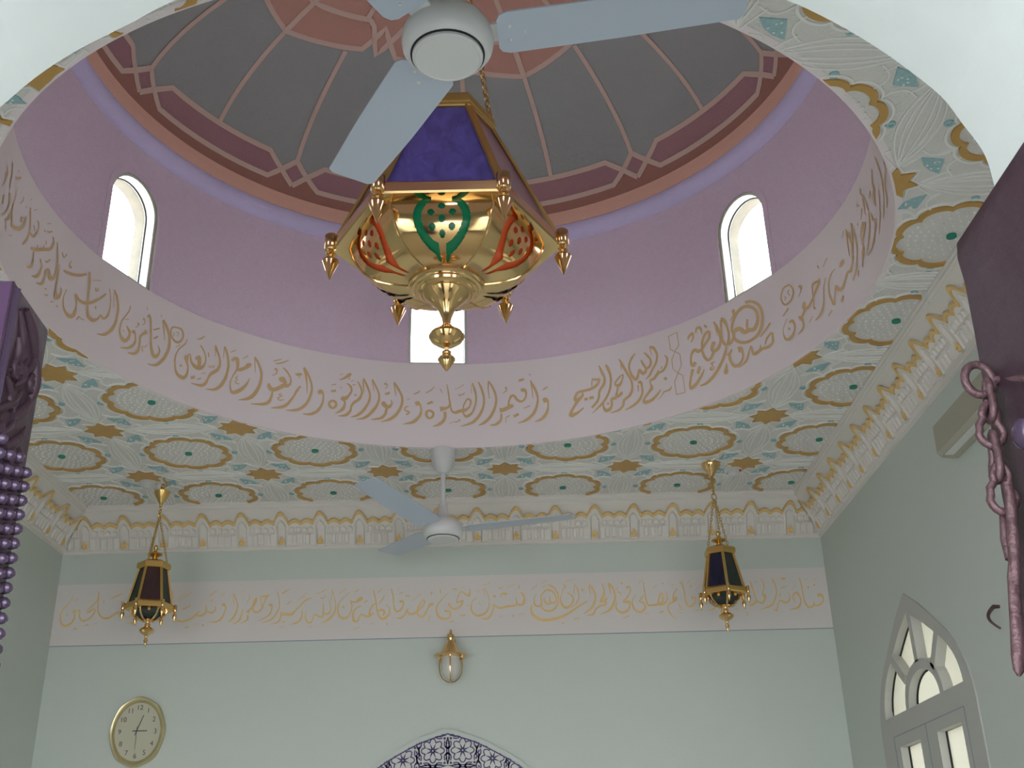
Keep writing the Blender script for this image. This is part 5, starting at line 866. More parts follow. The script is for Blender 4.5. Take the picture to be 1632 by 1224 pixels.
M['blueg'] = glass_mat('blue swirl glass', (0.20, 0.17, 0.62), trans=0.04, vary=0.45, body=0.5)
M['redg'] = glass_mat('red orange glass', (0.95, 0.15, 0.045), trans=0.03, body=0.8)
M['greeng'] = glass_mat('green glass', (0.01, 0.34, 0.14), trans=0.05, body=0.7)
M['dredg'] = glass_mat('dark red glass', (0.07, 0.025, 0.03), trans=0.1, vary=0.4, body=0.7)
M['dgreeng'] = glass_mat('dark green glass', (0.035, 0.05, 0.045), trans=0.1, vary=0.3, body=0.7)
M['dblueg'] = glass_mat('dark blue glass', (0.02, 0.018, 0.06), trans=0.1, vary=0.5, body=0.7)
M['frost'] = glass_mat('frosted lamp glass', (0.9, 0.9, 0.88), trans=0.35, body=0.7)
M['pane'] = glass_mat('cream frosted window glass', (0.180, 0.170, 0.132), trans=0.0, body=0.0)
M['clear'] = glass_mat('clear window glass', (0.95, 0.95, 0.95), trans=1.0)

# ---------------------------------------------------------------- room dimensions (metres)
CX, CY, R = -0.30 * U, 5.83 * U, 2.524 * U
HC = 3.3209 * U + EYE
FY, RX, LX, NY = 9.79 * U, 2.81 * U, -3.97 * U, 1.122
OX, OY = -0.50519, 9.33955           # ceiling tile lattice, in tiles


def Z(t):
    return t * U + EYE


# floor, ground
structure(MB().box((LX - .3, .8, -.1), (RX + .3, FY + .3, 0)).build('floor', M['floor']))
structure(MB().box((-14, -14, -.25), (14, 22, -.1)).build('ground', M['ground']))

# far wall and its painted band
wf = structure(MB().box((LX - .3, FY, 0), (RX + .3, FY + .3, HC + .2)).build('wall_far', M['wall']))
b = MB().box((LX + .001, FY - .004, Z(2.135)), (RX - .001, FY + .01, Z(2.672))).build('inscription_band', M['wband'], wf)
b['label'] = 'pale inscription band'
MB().box((LX + .001, FY - .0045, Z(2.130)), (RX - .001, FY + .01, Z(2.136))).build('border_line', M['line'], wf)


def text_mesh(data, fn, name, m, parent):
    mb = MB()
    for i_, s in enumerate(data.replace('\n', '').split(';')):
        if not s:
            continue
        up = (i_ * 5 % 13) * .00012        # each brush stroke lies a hair above the last
        q = [tuple(int(v) for v in t.split(',')) for t in s[1:].split()]
        P = [fn(*t, up + (k // 2) * .00002 * (s[0] == 'S')) for k, t in enumerate(q)]
        if s[0] == 'D':
            mb.add(P, [tuple(range(len(P)))])
        else:
            n = len(P) // 2
            mb.add(P, [(2 * i, 2 * i + 1, 2 * i + 3, 2 * i + 2) for i in range(n - 1)])
    return mb.build(name, m, parent, smooth=0, fixn=False)


text_mesh(WALL_TEXT, lambda a, c, up: Vector((a / 1000, FY - .0055 - up, c / 1000 + EYE)), 'inscription', M['inkw'], wf)['label'] = 'gold painted calligraphy'

# ---------------------------------------------------------------- pointed windows in the side walls
WF = [(0, 1), (.26, .85), (.4, .75), (.55, .64), (.7, .53), (.815, .42), (.9, .31), (.95, .22), (.985, .11), (1, 0)]


def arch_pts(hw, z0, z1):
    r = [(hw * s, z0 + (z1 - z0) * f) for s, f in WF]
    return [(-a, c) for a, c in reversed(r[1:])] + r       # left spring -> apex -> right spring


WB = -1.15   # bottom of the window, tiles


def win_outer(yc):
    L = [(yc + a, c) for a, c in arch_pts(.955, 1.10, 1.965)]
    return L + [(yc + .955, WB), (yc - .955, WB)]


def seg_window(idx, X, yc, inward):
    """inward: +1 when the room lies at larger x"""
    x0, x1 = X * U - .03 * inward, X * U + .006 * inward       # frame, just proud of the wall
    xg = X * U - .035 * inward

    def P(a, c, x=None):
        return Vector((x1 if x is None else x, a * U, c * U + EYE))
    o = win_outer(yc)
    dep = Vector((x0 - x1, 0, 0)) * 1.6
    holes = []
    # fanlight glass: half round centre and four petals cut by three mullions
    ia = [(yc + a, c) for a, c in arch_pts(.805, 1.205, 1.825)]
    hole_all = ia
    lower = [[(yc - .66, WB + .1), (yc - .66, .985), (yc - .21, .985), (yc - .21, WB + .1)],
             [(yc + .13, WB + .1), (yc + .13, .985), (yc + .57, .985), (yc + .57, WB + .1)]]
    root = holed_slab('window_%d' % idx, [o, hole_all] + lower, P, dep, M['wfr'])
    structure(root)
    # mullions
    mb = MB()
    th = abs(x1 - x0) * 1.25
    xm = (x0 + x1) / 2 - .004 * inward
    n = 16
    ri, ro = (.315, .215), (.385, .285)
    v = []
    for i in range(n + 1):
        t = PI * i / n
        for rr in (ri, ro):
            for xx in (xm - th / 2, xm + th / 2):
                v.append((xx, (yc + .0 - .07 + rr[0] * cos(t)) * U, (1.2 + rr[1] * sin(t)) * U + EYE))
    f = []
    for i in range(n):
        a = 4 * i
        c = a + 4
        f += [(a, a + 1, c + 1, c), (a + 2, c + 2, c + 3, a + 3), (a, c, c + 2, a + 2), (a + 1, a + 3, c + 3, c + 1)]
    f += [(0, 2, 3, 1), (4 * n, 4 * n + 1, 4 * n + 3, 4 * n + 2)]
    mb.add(v, f)
    for (ya, za), (yb, zb) in (((-.05, 1.47), (-.045, 1.86)), ((-.32, 1.38), (-.52, 1.60)), ((.24, 1.40), (.49, 1.61))):
        mb.bar((xm, (yc + ya) * U, za * U + EYE), (xm, (yc + yb) * U, zb * U + EYE), .042, th, nrm=(1, 0, 0))
    mb.build('mullion', M['wfr'], root)
    sb = MB()
    for ya, yb in ((-.74, -.02), (-.02, .68)):        # sash seams
        sb.box((x1 - .0005, (yc + ya) * U, 1.062 * U + EYE), (x1 + .0012 * inward, (yc + yb) * U, 1.068 * U + EYE))
    for y in (-.74, -.02, .68):
        sb.box((x1 - .0005, (yc + y - .004) * U, WB * U + EYE), (x1 + .0012 * inward, (yc + y + .004) * U, 1.068 * U + EYE))
    sb.build('sash_seam', M['line'], root)
    # dark gaskets along the far side of each opening, then the glass
    g = MB()
    for lp in [ia] + lower:
        pts = [(xg + .004 * inward, a * U, c * U + EYE) for a, c in lp]
        g.tube(pts, .0045, 6, loop=True)
    pts = [(xg + .004 * inward, (yc - .07 + .312 * cos(PI * i / 16)) * U, (1.2 + .212 * sin(PI * i / 16)) * U + EYE) for i in range(17)]
    g.tube(pts, .0045, 6)
    for (ya, za), (yb, zb) in (((-.05, 1.49), (-.045, 1.82)), ((-.32, 1.40), (-.50, 1.58)), ((.24, 1.42), (.47, 1.58))):
        g.tube([(xg + .004 * inward, (yc + ya) * U, za * U + EYE), (xg + .004 * inward, (yc + yb) * U, zb * U + EYE)], .03, 6, flat=.12)
    g.build('gasket', M['dark'], root)
    p = MB().add([P(a, c, xg) for a, c in o], [tuple(range(len(o)))])
    p.build('glass_pane', M['pane'], root, smooth=0)
    return o


def side_wall(name, X, ycs, out):
    loops = [[(NY / U, -EYE / U), (FY / U, -EYE / U), (FY / U, (HC + .2 - EYE) / U), (NY / U, (HC + .2 - EYE) / U)]]
    for yc in ycs:
        loops.append([(a + (-.004 if a > yc else .004), c) for a, c in win_outer(yc)])
    o = holed_slab(name, loops, lambda a, c: Vector((X * U, a * U, c * U + EYE)), Vector((out * .28, 0, 0)), M['wall'])
    return structure(o)


side_wall('wall_right', 2.81, (7.93, 4.0), 1)
side_wall('wall_left', -3.97, (8.15, 4.0), -1)
seg_window(1, 2.81, 7.93, -1)
seg_window(2, 2.81, 4.0, -1)
seg_window(3, -3.97, 8.15, 1)
seg_window(4, -3.97, 4.0, 1)

# ---------------------------------------------------------------- near wall with the arched doorway we look through
AR = [(-.705, .80), (-.690, .80), (-.662, .855), (-.615, .911), (-.577, .958), (-.537, .995), (-.496, 1.024), (-.465, 1.045), (-.423, 1.075), (-.34, 1.118),
      (-.22, 1.155), (-.08, 1.172), (.06, 1.165), (.20, 1.135), (.30, 1.098), (.378, 1.059), (.424, 1.028), (.468, .991), (.509, .949),
      (.549, .899), (.567, .858), (.582, .823), (.587, .80), (.588, .77), (.588, .760), (.69, .760)]


def cr(P, n=4):
    out = []
    for i in range(len(P) - 1):
        a, b_, c, d = [Vector(P[max(0, min(len(P) - 1, k))]) for k in (i - 1, i, i + 1, i + 2)]
        for k in range(n):
            t = k / n
            out.append(tuple(.5 * ((2 * b_) + (c - a) * t + (2 * a - 5 * b_ + 4 * c - d) * t * t + (3 * b_ - a - 3 * c + d) * t ** 3)))
    out.append(tuple(P[-1]))
    return out


arc = [AR[0]] + cr(AR[1:-1]) + [AR[-1]]
hole = [(a, c + EYE) for a, c in arc] + [(.69, 0.002), (-.705, 0.002)]
wn_loops = [[(LX - .3, 0), (RX + .3, 0), (RX + .3, HC + .2), (LX - .3, HC + .2)], hole]
for xa, xb in ((-2.25, -1.30), (.86, 1.60)):       # two unseen openings beside the doorway, added to brighten the room
    wn_loops.append([(xa, .5), (xb, .5), (xb, 2.75), (xa, 2.75)])
wnr = structure(holed_slab('wall_near', wn_loops, lambda a, c: Vector((a, NY, c)), Vector((0, -.30, 0)), M['arch']))
# portico roof outside the doorway, unseen, added to moderate the door light
structure(MB().box((-4.2, -3.0, 3.15), (4.2, NY - .3, 3.35)).build('shade_roof', M['white']))

# ---------------------------------------------------------------- flat ceiling with the round opening
NSEG = 256


def ceil_edge(a):
    dx, dy = sin(a), cos(a)
    ts = []
    if dx > 1e-9:
        ts.append((RX + .25 - CX) / dx)
    if dx < -1e-9:
        ts.append((LX - .25 - CX) / dx)
    if dy > 1e-9:
        ts.append((FY + .25 - CY) / dy)
    if dy < -1e-9:
        ts.append((NY - .25 - CY) / dy)
    t = min(ts)
    return CX + dx * t, CY + dy * t


angs = [2 * PI * k / NSEG for k in range(NSEG)]
for xx in (RX + .25, LX - .25):
    for yy in (FY + .25, NY - .25):
        angs.append(math.atan2(xx - CX, yy - CY) % (2 * PI))
angs.sort()
n = len(angs)
v = []
for a in angs:
    ex, ey = ceil_edge(a)
    for z in (HC, HC + .16):
        v += [(CX + R * sin(a), CY + R * cos(a), z), (ex, ey, z)]
f = []
for i in range(n):
    a, c = 4 * i, 4 * ((i + 1) % n)
    f += [(a, a + 1, c + 1, c), (a + 2, c + 2, c + 3, a + 3)]
ceiling = structure(MB().add(v, f).build('ceiling', M['ceil'], smooth=0))

XL, XR, YF, YN = -3.718, 2.60, 9.54, 2.13       # cornice inner edges, tiles
RC = 2.524 + .006


def clipped(mb, P, faces, h):
    """adds flat ceiling ornament (tile units), trimmed to the round opening and the cornice"""
    Q = []
    ins = []
    for x, y in P:
        x = min(max(x, XL - .01), XR + .01)
        y = min(max(y, YN), YF + .01)
        dx, dy = x + .30, y - 5.83
        r = math.hypot(dx, dy)
        ins.append(r < RC)
        if r < RC:
            x, y = -.30 + dx * RC / r, 5.83 + dy * RC / r
        Q.append((x * U, y * U, HC - h))
    keep = [fc for fc in faces if not all(ins[i] for i in fc)]
    if not keep:
        return
    use = sorted({i for fc in keep for i in fc})
    ix = {i: k for k, i in enumerate(use)}
    k = len(use)
    vv = [Q[i] for i in use] + [(Q[i][0], Q[i][1], HC + .001) for i in use]
    ff = [tuple(ix[i] for i in fc) for fc in keep]
    ec = {}
    for fc in ff:
        for i in range(len(fc)):
            e = (fc[i], fc[(i + 1) % len(fc)])
            ec[tuple(sorted(e))] = ec.get(tuple(sorted(e)), 0) + 1
    ff = ff + [(a, c, c + k, a + k) for (a, c), q in ec.items() if q == 1]
    mb.add(vv, ff)


_rb = [0]


def ribbon(mb, pts, w, h):
    _rb[0] += 1
    h += (_rb[0] * 5 % 11) * .00013
    P = [Vector(p) for p in pts]
    V = []
    for i, p in enumerate(P):
        d = P[min(i + 1, len(P) - 1)] - P[max(i - 1, 0)]
        d = d.normalized() if d.length > 1e-9 else Vector((1, 0))
        nn = Vector((-d.y, d.x)) * (w[i] if isinstance(w, list) else w) / 2
        V += [tuple(p + nn), tuple(p - nn)]
    clipped(mb, V, [(2 * i, 2 * i + 1, 2 * i + 3, 2 * i + 2) for i in range(len(P) - 1)], h)


gilt, teal, boss, wht, disc = MB(), MB(), MB(), MB(), MB()


def lobed(t, r):
    # ten scallops
    k = (t - PI / 2) / (PI / 5)
    q = k - round(k)
    return r * (.885 + .155 * math.sqrt(max(0, 1 - (2 * q) ** 2 * .92)))


for i in range(-4, 4):
    for j in range(-8, 2):
        cx, cy = OX + i, OY + j
        if cy < YN - .6 or cy > YF + .4 or cx < XL - .4 or cx > XR + .4:
            continue
        N = 120
        ts = [2 * PI * k / N for k in range(N + 1)]
        Vr = []
        for t in ts:
            ro, rr = lobed(t, .322), lobed(t, .284)
            Vr += [(cx + ro * cos(t), cy + ro * sin(t)), (cx + rr * cos(t), cy + rr * sin(t))]
        clipped(gilt, Vr, [(2 * k, 2 * k + 1, 2 * k + 3, 2 * k + 2) for k in range(N)], .007)
        ribbon(wht, [(cx + lobed(t, .345) * cos(t), cy + lobed(t, .345) * sin(t)) for t in ts], .014, .005)
        # granulated field of the medallion: rings of pellets
        for rr, q in ((.06, 8), (.10, 14), (.145, 20), (.19, 26), (.232, 32)):
            for k in range(q):
                t = 2 * PI * (k + .5 * (q % 3)) / q
                x, y = cx + rr * cos(t), cy + rr * sin(t)
                s = .008
                clipped(disc, [(x - s, y), (x, y - s), (x + s, y), (x, y + s)], [(0, 1, 2, 3)], .004)
        t8 = [2 * PI * k / 12 for k in range(12)]
        clipped(boss, [(cx + .028 * cos(t), cy + .028 * sin(t)) for t in t8], [tuple(range(12))], .008)
        # eight-point star on the tile corner
        sx, sy = cx - .5, cy - .5
        st = [(sx + (.150 if k % 2 == 0 else .098) * cos(PI * k / 8 + PI / 8 * 0), sy + (.150 if k % 2 == 0 else .098) * sin(PI * k / 8)) for k in range(16)]
        clipped(gilt, [(sx, sy)] + st, [(0, 1 + k, 1 + (k + 1) % 16) for k in range(16)], .006)
        ribbon(wht, [(sx + (.172 if k % 2 == 0 else .118) * cos(PI * k / 8), sy + (.172 if k % 2 == 0 else .118) * sin(PI * k / 8)) for k in range(17)], .010, .004)
        for q in range(4):
            c_, s_ = (1, 0, -1, 0)[q], (0, 1, 0, -1)[q]

            def rt(x, y):
                return cx + x * c_ - y * s_, cy + x * s_ + y * c_
            # teal triangles flanking each star, small teal rings on the medallion axes
            for g in (1, -1):
                tri = [rt(.285, .285), rt(.405, .27), rt(.375, .33), rt(.33, .375), rt(.27, .405)] if g == 1 else None
                if tri:
                    clipped(teal, tri, [(0, 1, 2, 3, 4)], .004)
                    for k in range(5):
                        a_, b_ = random.Random(k * 7 + q).random(), random.Random(k * 13 + q + 3).random()
                        x, y = rt(.29 + .07 * a_, .29 + .07 * b_)
                        clipped(disc, [(x - .007, y), (x, y - .007), (x + .007, y), (x, y + .007)], [(0, 1, 2, 3)], .006)
            rg = []
            ox_, oy_ = rt(.362, 0)
            for k in range(13):
                t = 2 * PI * k / 12
                rg += [(ox_ + .024 * cos(t), oy_ + .024 * sin(t)), (ox_ + .010 * cos(t), oy_ + .010 * sin(t))]
            clipped(teal, rg, [(2 * k, 2 * k + 1, 2 * k + 3, 2 * k + 2) for k in range(12)], .005)
            # nested leaf lines along the joint between two stars
            for a_ in ((.03, .062, .10) if q < 2 else ()):
                for g in (1, -1):
                    ribbon(wht, [rt(.5 + g * a_ * sin(PI * k / 12), -.34 + .68 * k / 12 * 1.0) for k in range(13)], .009, .004)
            # curling leaf strokes in the spandrels
            ribbon(wht, [rt(.26 + .16 * k / 8, .20 + .05 * sin(PI * k / 8)) for k in range(9)], .009, .004)
            ribbon(wht, [rt(.20 + .05 * sin(PI * k / 8), .26 + .16 * k / 8) for k in range(9)], .009, .004)
            ribbon(wht, [rt(.38 + .10 * k / 6, .22 + .02 * k) for k in range(7)], .008, .004)
            ribbon(wht, [rt(.22 + .02 * k, .38 + .10 * k / 6) for k in range(7)], .008, .004)

gilt.build('gilt_ornament', M['gilt'], ceiling, smooth=0)['label'] = 'ochre gold scalloped rings and stars'
teal.build('teal_ornament', M['teal'], ceiling, smooth=0)['label'] = 'teal painted triangles and rings'
boss.build('medallion_boss', M['greend'], ceiling, smooth=0)['label'] = 'green medallion centres'
wht.build('relief_line', M['relief'], ceiling, smooth=0)
disc.build('relief_pellet', M['relief'], ceiling, smooth=0)

# ---------------------------------------------------------------- cornice
PROF = [(.252, 3.33), (.252, 3.300), (.243, 3.292), (.243, 3.272), (.230, 3.262), (.222, 3.262)]
C0, C1 = (.218, 3.255), (.034, 2.985)          # cove, upper and lower end (distance from wall, height)
TAIL = [(.034, 2.968), (.018, 2.962), (.018, 2.950), (.0, 2.945)]
PER = .3493


def cove(t, lift=0.0):
    """point of the cove: slightly hollow line from C0 to C1, lifted off along its normal"""
    d = C0[0] + (C1[0] - C0[0]) * t - .022 * sin(PI * t)
    z = C0[1] + (C1[1] - C0[1]) * t + .014 * sin(PI * t)
    return d + lift * .82, z - lift * .57


def wave(u):
    k = (u / PER) % 1.0
    q = min(k, 1 - k)
    if q < .19:
        return .44 - .31 * max(0, cos(PI / 2 * q / .19)) ** .85
    return .44 - .10 * abs(sin(PI * (q - .19) / (.62 / 2)))


def relief(u, t):
    """raised gypsum tracery of one repeat"""
    k = (u / PER) % 1.0
    q = min(k, 1 - k)
    h = 0.0
    if t < wave(u):
        return .0
    h = .020
    # tall pointed niche under the main peak
    if q < .135 and t > .34 + (q / .135) ** 2 * .25:
        h = .002 if q < .10 else .034
    # two tiers of small arches between
    if q >= .15:
        c = min(abs(k - 1 / 3), abs(k - 2 / 3), abs(k - .5))
        if .70 + (c / .06) ** 2 * .09 < t < .98 and c < .06:
            h = .002
        c2 = min(abs(k - .26), abs(k - .42), abs(k - .58), abs(k - .74))
        if .50 + (c2 / .055) ** 2 * .06 < t < .66 and c2 < .055:
            h = .004
        if .66 < t < .72:
            h = .030
    return h


def cornice(idx, s0, s1, place, u0, fancy=True):
    """place(u, d, z) -> point; s0..s1 wall length in tiles"""
    NT = 26 if fancy else 6
    du = PER / 30 if fancy else (s1 - s0)
    us = [s0 + du * k for k in range(int((s1 - s0) / du) + 1)]
    if us[-1] < s1 - 1e-6:
        us.append(s1)
    V, F_ = [], []
    rows = len(PROF) + NT + 1 + len(TAIL)

    def cl(u, d):
        return min(max(u, s0 + d), s1 - d)
    for u in us:
        pr = list(PROF)
        for k in range(NT + 1):
            t = k / NT
            pr.append(cove(t, relief(u - u0, t) * .8 if fancy else 0))
        pr += TAIL
        V += [place(cl(u, d), d, z) for d, z in pr]
    for i in range(len(us) - 1):
        for k in range(rows - 1):
            a = i * rows + k
            F_.append((a, a + 1, a + rows + 1, a + rows))
    o = structure(MB().add(V, F_).build('trim_%d' % idx, M['cornice'], smooth=25, fixn=True))
    if not fancy:
        return
    # gilded wavy line and gilded flame ornaments
    g, fl = MB(), MB()
    n_ = int((s1 - s0) / PER * 24)
    V = []
    for k in range(n_ + 1):
        u = s0 + (s1 - s0) * k / n_
        t = wave(u - u0)
        for dt, lf in ((-.075, .012), (-.05, .026), (.03, .026), (.055, .012)):
            d, z = cove(t + dt, lf)
            V.append(place(cl(u, d), d, z))
    g.add(V, [(4 * k + q, 4 * k + q + 1, 4 * k + q + 5, 4 * k + q + 4) for k in range(n_) for q in range(3)])
    g.build('gilt_wave', M['giltb'], o, smooth=40, fixn=False)
    k0 = math.ceil((s0 + .1 - u0) / PER)
    while u0 + k0 * PER < s1 - .1:
        uc = u0 + k0 * PER
        for (da, ta, ra, rb) in ((0, .83, .012, .075), (-.016, .90, .014, .055), (.016, .90, .014, .055), (0, .955, .03, .035)):
            pts = []
            for k in range(10):
                an = 2 * PI * k / 10
                d, z = cove(min(ta + rb * sin(an), 1.02), .02)
                pts.append(place(uc + da + ra * cos(an), d, z))
            d, z = cove(ta, .034)
            pts.append(place(uc + da, d, z))
            fl.add(pts, [(k, (k + 1) % 10, 10) for k in range(10)])
        k0 += 1
    fl.build('gilt_flame', M['giltb'], o, smooth=60, fixn=False)


cornice(1, LX / U, RX / U, lambda u, d, z: Vector((u * U, FY - d * U, z * U + EYE)), -2.012)
cornice(2, NY / U, FY / U, lambda u, d, z: Vector((RX - d * U, u * U, z * U + EYE)), 9.60)
cornice(3, NY / U, FY / U, lambda u, d, z: Vector((LX + d * U, u * U, z * U + EYE)), 9.60)
cornice(4, LX / U, RX / U, lambda u, d, z: Vector((u * U, NY + d * U, z * U + EYE)), 0, fancy=False)

# ---------------------------------------------------------------- drum, its windows, mouldings and dome
WINS = [(-66.9, 1), (-5.45, 2), (56.7, 3), (117.5, 4), (175.5, 5), (-127.5, 6)]
WHW, WZ0, WZS, WZ1 = .243, 4.055, 4.635, 4.875      # half width, sill, spring, apex (tiles)
TH = .13


def cylp(th, z, r):
    a = rad(th)
    return Vector((CX + r * sin(a), CY + r * cos(a), z))


mb = MB()
NS = 240
zt = Z(5.42)
v = []
for k in range(NS):
    a = 360 * k / NS
    v += [cylp(a, HC + .15, R), cylp(a, zt, R), cylp(a, HC + .15, R + TH), cylp(a, zt, R + TH)]
f = []
for k in range(NS):
    a, c = 4 * k, 4 * ((k + 1) % NS)
    f += [(a, c, c + 1, a + 1), (a + 2, a + 3, c + 3, c + 2), (a + 1, c + 1, c + 3, a + 3), (a, a + 2, c + 2, c)]
mb.add(v, f)
drum = structure(mb.build('wall_drum', M['lav'], smooth=20))


def win_loop(hw, z0, zs, z1, n=14):
    return [(-hw, z0), (hw, z0)] + [(hw * cos(PI * k / n), zs + (z1 - zs) * sin(PI * k / n)) for k in range(n + 1)]


cutters = []
for th, i in WINS:
    a = rad(th)
    er, et = Vector((sin(a), cos(a), 0)), Vector((cos(a), -sin(a), 0))
    lp = win_loop(WHW * U, Z(WZ0), Z(WZS), Z(WZ1))
    c0 = Vector((CX, CY, 0))
    V = [c0 + er * (R - .2) + et * s + Vector((0, 0, z)) for s, z in lp] + [c0 + er * (R + TH + .2) + et * s + Vector((0, 0, z)) for s, z in lp]
    n = len(lp)
    cb = MB().add(V, [tuple(range(n)), tuple(range(n, 2 * n))] + [(k, (k + 1) % n, n + (k + 1) % n, n + k) for k in range(n)]).build('cutter', M['white'], smooth=0)
    cutters.append(cb)
    md = drum.modifiers.new('cut', 'BOOLEAN')
    md.operation = 'DIFFERENCE'
    md.solver = 'EXACT'
    md.object = cb
dg = bpy.context.evaluated_depsgraph_get()
me2 = bpy.data.meshes.new_from_object(drum.evaluated_get(dg))
drum.modifiers.clear()
drum.data = me2
for c in cutters:
    bpy.data.objects.remove(c)
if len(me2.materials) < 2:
    me2.materials.append(M['revdim'])
for p in me2.polygons:           # reveals of the window openings are coloured darker so daylight doesn't blow them out
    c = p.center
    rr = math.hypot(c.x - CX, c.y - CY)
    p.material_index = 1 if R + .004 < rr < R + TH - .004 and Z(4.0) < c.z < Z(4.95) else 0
me2.set_sharp_from_angle(angle=rad(20))

# white lettered band at the foot of the drum
v, f = [], []
NB = 240
for k in range(NB):
    a = 360 * k / NB
    v += [cylp(a, HC - .002, R + .02), cylp(a, HC - .002, R - .004), cylp(a, Z(4.052), R - .004), cylp(a, Z(4.052), R + .02)]
for k in range(NB):
    a, c = 4 * k, 4 * ((k + 1) % NB)
    f += [(a + q, a + q + 1, c + q + 1, c + q) for q in range(3)]
MB().add(v, f).build('inscription_band', M['band'], drum, smooth=20)['label'] = 'pinkish white inscription band'
text_mesh(DRUM_TEXT, lambda a, c, up: cylp(a / 20, HC + c / 1000, R - .0055 - up), 'inscription', M['ink'], drum)['label'] = 'gold painted calligraphy'

# frames of the drum windows
for th, i in WINS:
    a = rad(th)
    er, et = Vector((sin(a), cos(a), 0)), Vector((cos(a), -sin(a), 0))
    c0 = Vector((CX, CY, 0))

    def Q(s, z, r):
        return c0 + er * r + et * s + Vector((0, 0, z))
    lo = win_loop(WHW * U, Z(WZ0), Z(WZS), Z(WZ1))
    li = win_loop(WHW * U - .012, Z(WZ0) + .012, Z(WZS), Z(WZ1) - .012)
    n = len(lo)
    r0, r1 = R + .004, R + .058
    V = [Q(s, z, r) for L, r in ((lo, r0), (li, r0), (li, r1), (lo, r1)) for s, z in L]
    F_ = []
    for q in range(4):
        q2 = (q + 1) % 4
        F_ += [(q * n + k, q * n + (k + 1) % n, q2 * n + (k + 1) % n, q2 * n + k) for k in range(n)]
    fr = structure(MB().add(V, F_).build('window_%d' % (4 + i), M['alu'], smooth=30))
    MB().tube([Q(s, z, R + .050) for s, z in li], .0042, 6, loop=True).build('gasket', M['dark'], fr)
    lip = MB()
    l2 = win_loop(WHW * U + .030, Z(WZ0) - .0, Z(WZS), Z(WZ1) + .030)
    V = []
    for L, dr in ((lo, -.003), (l2, -.003), (l2, .02)):
        for s, z in L:
            rr = math.sqrt(max((R + dr) ** 2 - s * s, .01))
            V.append(c0 + er * rr + et * s + Vector((0, 0, z)))
    F_ = []
    for q in range(2):
        F_ += [(q * n + k, q * n + (k + 1) % n, (q + 1) * n + (k + 1) % n, (q + 1) * n + k) for k in range(1, n)]
    lip.add(V, F_).build('architrave', M['lav'], fr, smooth=30)
    MB().add([Q(s, z, R + .056) for s, z in li], [tuple(range(n))]).build('glass_pane', M['clear'], fr, smooth=0)


def ring_mesh(prof, nm, m, nseg=160):
    v = []
    for k in range(nseg):
        for r, z in prof:
            v.append(cylp(360 * k / nseg, Z(z), r * U))
    q = len(prof)
    f = []
    for k in range(nseg):
        k2 = (k + 1) % nseg
        for j in range(q - 1):
            f.append((k * q + j, k2 * q + j, k2 * q + j + 1, k * q + j + 1))
    return MB().add(v, f).build(nm, m, smooth=30)


structure(ring_mesh([(2.53, 5.118), (2.508, 5.122), (2.485, 5.135), (2.462, 5.16), (2.450, 5.19), (2.448, 5.22), (2.456, 5.245), (2.470, 5.255), (2.49, 5.257)], 'trim_5', M['lavm']))
structure(ring_mesh([(2.53, 5.250), (2.462, 5.252), (2.452, 5.275), (2.450, 5.33), (2.442, 5.372), (2.47, 5.38)], 'trim_6', M['orange']))

DA, DB, DZ = 2.458, 1.15, 5.375


def dome(az, e, off=0.0):
    a, ee = rad(az), rad(e)
    r = (DA - off) * cos(ee)
    return Vector((CX + r * sin(a) * U, CY + r * cos(a) * U, Z(DZ) + (DB - off) * sin(ee) * U))


v, f, mi = [], [], []
ES = [0, 2, 4, 6, 8, 10, 13, 17, 21, 25, 29, 33, 37, 41, 45, 49, 52, 55, 60, 65, 70, 75, 80, 85, 89.5]
ND = 180
for e in ES:
    v += [dome(360 * k / ND, e) for k in range(ND)]
mb = MB()
base_faces = []
for i in range(len(ES) - 1):
    m_i = 0 if ES[i] < 10 else (1 if ES[i] < 55 else 2)
    for k in range(ND):
        k2 = (k + 1) % ND
        base_faces.append(((i * ND + k, i * ND + k2, (i + 1) * ND + k2, (i + 1) * ND + k), m_i))
base_faces.append((tuple((len(ES) - 1) * ND + k for k in range(ND)), 2))
mb.v = v
mb.f = [q[0] for q in base_faces]
mb.mi = [q[1] for q in base_faces]
dome_o = structure(mb.build('ceiling_dome', [M['dorange'], M['dgrey'], M['dpink']], smooth=60))


def interp(tab, x):
    for (x0, y0), (x1, y1) in zip(tab, tab[1:]):
        if x <= x1:
            return y0 + (y1 - y0) * (x - x0) / (x1 - x0 + 1e-9)
    return tab[-1][1]


def dome_strip(mb, lo, up, off, n=24):
    a0, a1 = lo[0][0], lo[-1][0]
    V = []
    for k in range(n + 1):
        az = a0 + (a1 - a0) * k / n
        l, u_ = interp(lo, az), interp(up, az)
        for q in range(5):
            V.append(dome(az, l + (u_ - l) * q / 4, off))
    mb.add(V, [(5 * k + q, 5 * k + q + 1, 5 * k + q + 6, 5 * k + q + 5) for k in range(n) for q in range(4)])


def dome_ribbon(mb, pts, w=.042, off=.008):
    P = []
    for (a0, e0), (a1, e1) in zip(pts, pts[1:]):
        m_ = max(2, int(max(abs(a1 - a0) / 3, abs(e1 - e0) / 4)))
        P += [(a0 + (a1 - a0) * k / m_, e0 + (e1 - e0) * k / m_) for k in range(m_)]
    P.append(pts[-1])
    X = [dome(a, e, off) for a, e in P]
    V = []
    for i, (a, e) in enumerate(P):
        d = (X[min(i + 1, len(P) - 1)] - X[max(i - 1, 0)]).normalized()
        nn = (X[i] - Vector((CX, CY, Z(DZ) - .6))).normalized()
        s = d.cross(nn).normalized() * w * U / 2
        V += [X[i] - s, X[i] + s]
    mb.add(V, [(2 * i, 2 * i + 1, 2 * i + 3, 2 * i + 2) for i in range(len(P) - 1)])


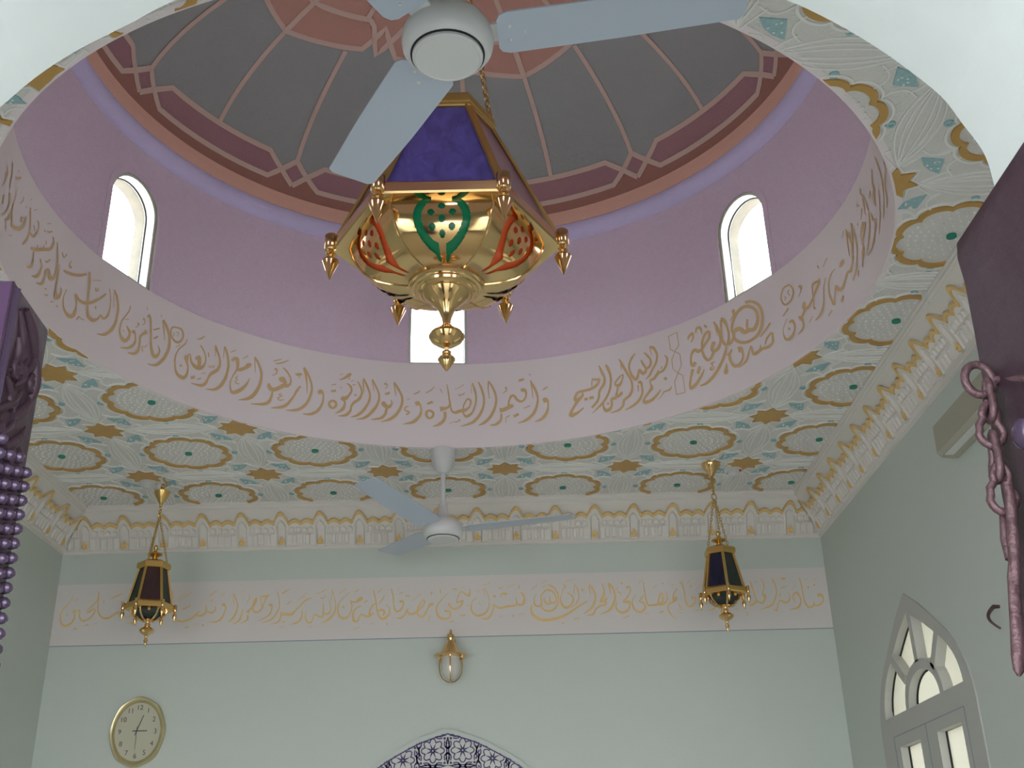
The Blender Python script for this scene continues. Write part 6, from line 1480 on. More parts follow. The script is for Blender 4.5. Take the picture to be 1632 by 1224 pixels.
plum, strap, crown = MB(), MB(), MB()
UE, LE, XE, TE, BE = 15.4, 5.6, 10.2, 15.2, 5.0
for k in range(10):
    a = 36 * k + .4
    dome_strip(plum, [(a + 2.7, XE), (a + 5.3, LE), (a + 30.7, LE), (a + 33.3, XE)], [(a + 2.7, XE), (a + 6, UE), (a + 30, UE), (a + 33.3, XE)], .003)
    dome_strip(plum, [(a - 2.7, XE), (a, BE), (a + 2.7, XE)], [(a - 2.7, XE), (a, TE), (a + 2.7, XE)], .003)
    dome_ribbon(strap, [(a, BE), (a + 2.7, XE), (a + 6, UE), (a + 30, UE), (a + 33.3, XE), (a + 36, BE)])
    dome_ribbon(strap, [(a, TE), (a + 2.7, XE), (a + 5.3, LE), (a + 30.7, LE), (a + 33.3, XE), (a + 36, TE)])
    dome_ribbon(strap, [(a, TE), (a, 34), (a, 50.5)], w=.036)
    dome_ribbon(strap, [(a + 18, UE), (a + 18, 34), (a + 18, 49)], w=.036)
for k in range(5):
    c = -53.6 + 72 * k
    lo = [(c, 47.6), (c + 22.2, 52.3), (c + 24.2, 55.4), (c + 27, 52.2), (c + 30, 55.6), (c + 33, 52.2), (c + 40, 52.6), (c + 43, 55.6), (c + 45.5, 52.2), (c + 47.8, 55.4), (c + 49.8, 52.3), (c + 72, 47.6)]
    up = [(c, 56), (c + 72, 56)]
    dome_strip(crown, lo, up, .002, n=36)
    dome_ribbon(strap, [(c, 47.6), (c + 22.2, 52.4), (c + 24.2, 55.4), (c + 26.6, 59), (c + 29.8, 56), (c + 33, 52.6), (c + 39.5, 52.6), (c + 43, 56), (c + 46, 59), (c + 47.8, 55.4), (c + 49.8, 52.4), (c + 72, 47.6)])
    dome_ribbon(strap, [(c, 47.6), (c, 56.5), (c + 20, 59.6), (c + 22.5, 58.5), (c + 27, 52.0), (c + 29.8, 56), (c + 33, 60), (c + 39.5, 60), (c + 43, 56), (c + 46, 52.0), (c + 49.5, 58.5), (c + 52, 59.6), (c + 72, 56.5)])
    dome_ribbon(strap, [(c, 56.5), (c, 64), (c, 78)], w=.036)
    dome_ribbon(strap, [(c + 19, 59.6), (c + 19, 78)], w=.036)
    dome_ribbon(strap, [(c + 53, 59.6), (c + 53, 78)], w=.036)
plum.build('plum_panel', M['dpurple'], dome_o, smooth=60)
crown.build('crown_panel', M['dpink'], dome_o, smooth=60)
strap.build('strap_border', M['strap'], dome_o, smooth=60)

# ---------------------------------------------------------------- mihrab arch, foot of the far wall
def arch_outline(off):
    P = [(0, 1.345), (.20, 1.285), (.36, 1.212), (.60, 1.07), (.80, .86), (.92, .60), (.97, .30), (.97, 0.0)]
    r = []
    for i, (x, z) in enumerate(P):
        a, c = P[max(i - 1, 0)], P[min(i + 1, len(P) - 1)]
        dx, dz = c[0] - a[0], c[1] - a[1]
        L = math.hypot(dx, dz)
        nx, nz = dz / L, -dx / L          # inward normal
        if i == 0:
            nx, nz = 0, -1.05
        r.append((x + nx * off, z + nz * off))
    return r


MXC = -.53
mih = thing('mihrab_arch', (MXC * U, FY - .002, 0), 'pointed arch of navy and white tiles low on the far wall', 'prayer niche')


def arch_band(o1, o2, y0, nm, m, zb=-EYE / U):
    A, Bq = arch_outline(o1), arch_outline(o2)
    A, Bq = cr(A, 3), cr(Bq, 3)
    A = A + [(A[-1][0], zb)]
    Bq = Bq + [(Bq[-1][0], zb)]
    mb = MB()
    for g in (1, -1):
        V = []
        for (a, b_), (c, d) in zip(A, Bq):
            V += [(g * a * U, y0, b_ * U + EYE), (g * c * U, y0, d * U + EYE), (g * a * U, 0, b_ * U + EYE), (g * c * U, 0, d * U + EYE)]
        n = len(A)
        F_ = []
        for k in range(n - 1):
            p, q = 4 * k, 4 * k + 4
            F_ += [(p, p + 1, q + 1, q), (p, q, q + 2, p + 2), (p + 1, p + 3, q + 3, q + 1)]
        mb.add(V, F_)
    return mb.build(nm, m, mih, smooth=0, fixn=True)


arch_band(-.02, .012, -.026, 'outer_border', M['wtile'])
arch_band(.012, .262, -.020, 'tile_band', M['tilew'])
arch_band(.262, .285, -.026, 'inner_border', M['wtile'])
A = cr(arch_outline(.285), 3)
poly = [(-a * U, c * U + EYE) for a, c in A[1:]] + [(0, .285 * 0 + A[0][1] * U + EYE)]
poly = [(-a * U, c * U + EYE) for a, c in reversed(A[1:])] + [(a * U, c * U + EYE) for a, c in A] + [(A[-1][0] * U, .01), (-A[-1][0] * U, .01)]
MB().add([(a, -.012, c) for a, c in poly], [tuple(range(len(poly)))]).build('niche_field', M['tilew'], mih, smooth=0)
# floral tile motif
mo = MB()


def in_arch(x, z, o):
    A = arch_outline(o)
    x = abs(x)
    for (x0, z0), (x1, z1) in zip(A, A[1:]):
        if x0 <= x <= x1:
            return z <= z0 + (z1 - z0) * (x - x0) / (x1 - x0 + 1e-9)
    return False


def motif(cx, cz, r, y, lo, hi):
    def add(P):
        gx = sum(p[0] for p in P) / len(P)
        gz = sum(p[1] for p in P) / len(P)
        if lo is not None and not in_arch(gx, gz, lo):
            return
        if hi is not None and in_arch(gx, gz, hi):
            return
        mo.add([(p[0] * U, y, p[1] * U + EYE) for p in P], [tuple(range(len(P)))])
    def stroke(pts, w):
        for (x0, z0), (x1, z1) in zip(pts, pts[1:]):
            L = math.hypot(x1 - x0, z1 - z0) + 1e-9
            nx, nz = -(z1 - z0) / L * w / 2, (x1 - x0) / L * w / 2
            add([(x0 + nx, z0 + nz), (x0 - nx, z0 - nz), (x1 - nx, z1 - nz), (x1 + nx, z1 + nz)])

    def pol(q, a):
        return cx + r * q * cos(a), cz + r * q * sin(a)
    for k in range(8):                      # rosette: spikes between eight rounded petals
        a = 2 * PI * k / 8 + PI / 8
        add([pol(.10, a - .9), pol(.62, a), pol(.10, a + .9)])
        stroke([pol(.60, a - .02)] + [pol(.60 + .26 * sin(PI * j / 6), a + PI / 4 * j / 6) for j in range(7)], r * .085)
    for k in range(4):                      # curls and leaves between the rosettes
        a = PI / 2 * k + PI / 4
        for g in (1, -1):
            stroke([pol(1.0 + .42 * t, a + g * (.62 - .56 * t + .22 * sin(PI * t))) for t in (0, .2, .4, .6, .8, 1)], r * .11)
            stroke([pol(1.02, a + g * .62), pol(.93, a + g * .40), pol(1.02, a + g * .2), pol(1.14, a + g * .12)], r * .09)
            add([pol(1.06, a + g * .32), pol(1.16, a + g * .40), pol(1.22, a + g * .24), pol(1.12, a + g * .20)])
        add([pol(1.22, a - .10), pol(1.34, a), pol(1.22, a + .10), pol(1.12, a)])
        b_ = PI / 2 * k
        stroke([pol(.98, b_ - .36), pol(1.06, b_ - .16), pol(1.02, b_), pol(1.06, b_ + .16), pol(.98, b_ + .36)], r * .10)


SP = .246
for ix in range(-5, 5):
    for iz in range(-3, 7):
        x, z = (ix + .5) * SP, 1.345 - .155 - (iz) * SP * 1.0
        z -= .07 * (abs(ix + .5) - .5) if iz == 0 else .07 * (abs(ix + .5) - .5)
        motif(x, z, .112, -.0208, .012, .262)
for ix in range(-6, 7):
    for iz in range(0, 7):
        motif(ix * SP * .8, 1.0 - iz * SP * .8, .09, -.0128, .285, None)
for off in (.016, .256):
    pa, pb = cr(arch_outline(off), 3), cr(arch_outline(off + .010), 3)
    for g in (1, -1):
        for k in range(len(pa) - 1):
            mo.add([(g * p[0] * U, -.0210, p[1] * U + EYE) for p in (pa[k], pa[k + 1], pb[k + 1], pb[k])], [(0, 1, 2, 3)])
mo.build('floral_glaze', M['navy'], mih, smooth=0, fixn=False)

# ---------------------------------------------------------------- wall clock
ck = thing('wall_clock', (-3.118 * U, FY - .001, 1.402 * U + EYE), 'oval gilt framed wall clock reading just past three', 'clock')
CW, CH = .136, .170


def oval(a, w, h, wob=0.0):
    k = 1 + wob * cos(8 * a)
    return w * k * cos(a), h * k * sin(a)


n = 72
prof = [(1.0, 0), (1.0, -.022), (.96, -.032), (.90, -.030), (.845, -.020), (.83, -.012)]
V, F_ = [], []
for k in range(n):
    a = 2 * PI * k / n
    for s, y in prof:
        x, z = oval(a, CW * s, CH * s, .012 if s > .9 else 0)
        V.append((x, y, z))
q = len(prof)
for k in range(n):
    k2 = (k + 1) % n
    F_ += [(k * q + j, k * q + j + 1, k2 * q + j + 1, k2 * q + j) for j in range(q - 1)]
MB().add(V, F_).build('frame', M['cgold'], ck, smooth=40)
MB().add([(oval(2 * PI * k / n, CW * .84, CH * .84)[0], -.013, oval(2 * PI * k / n, CW * .84, CH * .84)[1]) for k in range(n)], [tuple(range(n))]).build('dial', M['cface'], ck, smooth=0)


def text_obj(body, size, m, parent, name, at, rot=(PI / 2, 0, 0)):
    cu = bpy.data.curves.new(name, 'FONT')
    cu.body = body
    cu.size = size
    cu.align_x = 'CENTER'
    cu.align_y = 'CENTER'
    cu.extrude = .0004
    tmp = bpy.data.objects.new('tmp', cu)
    COL.objects.link(tmp)
    dgx = bpy.context.evaluated_depsgraph_get()
    me = bpy.data.meshes.new_from_object(tmp.evaluated_get(dgx))
    bpy.data.objects.remove(tmp)
    bpy.data.curves.remove(cu)
    me.name = name
    me.materials.clear()
    me.materials.append(m)
    o = bpy.data.objects.new(name, me)
    o.location = at
    o.rotation_euler = rot
    COL.objects.link(o)
    o.parent = parent
    return o


for h in range(1, 13):
    a = PI / 2 - h * PI / 6
    x, z = oval(a, CW * .655, CH * .69)
    text_obj(str(h), .034, M['cnum'], ck, 'numeral', (x, -.0145, z))
hub = (-.004, -.0155, .004)
for nm, an, L, w, y in (('hour_hand', 0.0, .052, .005, -.0150), ('minute_hand', 70, .080, .004, -.0160), ('second_hand', 270, .088, .0016, -.0168)):
    a = rad(an)
    d = Vector((cos(a), 0, sin(a)))
    o = Vector((hub[0], y, hub[2]))
    MB().bar(o - d * .022, o + d * L, w, .0008, nrm=(0, 1, 0)).build(nm, M['cnum'], ck, smooth=0)

# ---------------------------------------------------------------- brass wall lamp under the band
wlamp = thing('wall_lamp', (-.498 * U, FY, 1.945 * U + EYE), 'small brass caged bulkhead lamp on the far wall below the lettered band', 'wall lamp')
yo = -.105
c = (0, yo, 0)
MB().box((-.018, -.012, .03), (.018, 0, .10)).tube([(0, -.01, .07), (0, yo * .5, .085), (0, yo, .075)], .009, 8).build('bracket', M['brass'], wlamp)
MB().lathe([(.0, .128), (.006, .128), (.008, .108), (.018, .102), (.021, .085), (.016, .072), (.021, .064), (.030, .045), (.042, .022), (.058, .006), (.062, .0), (.0, .0)], 24, c, closed=False).build('bell_cap', M['brass'], wlamp)
MB().lathe([(.0, .0), (.082, .001), (.086, -.004), (.082, -.011), (.05, -.012), (.0, -.012)], 28, c, closed=False).build('flange', M['brass'], wlamp)
for k in range(4):
    a = PI / 2 * k + PI / 4
    MB().lathe([(.0, .002), (.008, .002), (.008, -.020), (.0, -.022)], 8, (.074 * cos(a), yo + .074 * sin(a), 0), closed=False).build('thumb_nut', M['brass'], wlamp)
MB().lathe([(.046, -.012), (.048, -.06), (.044, -.09), (.032, -.113), (.015, -.124), (.0, -.126)], 24, c, closed=False).build('glass_dome', M['frost'], wlamp)
for k in range(4):
    a = PI / 2 * k
    e = Vector((cos(a), sin(a), 0))
    MB().tube([Vector(c) + e * r + Vector((0, 0, z)) for r, z in ((.058, -.010), (.058, -.06), (.054, -.09), (.042, -.116), (.022, -.132), (0, -.136))], .0032, 6).build('cage_wire', M['brass'], wlamp)

# ---------------------------------------------------------------- hook on the right wall, air conditioner, smoke detectors
hk = MB().tube([Vector((RX + .002, 6.42 * U, 1.500 * U + EYE))] + [Vector((RX - .020 - .030 * sin(PI * k / 10), 6.42 * U - .022 * k / 10, (1.500 - .135 * k / 10) * U + EYE)) for k in range(11)], [.006] + [.0075 - .0004 * k for k in range(11)], 8)
tag(hk.build('wall_hook', M['iron']), 'small dark hook on the right wall beside the door leaf', 'hook')

ac = thing('air_conditioner', (RX, 6.0 * U, 2.55 * U + EYE), 'beige box of an air conditioner high on the right wall', 'air conditioner')
ya, yb = -.62, .335
P = [(-.075, .075), (-.078, -.032), (-.066, -.048), (-.03, -.052), (-.002, -.052), (-.002, .082), (-.06, .082)]
MB().prism([(x, z) for x, z in P], 1, ya, yb).build('casing', M['ac'], ac, smooth=20)
MB().box((-.066, ya + .04, -.0535), (-.034, yb - .04, -.050)).build('outlet_louvre', M['alu'], ac, smooth=0)

for x, y, lab, led in ((1.57, 3.588, 'white domed smoke detector on the ceiling beside the right cornice', False),
                       (-1.801, 5.374, 'white domed smoke detector on the ceiling just left of the red glass lantern', False),
                       (1.152, 5.384, 'white smoke detector with a red light by the blue glass lantern', True)):
    sd = thing('smoke_detector', (x, y, HC), lab, 'smoke detector', 'smoke detectors on the ceiling')
    MB().lathe([(.0, .002), (.046, .002), (.046, -.012), (.040, -.016), (.0, -.016)], 24, closed=False).build('base', M['alu'], sd)
    MB().lathe([(.034, -.015), (.032, -.028), (.022, -.038), (.010, -.042), (.0, -.042)], 20, closed=False).build('dome', M['fanw'], sd)
    if led:
        MB().ball((.030, -.026, -.020), .006, n=8, m=6).build('indicator', M['led'], sd)

# ---------------------------------------------------------------- ceiling fans


def make_fan(loc, label, base_az, drop, blade_m, body_m):
    """loc: hub centre in the plane of the blade roots; drop: distance up to the ceiling"""
    t = thing('ceiling_fan', loc, label, 'ceiling fan', 'ceiling fans')
    MB().lathe([(.0, drop), (.058, drop), (.060, drop - .03), (.052, drop - .075), (.040, drop - .10), (.018, drop - .118), (.0, drop - .118)], 28, closed=False).build('canopy', body_m, t)
    MB().lathe([(.0, drop - .10), (.0115, drop - .10), (.0115, .05), (.0, .05)], 14, closed=False).build('down_rod', body_m, t)
    MB().lathe([(.0, .125), (.020, .125), (.022, .10), (.030, .07), (.042, .048), (.050, .040), (.0, .040)], 24, closed=False).build('rod_cover', body_m, t)
    MB().lathe([(.0, .046), (.060, .044), (.080, .034), (.091, .014), (.0945, -.008), (.092, -.024), (.083, -.038), (.0745, -.043), (.0, -.043)], 40, closed=False).build('motor_housing', body_m, t)
    MB().lathe([(.0715, -.041), (.0760, -.041), (.0755, -.0448), (.0722, -.0450), (.0715, -.041)], 48, closed=False).build('shadow_gap', M['dark'], t)  # dark ring standing in for the shade in the groove
    MB().lathe([(.0, -.040), (.0718, -.042), (.0716, -.050), (.066, -.053), (.064, -.0515), (.040, -.0525), (.0, -.053)], 40, closed=False).build('cover_cap', body_m, t)
    for k in range(3):
        a = rad(base_az + 120 * k)
        e, s = Vector((cos(a), sin(a), 0)), Vector((-sin(a), cos(a), 0))
        MB().bar(e * .07 + Vector((0, 0, .008)), e * .155 + Vector((0, 0, .016)), .05, .006, nrm=(0, 0, 1)).build('blade_iron', body_m, t)
        out = []
        w0, w1, r0, r1 = .067, .058, .103, .615
        for x, y in ((r0, -w0 + .022), (r0 + .006, -w0 + .008), (r0 + .022, -w0), (.36, -.066), (r1 - .012, -w1), (r1, -w1 + .012), (r1, w1 - .012), (r1 - .012, w1), (.36, .066), (r0 + .022, w0), (r0 + .006, w0 - .008), (r0, w0 - .022)):
            z = .006 + (x - .1) * .095 + y * .10
            out.append(e * x + s * y + Vector((0, 0, z)))
        n = len(out)
        th = Vector((0, 0, .0035))
        mb = MB().add([p - th for p in out] + [p for p in out], [tuple(range(n)), tuple(reversed(range(n, 2 * n)))] + [(i, (i + 1) % n, n + (i + 1) % n, n + i) for i in range(n)])
        b_ = mb.build('blade', blade_m, t, smooth=20)
        for x, y in ((.128, -.022), (.128, .022), (.158, 0)):
            MB().ball(e * x + s * y + Vector((0, 0, .0018 + (x - .1) * .095 + y * .10)), .0045, sz=.6, n=8, m=6).build('screw', body_m, b_)
    return t


hz = Z(2.690)
make_fan((-.165 * U, 3.0 * U, hz), 'large ceiling fan close overhead in front of the dome', -3.5, HC - hz, M['fan'], M['fanw'])
hz = Z(2.660)
make_fan((-.495 * U, 8.40 * U, hz), 'distant ceiling fan near the far wall below the flat ceiling', 0.5, HC - hz, M['fan'], M['fanw'])

# ---------------------------------------------------------------- large brass lantern chandelier under the dome
CHX, CHY, CHZ = -.325 * U, 5.83 * U, Z(3.64)
ch = thing('lantern_chandelier', (CHX, CHY, CHZ), 'big hexagonal brass lantern with a blue glass pane hung under the dome', 'chandelier')


def hexv(r, k, z=0.0, off=0.0):
    a = PI / 3 * k + off
    return Vector((r * cos(a), r * sin(a), z))


RV = .414
MB().lathe([(.345, -.018), (.395, -.022), (.412, -.022), (.418, -.016), (.418, .018), (.410, .026), (.398, .026), (.392, .012), (.345, -.006), (.345, -.018)], 6, closed=False).build('rim_band', M['brass'], ch, smooth=20)
for k in range(6):
    p = hexv(RV + .004, k)
    fin = MB().lathe([(.0, .046), (.020, .046), (.024, .042), (.024, -.014), (.020, -.020), (.011, -.022), (.011, -.030), (.019, -.033), (.019, -.038), (.011, -.041), (.012, -.047), (.030, -.062), (.031, -.068), (.0, -.142)], 20, p, closed=False)
    fin.build('corner_finial', M['brass'], ch, smooth=50)
TZ0, TZ1, TR0, TR1 = .030, .505, .398, .172
for k in range(6):
    MB().bar(hexv(TR0, k, TZ0), hexv(TR1, k, TZ1), .030, .010, nrm=hexv(1, k, .45)).build('edge_bar', M['brassd'], ch, smooth=20)
for k in range(6):
    a0, a1 = hexv(TR0 - .012, k, TZ0), hexv(TR0 - .012, k + 1, TZ0)
    b0, b1 = hexv(TR1 - .008, k, TZ1), hexv(TR1 - .008, k + 1, TZ1)
    nrm = (a1 - a0).cross(b0 - a0).normalized() * .003
    V = [a0, a1, b1, b0]
    mb = MB().add([p - nrm for p in V] + [p + nrm for p in V], [(0, 3, 2, 1), (4, 5, 6, 7), (0, 1, 5, 4), (1, 2, 6, 5), (2, 3, 7, 6), (3, 0, 4, 7)])
    o = mb.build('glass_panel', M['blueg'] if k == 4 else M['pinkg'], ch, smooth=0)
    o['label'] = 'blue swirled glass panel' if k == 4 else 'pale pink glass panel'
MB().lathe([(.150, .494), (.184, .494), (.187, .499), (.187, .504), (.180, .508), (.180, .514), (.187, .518), (.187, .523), (.181, .527), (.181, .552), (.176, .560), (.140, .585), (.05, .605), (.0, .607)], 6, closed=False).build('top_collar', M['brassd'], ch, smooth=15)
apex = Vector((CX - CHX, CY - CHY, Z(DZ + DB) - CHZ - .02))
MB().lathe([(.0, .02), (.055, .018), (.05, -.02), (.02, -.05), (.0, -.055)], 20, apex, closed=False).build('ceiling_rose', M['brass'], ch)


def chain_mesh(p0, p1, L, w, r):
    p0, p1 = Vector(p0), Vector(p1)
    d = p1 - p0
    n = max(2, int(d.length / (L * .78)))
    d.normalize()
    a = d.orthogonal().normalized()
    b_ = d.cross(a)
    mb = MB()
    for i in range(n):
        c = p0 + (p1 - p0) * ((i + .5) / n)
        s = a if i % 2 else b_
        mb.tube([c + d * (L / 2) * sin(2 * PI * q / 10) + s * (w / 2) * cos(2 * PI * q / 10) for q in range(10)], r, 5, loop=True)
    return mb


for k in (0, 2, 4):
    chain_mesh(hexv(.165, k, .555), apex + hexv(.012, k, -.05), .036, .021, .0030).build('chain', M['brasso'], ch, smooth=50)

# openwork bowl
BP = [(0.0, .128, -.172), (.12, .185, -.166), (.28, .245, -.150), (.45, .292, -.120), (.62, .322, -.082), (.80, .340, -.046), (1.0, .350, -.012)]


def bowl(k, s, v, ins=0.0):
    for i_ in range(len(BP) - 1):
        v0, v1 = BP[i_][0], BP[i_ + 1][0]
        if v <= v1 + 1e-9:
            t = (v - v0) / (v1 - v0)
            q0, q1, q2, q3 = [BP[max(0, min(len(BP) - 1, i_ + d_))] for d_ in (-1, 0, 1, 2)]
            r, z = [.5 * (2 * q1[c_] + (q2[c_] - q0[c_]) * t + (2 * q0[c_] - 5 * q1[c_] + 4 * q2[c_] - q3[c_]) * t * t + (3 * q1[c_] - q0[c_] - 3 * q2[c_] + q3[c_]) * t ** 3) for c_ in (1, 2)]
            break
    r -= ins
    A, B_ = hexv(r, k), hexv(r, k + 1)
    p = A + (B_ - A) * ((s + 1) / 2)
    m_ = (A + B_) / 2
    bulge = (1 - s * s) * (.045 + .10 * (1 - v))
    p = p + m_ * bulge
    p.z = z + ins * .4
    return p


def cut(s, v):
    """True where the brass sheet of the bowl is pierced"""
    cv = .60
    e1 = math.hypot(s / .43, (v - cv) / .31)
    e2 = math.hypot(s / .60, (v - cv + .02) / .46)
    if e1 > 1.0 and e2 < 1.0:
        if abs(s) < .10:
            return False
        if v > .86 and abs(s) < .20:
            return False
        if v > cv + .22:       # three lobes at the head of each slit
            return math.hypot((abs(s) - .43) / .12, (v - .86) / .10) < 1 or math.hypot((abs(s) - .31) / .08, (v - .90) / .05) < 1 or math.hypot((abs(s) - .22) / .06, (v - .92) / .045) < 1
        return True
    if math.hypot((abs(s) - .16) / .075, (v - .125) / .06) < 1:
        return True
    for hx, hv in ((0, .60), (0, .80), (0, .41), (.22, .70), (-.22, .70), (.22, .50), (-.22, .50)):
        if math.hypot((s - hx) / .070, (v - hv) / .052) < 1:
            return True
    return False


NSX, NVY = 110, 84
for k in range(6):
    V = [bowl(k, -1 + 2 * i / NSX, j / NVY) for j in range(NVY + 1) for i in range(NSX + 1)]
    F_ = []
    for j in range(NVY):
        for i in range(NSX):
            if not cut(-1 + 2 * (i + .5) / NSX, (j + .5) / NVY):
                a = j * (NSX + 1) + i
                F_.append((a, a + 1, a + NSX + 2, a + NSX + 1))
    pn = MB().add(V, F_).build('bowl_panel', M['brass'], ch, smooth=60)
    bm = bmesh.new()
    bm.from_mesh(pn.data)
    bmesh.ops.delete(bm, geom=[v_ for v_ in bm.verts if not v_.link_faces], context='VERTS')
    bm.to_mesh(pn.data)
    bm.free()
    V = [bowl(k, -.97 + 1.94 * i / 12, .04 + .94 * j / 12, .010) for j in range(13) for i in range(13)]
    F_ = [(j * 13 + i, j * 13 + i + 1, (j + 1) * 13 + i + 1, (j + 1) * 13 + i) for j in range(12) for i in range(12)]
    gl = MB().add(V, F_).build('glass_liner', M['greeng'] if k == 4 else (M['redg'] if k in (3, 5) else M['dgreeng']), pn, smooth=60)
    gl['label'] = {4: 'green glass liner', 3: 'red orange glass liner', 5: 'red orange glass liner'}.get(k, 'dark green glass liner')
    mb = MB().tube([bowl(k, -1, v_, -.001) for v_ in (0, .12, .28, .45, .62, .8, 1)], .005, 6)
    mb.build('bowl_rib', M['brass'], ch)
MB().lathe([(.0, -.160), (.132, -.162), (.137, -.170), (.135, -.180), (.126, -.184), (.122, -.190), (.114, -.192), (.110, -.200), (.100, -.203), (.092, -.212), (.0, -.214)], 48, closed=False).build('base_disc', M['brass'], ch, smooth=40)
MB().lathe([(.0, -.205), (.088, -.208), (.078, -.226), (.052, -.246), (.030, -.272), (.017, -.306), (.013, -.330), (.020, -.336), (.013, -.341), (.0, -.343)], 36, closed=False).build('base_cone', M['brass'], ch, smooth=40)
MB().lathe([(.0, -.336), (.010, -.338), (.030, -.346), (.055, -.364), (.063, -.378), (.055, -.394), (.030, -.412), (.012, -.420), (.0, -.422)], 32, closed=False).build('base_ball', M['brass'], ch, smooth=50)
MB().lathe([(.0, -.418), (.009, -.420), (.009, -.432), (.016, -.436), (.016, -.442), (.013, -.446), (.030, -.462), (.031, -.468), (.005, -.508), (.0, -.509)], 24, closed=False).build('base_drop', M['brass'], ch, smooth=50)

# ---------------------------------------------------------------- two small lanterns


def make_lantern(x, y, rz, label, glasses, rose):
    t = thing('hanging_lantern', (x, y, HC), label, 'hanging lantern', 'small brass lanterns near the far wall', rz)
    if rose:
        MB().lathe([(.0, .0), (.048, .0), (.049, -.006), (.043, -.02), (.030, -.040), (.017, -.058), (.010, -.070), (.0, -.072)], 24, closed=False).build('ceiling_rose', M['brass'], t)
        MB().lathe([(.0, -.068), (.0055, -.068), (.0055, -.165), (.0, -.165)], 10, closed=False).build('stem', M['brasso'], t)
        MB().tube([(.015 * cos(2 * PI * q / 14), 0, -.178 + .015 * sin(2 * PI * q / 14)) for q in range(14)], .0028, 6, loop=True).build('ring', M['brasso'], t)
        top = -.196
    else:
        MB().tube([(0, 0, .002), (.004, 0, -.020), (.018, 0, -.030), (.020, 0, -.046), (.006, 0, -.056), (-.006, 0, -.046)], .0045, 8).build('hook', M['brassd'], t)
        chain_mesh((0, 0, -.044), (0, 0, -.085), .030, .02, .0038).build('hook_link', M['brassd'], t)
        MB().lathe([(.0, -.082), (.012, -.074), (.040, -.080), (.038, -.086), (.028, -.108), (.016, -.130), (.010, -.142), (.0, -.143)], 24, closed=False).build('ceiling_rose', M['brasso'], t)
        chain_mesh((0, 0, -.140), (0, 0, -.226), .022, .014, .0026).build('chain', M['brasso'], t)
        top = -.226
    for k in range(3):
        chain_mesh(hexv(.060, 2 * k, -.442), hexv(.005, 2 * k, top), .019, .010, .0018).build('chain', M['brassd'], t, smooth=50)
    MB().lathe([(.0, -.352), (.007, -.356), (.012, -.366), (.007, -.377), (.009, -.386), (.034, -.398), (.036, -.404), (.012, -.414), (.015, -.424), (.040, -.436), (.0, -.438)], 20, closed=False).build('top_knob', M['brasso'], t, smooth=40)
    MB().lathe([(.0, -.434), (.062, -.438), (.077, -.446), (.079, -.452), (.079, -.470), (.072, -.476), (.060, -.480), (.0, -.480)], 6, closed=False).build('cap', M['brasso'], t, smooth=15)
    for k in range(6):
        MB().bar(hexv(.066, k, -.474), hexv(.102, k, -.648), .014, .008, nrm=hexv(1, k, .2)).build('edge_bar', M['brasso'], t, smooth=20)
        a0, a1, b0, b1 = hexv(.062, k, -.478), hexv(.062, k + 1, -.478), hexv(.097, k, -.646), hexv(.097, k + 1, -.646)
        nn = (a1 - a0).cross(b0 - a0).normalized() * .0015
        V = [a0, a1, b1, b0]
        MB().add([p - nn for p in V] + [p + nn for p in V], [(0, 3, 2, 1), (4, 5, 6, 7), (0, 1, 5, 4), (1, 2, 6, 5), (2, 3, 7, 6), (3, 0, 4, 7)]).build('glass_panel', M[glasses[k % len(glasses)]], t, smooth=0)
    MB().lathe([(.070, -.640), (.104, -.640), (.115, -.648), (.117, -.654), (.117, -.668), (.112, -.674), (.080, -.676), (.070, -.672), (.070, -.640)], 6, closed=False).build('rim_band', M['brasso'], t, smooth=15)
    for k in range(6):
        MB().lathe([(.0, -.640), (.007, -.642), (.008, -.672), (.005, -.680), (.0095, -.694), (.010, -.700), (.0, -.728)], 10, hexv(.119, k), closed=False).build('corner_finial', M['brass'], t, smooth=40)
    # pierced under-bowl: six brass brackets with dark glass between
    MB().lathe([(.074, -.672), (.062, -.694), (.040, -.712), (.0, -.716)], 6, closed=False).build('glass_bowl', M['dgreeng'], t, smooth=15)
    for k in range(6):
        MB().tube([hexv(.082, k, -.674), hexv(.072, k, -.696), hexv(.048, k, -.716), hexv(.018, k, -.722)], .0055, 6).build('bowl_bracket', M['brass'], t)
        MB().ball(hexv(.078, k + .5, -.682), .009, n=8, m=6).build('bowl_bead', M['brass'], t)
    MB().lathe([(.0, -.708), (.022, -.712), (.024, -.718), (.014, -.726), (.011, -.738), (.015, -.744), (.012, -.750), (.020, -.755), (.034, -.764), (.036, -.772), (.028, -.782), (.012, -.790), (.007, -.796), (.006, -.806), (.011, -.816), (.0, -.848)], 24, closed=False).build('base_finial', M['brass'], t, smooth=50)
    return t


make_lantern(-2.845 * U, 8.86 * U, rad(17), 'hanging brass lantern with dark red glass, over the oval clock', ['dgreeng', 'dredg', 'dgreeng', 'dgreeng', 'dredg', 'dgreeng'], False)
make_lantern(1.708 * U, 8.83 * U, rad(30), 'hanging brass lantern with dark blue glass, nearer the pointed window', ['dblueg', 'dgreeng', 'dblueg', 'dblueg', 'dgreeng', 'dgreeng'], True)

# ---------------------------------------------------------------- carved door leaves at either side of the doorway
dl = bpy.data.objects.new('door_1', None)
COL.objects.link(dl)
structure(dl, 'carved dark door leaf with rows of round studs')
x0, x1, y0, y1 = -1.20, -.668, 1.351, 1.507
MB().prism([(x0, y0), (x1 - .002, y0), (x1 - .004, y0 + .010), (x1 - .011, y1 - .012), (x1 - .015, y1), (x0, y1)], 2, 0.0, 2.398).build('leaf', M['wood'], dl, smooth=20)
MB().box((x0, y0 - .004, .02), (x1 - .004, y0 + .002, 2.396)).build('face_board', M['woodf'], dl, smooth=0)


def carve(y, z):
    """point on the carved edge of the leaf"""
    return Vector((x1 - .002 - (y - y0) / (y1 - y0) * .010, y, z))


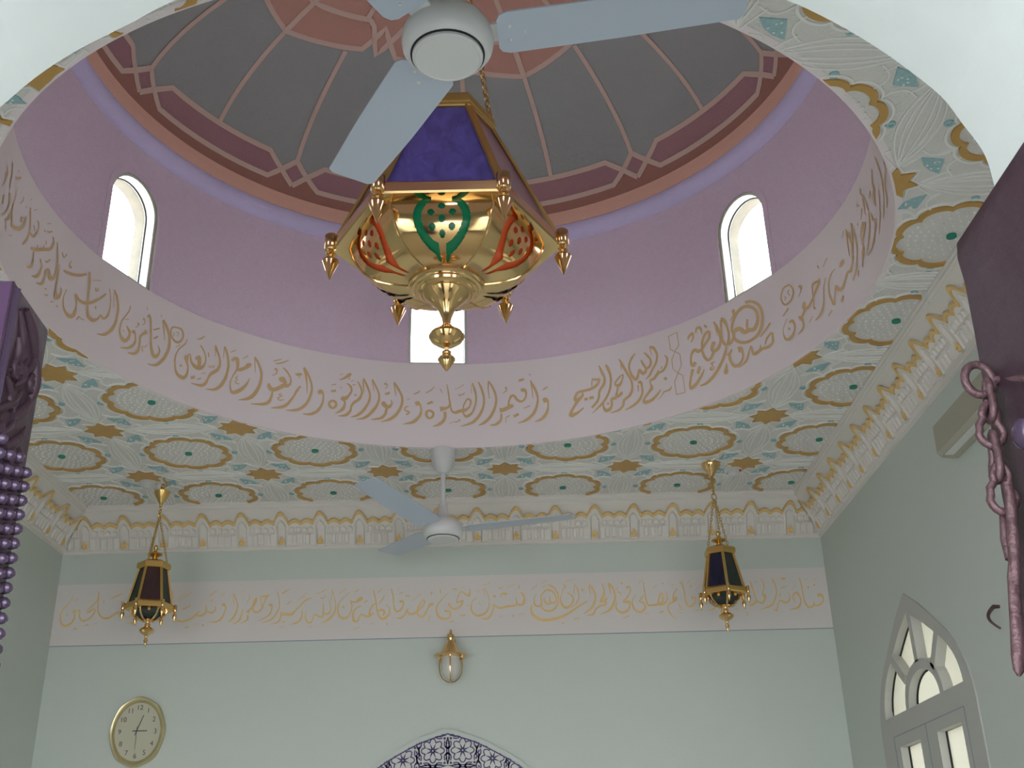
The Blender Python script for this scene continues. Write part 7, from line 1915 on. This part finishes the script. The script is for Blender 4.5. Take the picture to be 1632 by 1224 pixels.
cv = MB()
for (ya_, za_), (yb_, zb_), w in (((.02, 2.37), (.02, 2.20), .010), ((.035, 2.36), (.075, 2.26), .014), ((.06, 2.38), (.13, 2.30), .020), ((.13, 2.30), (.135, 2.18), .022), ((.05, 2.30), (.045, 2.22), .018),
                                  ((.09, 2.26), (.07, 2.19), .016), ((.04, 2.21), (.10, 2.28), .010), ((.10, 2.24), (.135, 2.34), .012), ((.03, 2.19), (.09, 2.11), .012), ((.02, 2.10), (.10, 2.20), .014), ((.08, 2.12), (.14, 2.21), .018), ((.02, 2.03), (.09, 2.12), .014), ((.07, 2.04), (.14, 2.13), .016)):
    pts, rs = [], []
    za_, zb_ = [2.172 + (q_ - 2.03) * .60 for q_ in (za_, zb_)]
    for j in range(9):
        t = j / 8
        yy = y0 + .88 * (ya_ + (yb_ - ya_) * t) + .010 * sin(PI * t)
        pts.append(carve(yy, za_ + (zb_ - za_) * t))
        rs.append(w * .5 * (.25 + .75 * sin(PI * min(1, .15 + t * .85))))
    cv.tube(pts, rs, 8, flat=1)
for yy, zz, r in ((.055, 2.225, .018), (.118, 2.235, .016), (.03, 2.06, .02), (.10, 2.035, .022), (.06, 2.15, .015)):
    zz, r = 2.172 + (zz - 2.03) * .60, r * .8
    pts = [carve(y0 + yy + r * (1 - q / 16) * cos(q * .8), zz + r * 1.3 * (1 - q / 16) * sin(q * .8)) for q in range(14)]
    cv.tube(pts, .006, 6)
cv.build('carved_scrolls', M['wood'], dl, smooth=60)
MB().tube([(x1 - .001, y0 + .008, .05), (x1 - .001, y0 + .008, 2.39)], .006, 6).build('corner_bead', M['stud'], dl)
SR = MB()
for c_i, yy in enumerate((.034, .068, .102, .136)):
    for r_i in range(22):
        z = 2.178 - .0205 * r_i - (.010 if c_i % 2 else 0)
        p = carve(y0 + yy, z)
        sb = MB().lathe([(.0, .006), (.0045, .005), (.0088, .000), (.0100, -.006), (.0085, -.012), (.0, -.013)], 10, (0, 0, 0), closed=False)
        R_ = Matrix.Rotation(PI / 2, 3, 'Y')
        sb.v = [p + Vector((.010, 0, 0)) + (R_ @ v_) * .88 for v_ in sb.v]
        sb.build('stud', M['stud'], dl, smooth=60)

dr = bpy.data.objects.new('door_2', None)
COL.objects.link(dr)
structure(dr, 'dark plum door leaf with worn rounded top and hanging chain')
XD = .585
EDGE = [(2.366, 1.253), (2.361, 1.266), (2.343, 1.273), (2.307, 1.268), (2.237, 1.271), (2.087, 1.284), (2.028, 1.292), (1.951, 1.293), (1.791, 1.33), (1.502, 1.345), (0.0, 1.345)]
V = []
for z, y in EDGE:
    V += [(XD + .075, .85, z), (XD + .002, .85, z), (XD, .86, z), (XD + .001, y - .022, z), (XD + .009, y - .006, z), (XD + .022, y, z), (XD + .06, y, z), (XD + .075, y - .01, z)]
V = [(p[0] + (.004 if i < 8 and 1 <= i <= 4 else 0), p[1], p[2]) for i, p in enumerate(V)]
F_ = [tuple(range(8)), tuple(reversed(range(len(V) - 8, len(V))))]
for i in range(len(EDGE) - 1):
    F_ += [(8 * i + j, 8 * i + (j + 1) % 8, 8 * i + 8 + (j + 1) % 8, 8 * i + 8 + j) for j in range(8)]
MB().add(V, F_).build('leaf', M['wood'], dr, smooth=50)
for zz in (2.085, 1.86):
    sb = MB().ball((XD, 1.185, zz - .012), .0185, sx=.55, n=18, m=10)
    sb.build('stud', M['stud'], dr)
# staple with an eye, on the leaf
st = MB()
ctr = Vector((.5652, 1.22, 2.1568))
st.tube([ctr + Vector((.0165 * cos(2 * PI * k / 20), .0, .020 * sin(2 * PI * k / 20))) for k in range(20)], .0052, 8, loop=True)
st.tube([ctr + Vector((.017, 0, -.001)), ctr + Vector((.026, -.010, -.004)), Vector((.588, 1.150, 2.1255))], [.0052, .0048, .005], 8)
st.build('staple', M['iron'], dr, smooth=60)

chn = thing('door_chain', (.5652, 1.22, 2.14), 'rusty iron chain with a flat hasp hanging on the dark door leaf', 'chain')
o_ = Vector((.5652, 1.22, 2.14))


def link8(c, h, w, r, edge=False, lean=-.10):
    """figure-eight link; edge: seen on its narrow side"""
    P = []
    for k in range(24):
        t = 2 * PI * k / 24
        z = h / 2 * cos(t)
        wd = w / 2 * sin(t) * (1.0 if z < 0 else .62)
        if abs(sin(t)) > .9:
            wd *= .80
        P.append(Vector(c) - o_ + (Vector((z * -lean, wd, z)) if edge else Vector((wd + z * -lean, 0, z))))
    return MB().tube(P, r, 8, loop=True)


for c, h, w, e in (((.5718, 1.22, 2.130), .052, .026, True), ((.5665, 1.218, 2.098), .052, .034, False), ((.5655, 1.222, 2.060), .060, .026, True), ((.5640, 1.218, 2.020), .058, .035, False)):
    link8(c, h, w, .0048, e).build('link', M['iron'], chn, smooth=60)
V = [Vector(p) - o_ for p in ((.5695, 1.214, 2.024), (.5680, 1.212, 2.005), (.5640, 1.212, 1.975), (.5585, 1.212, 1.938), (.552, 1.212, 1.905))]
MB().tube(V, [.006, .0065, .007, .0075, .006], 8).build('link', M['iron'], chn, smooth=60)
V = [Vector(p) - o_ for p in ((.5640, 1.226, 1.998), (.5590, 1.226, 1.962), (.5570, 1.222, 1.938))]
MB().tube(V, [.005, .006, .005], 8).build('link', M['iron'], chn, smooth=60)
V = [Vector(p) - o_ for p in ((.5560, 1.212, 1.936), (.5520, 1.212, 1.915), (.5480, 1.212, 1.885), (.5440, 1.212, 1.855), (.5400, 1.212, 1.830), (.5372, 1.212, 1.815), (.536, 1.212, 1.809))]
MB().tube(V, [.0045, .0065, .0072, .0078, .0082, .0062, .002], 10, flat=.7).build('hasp', M['iron'], chn, smooth=60)
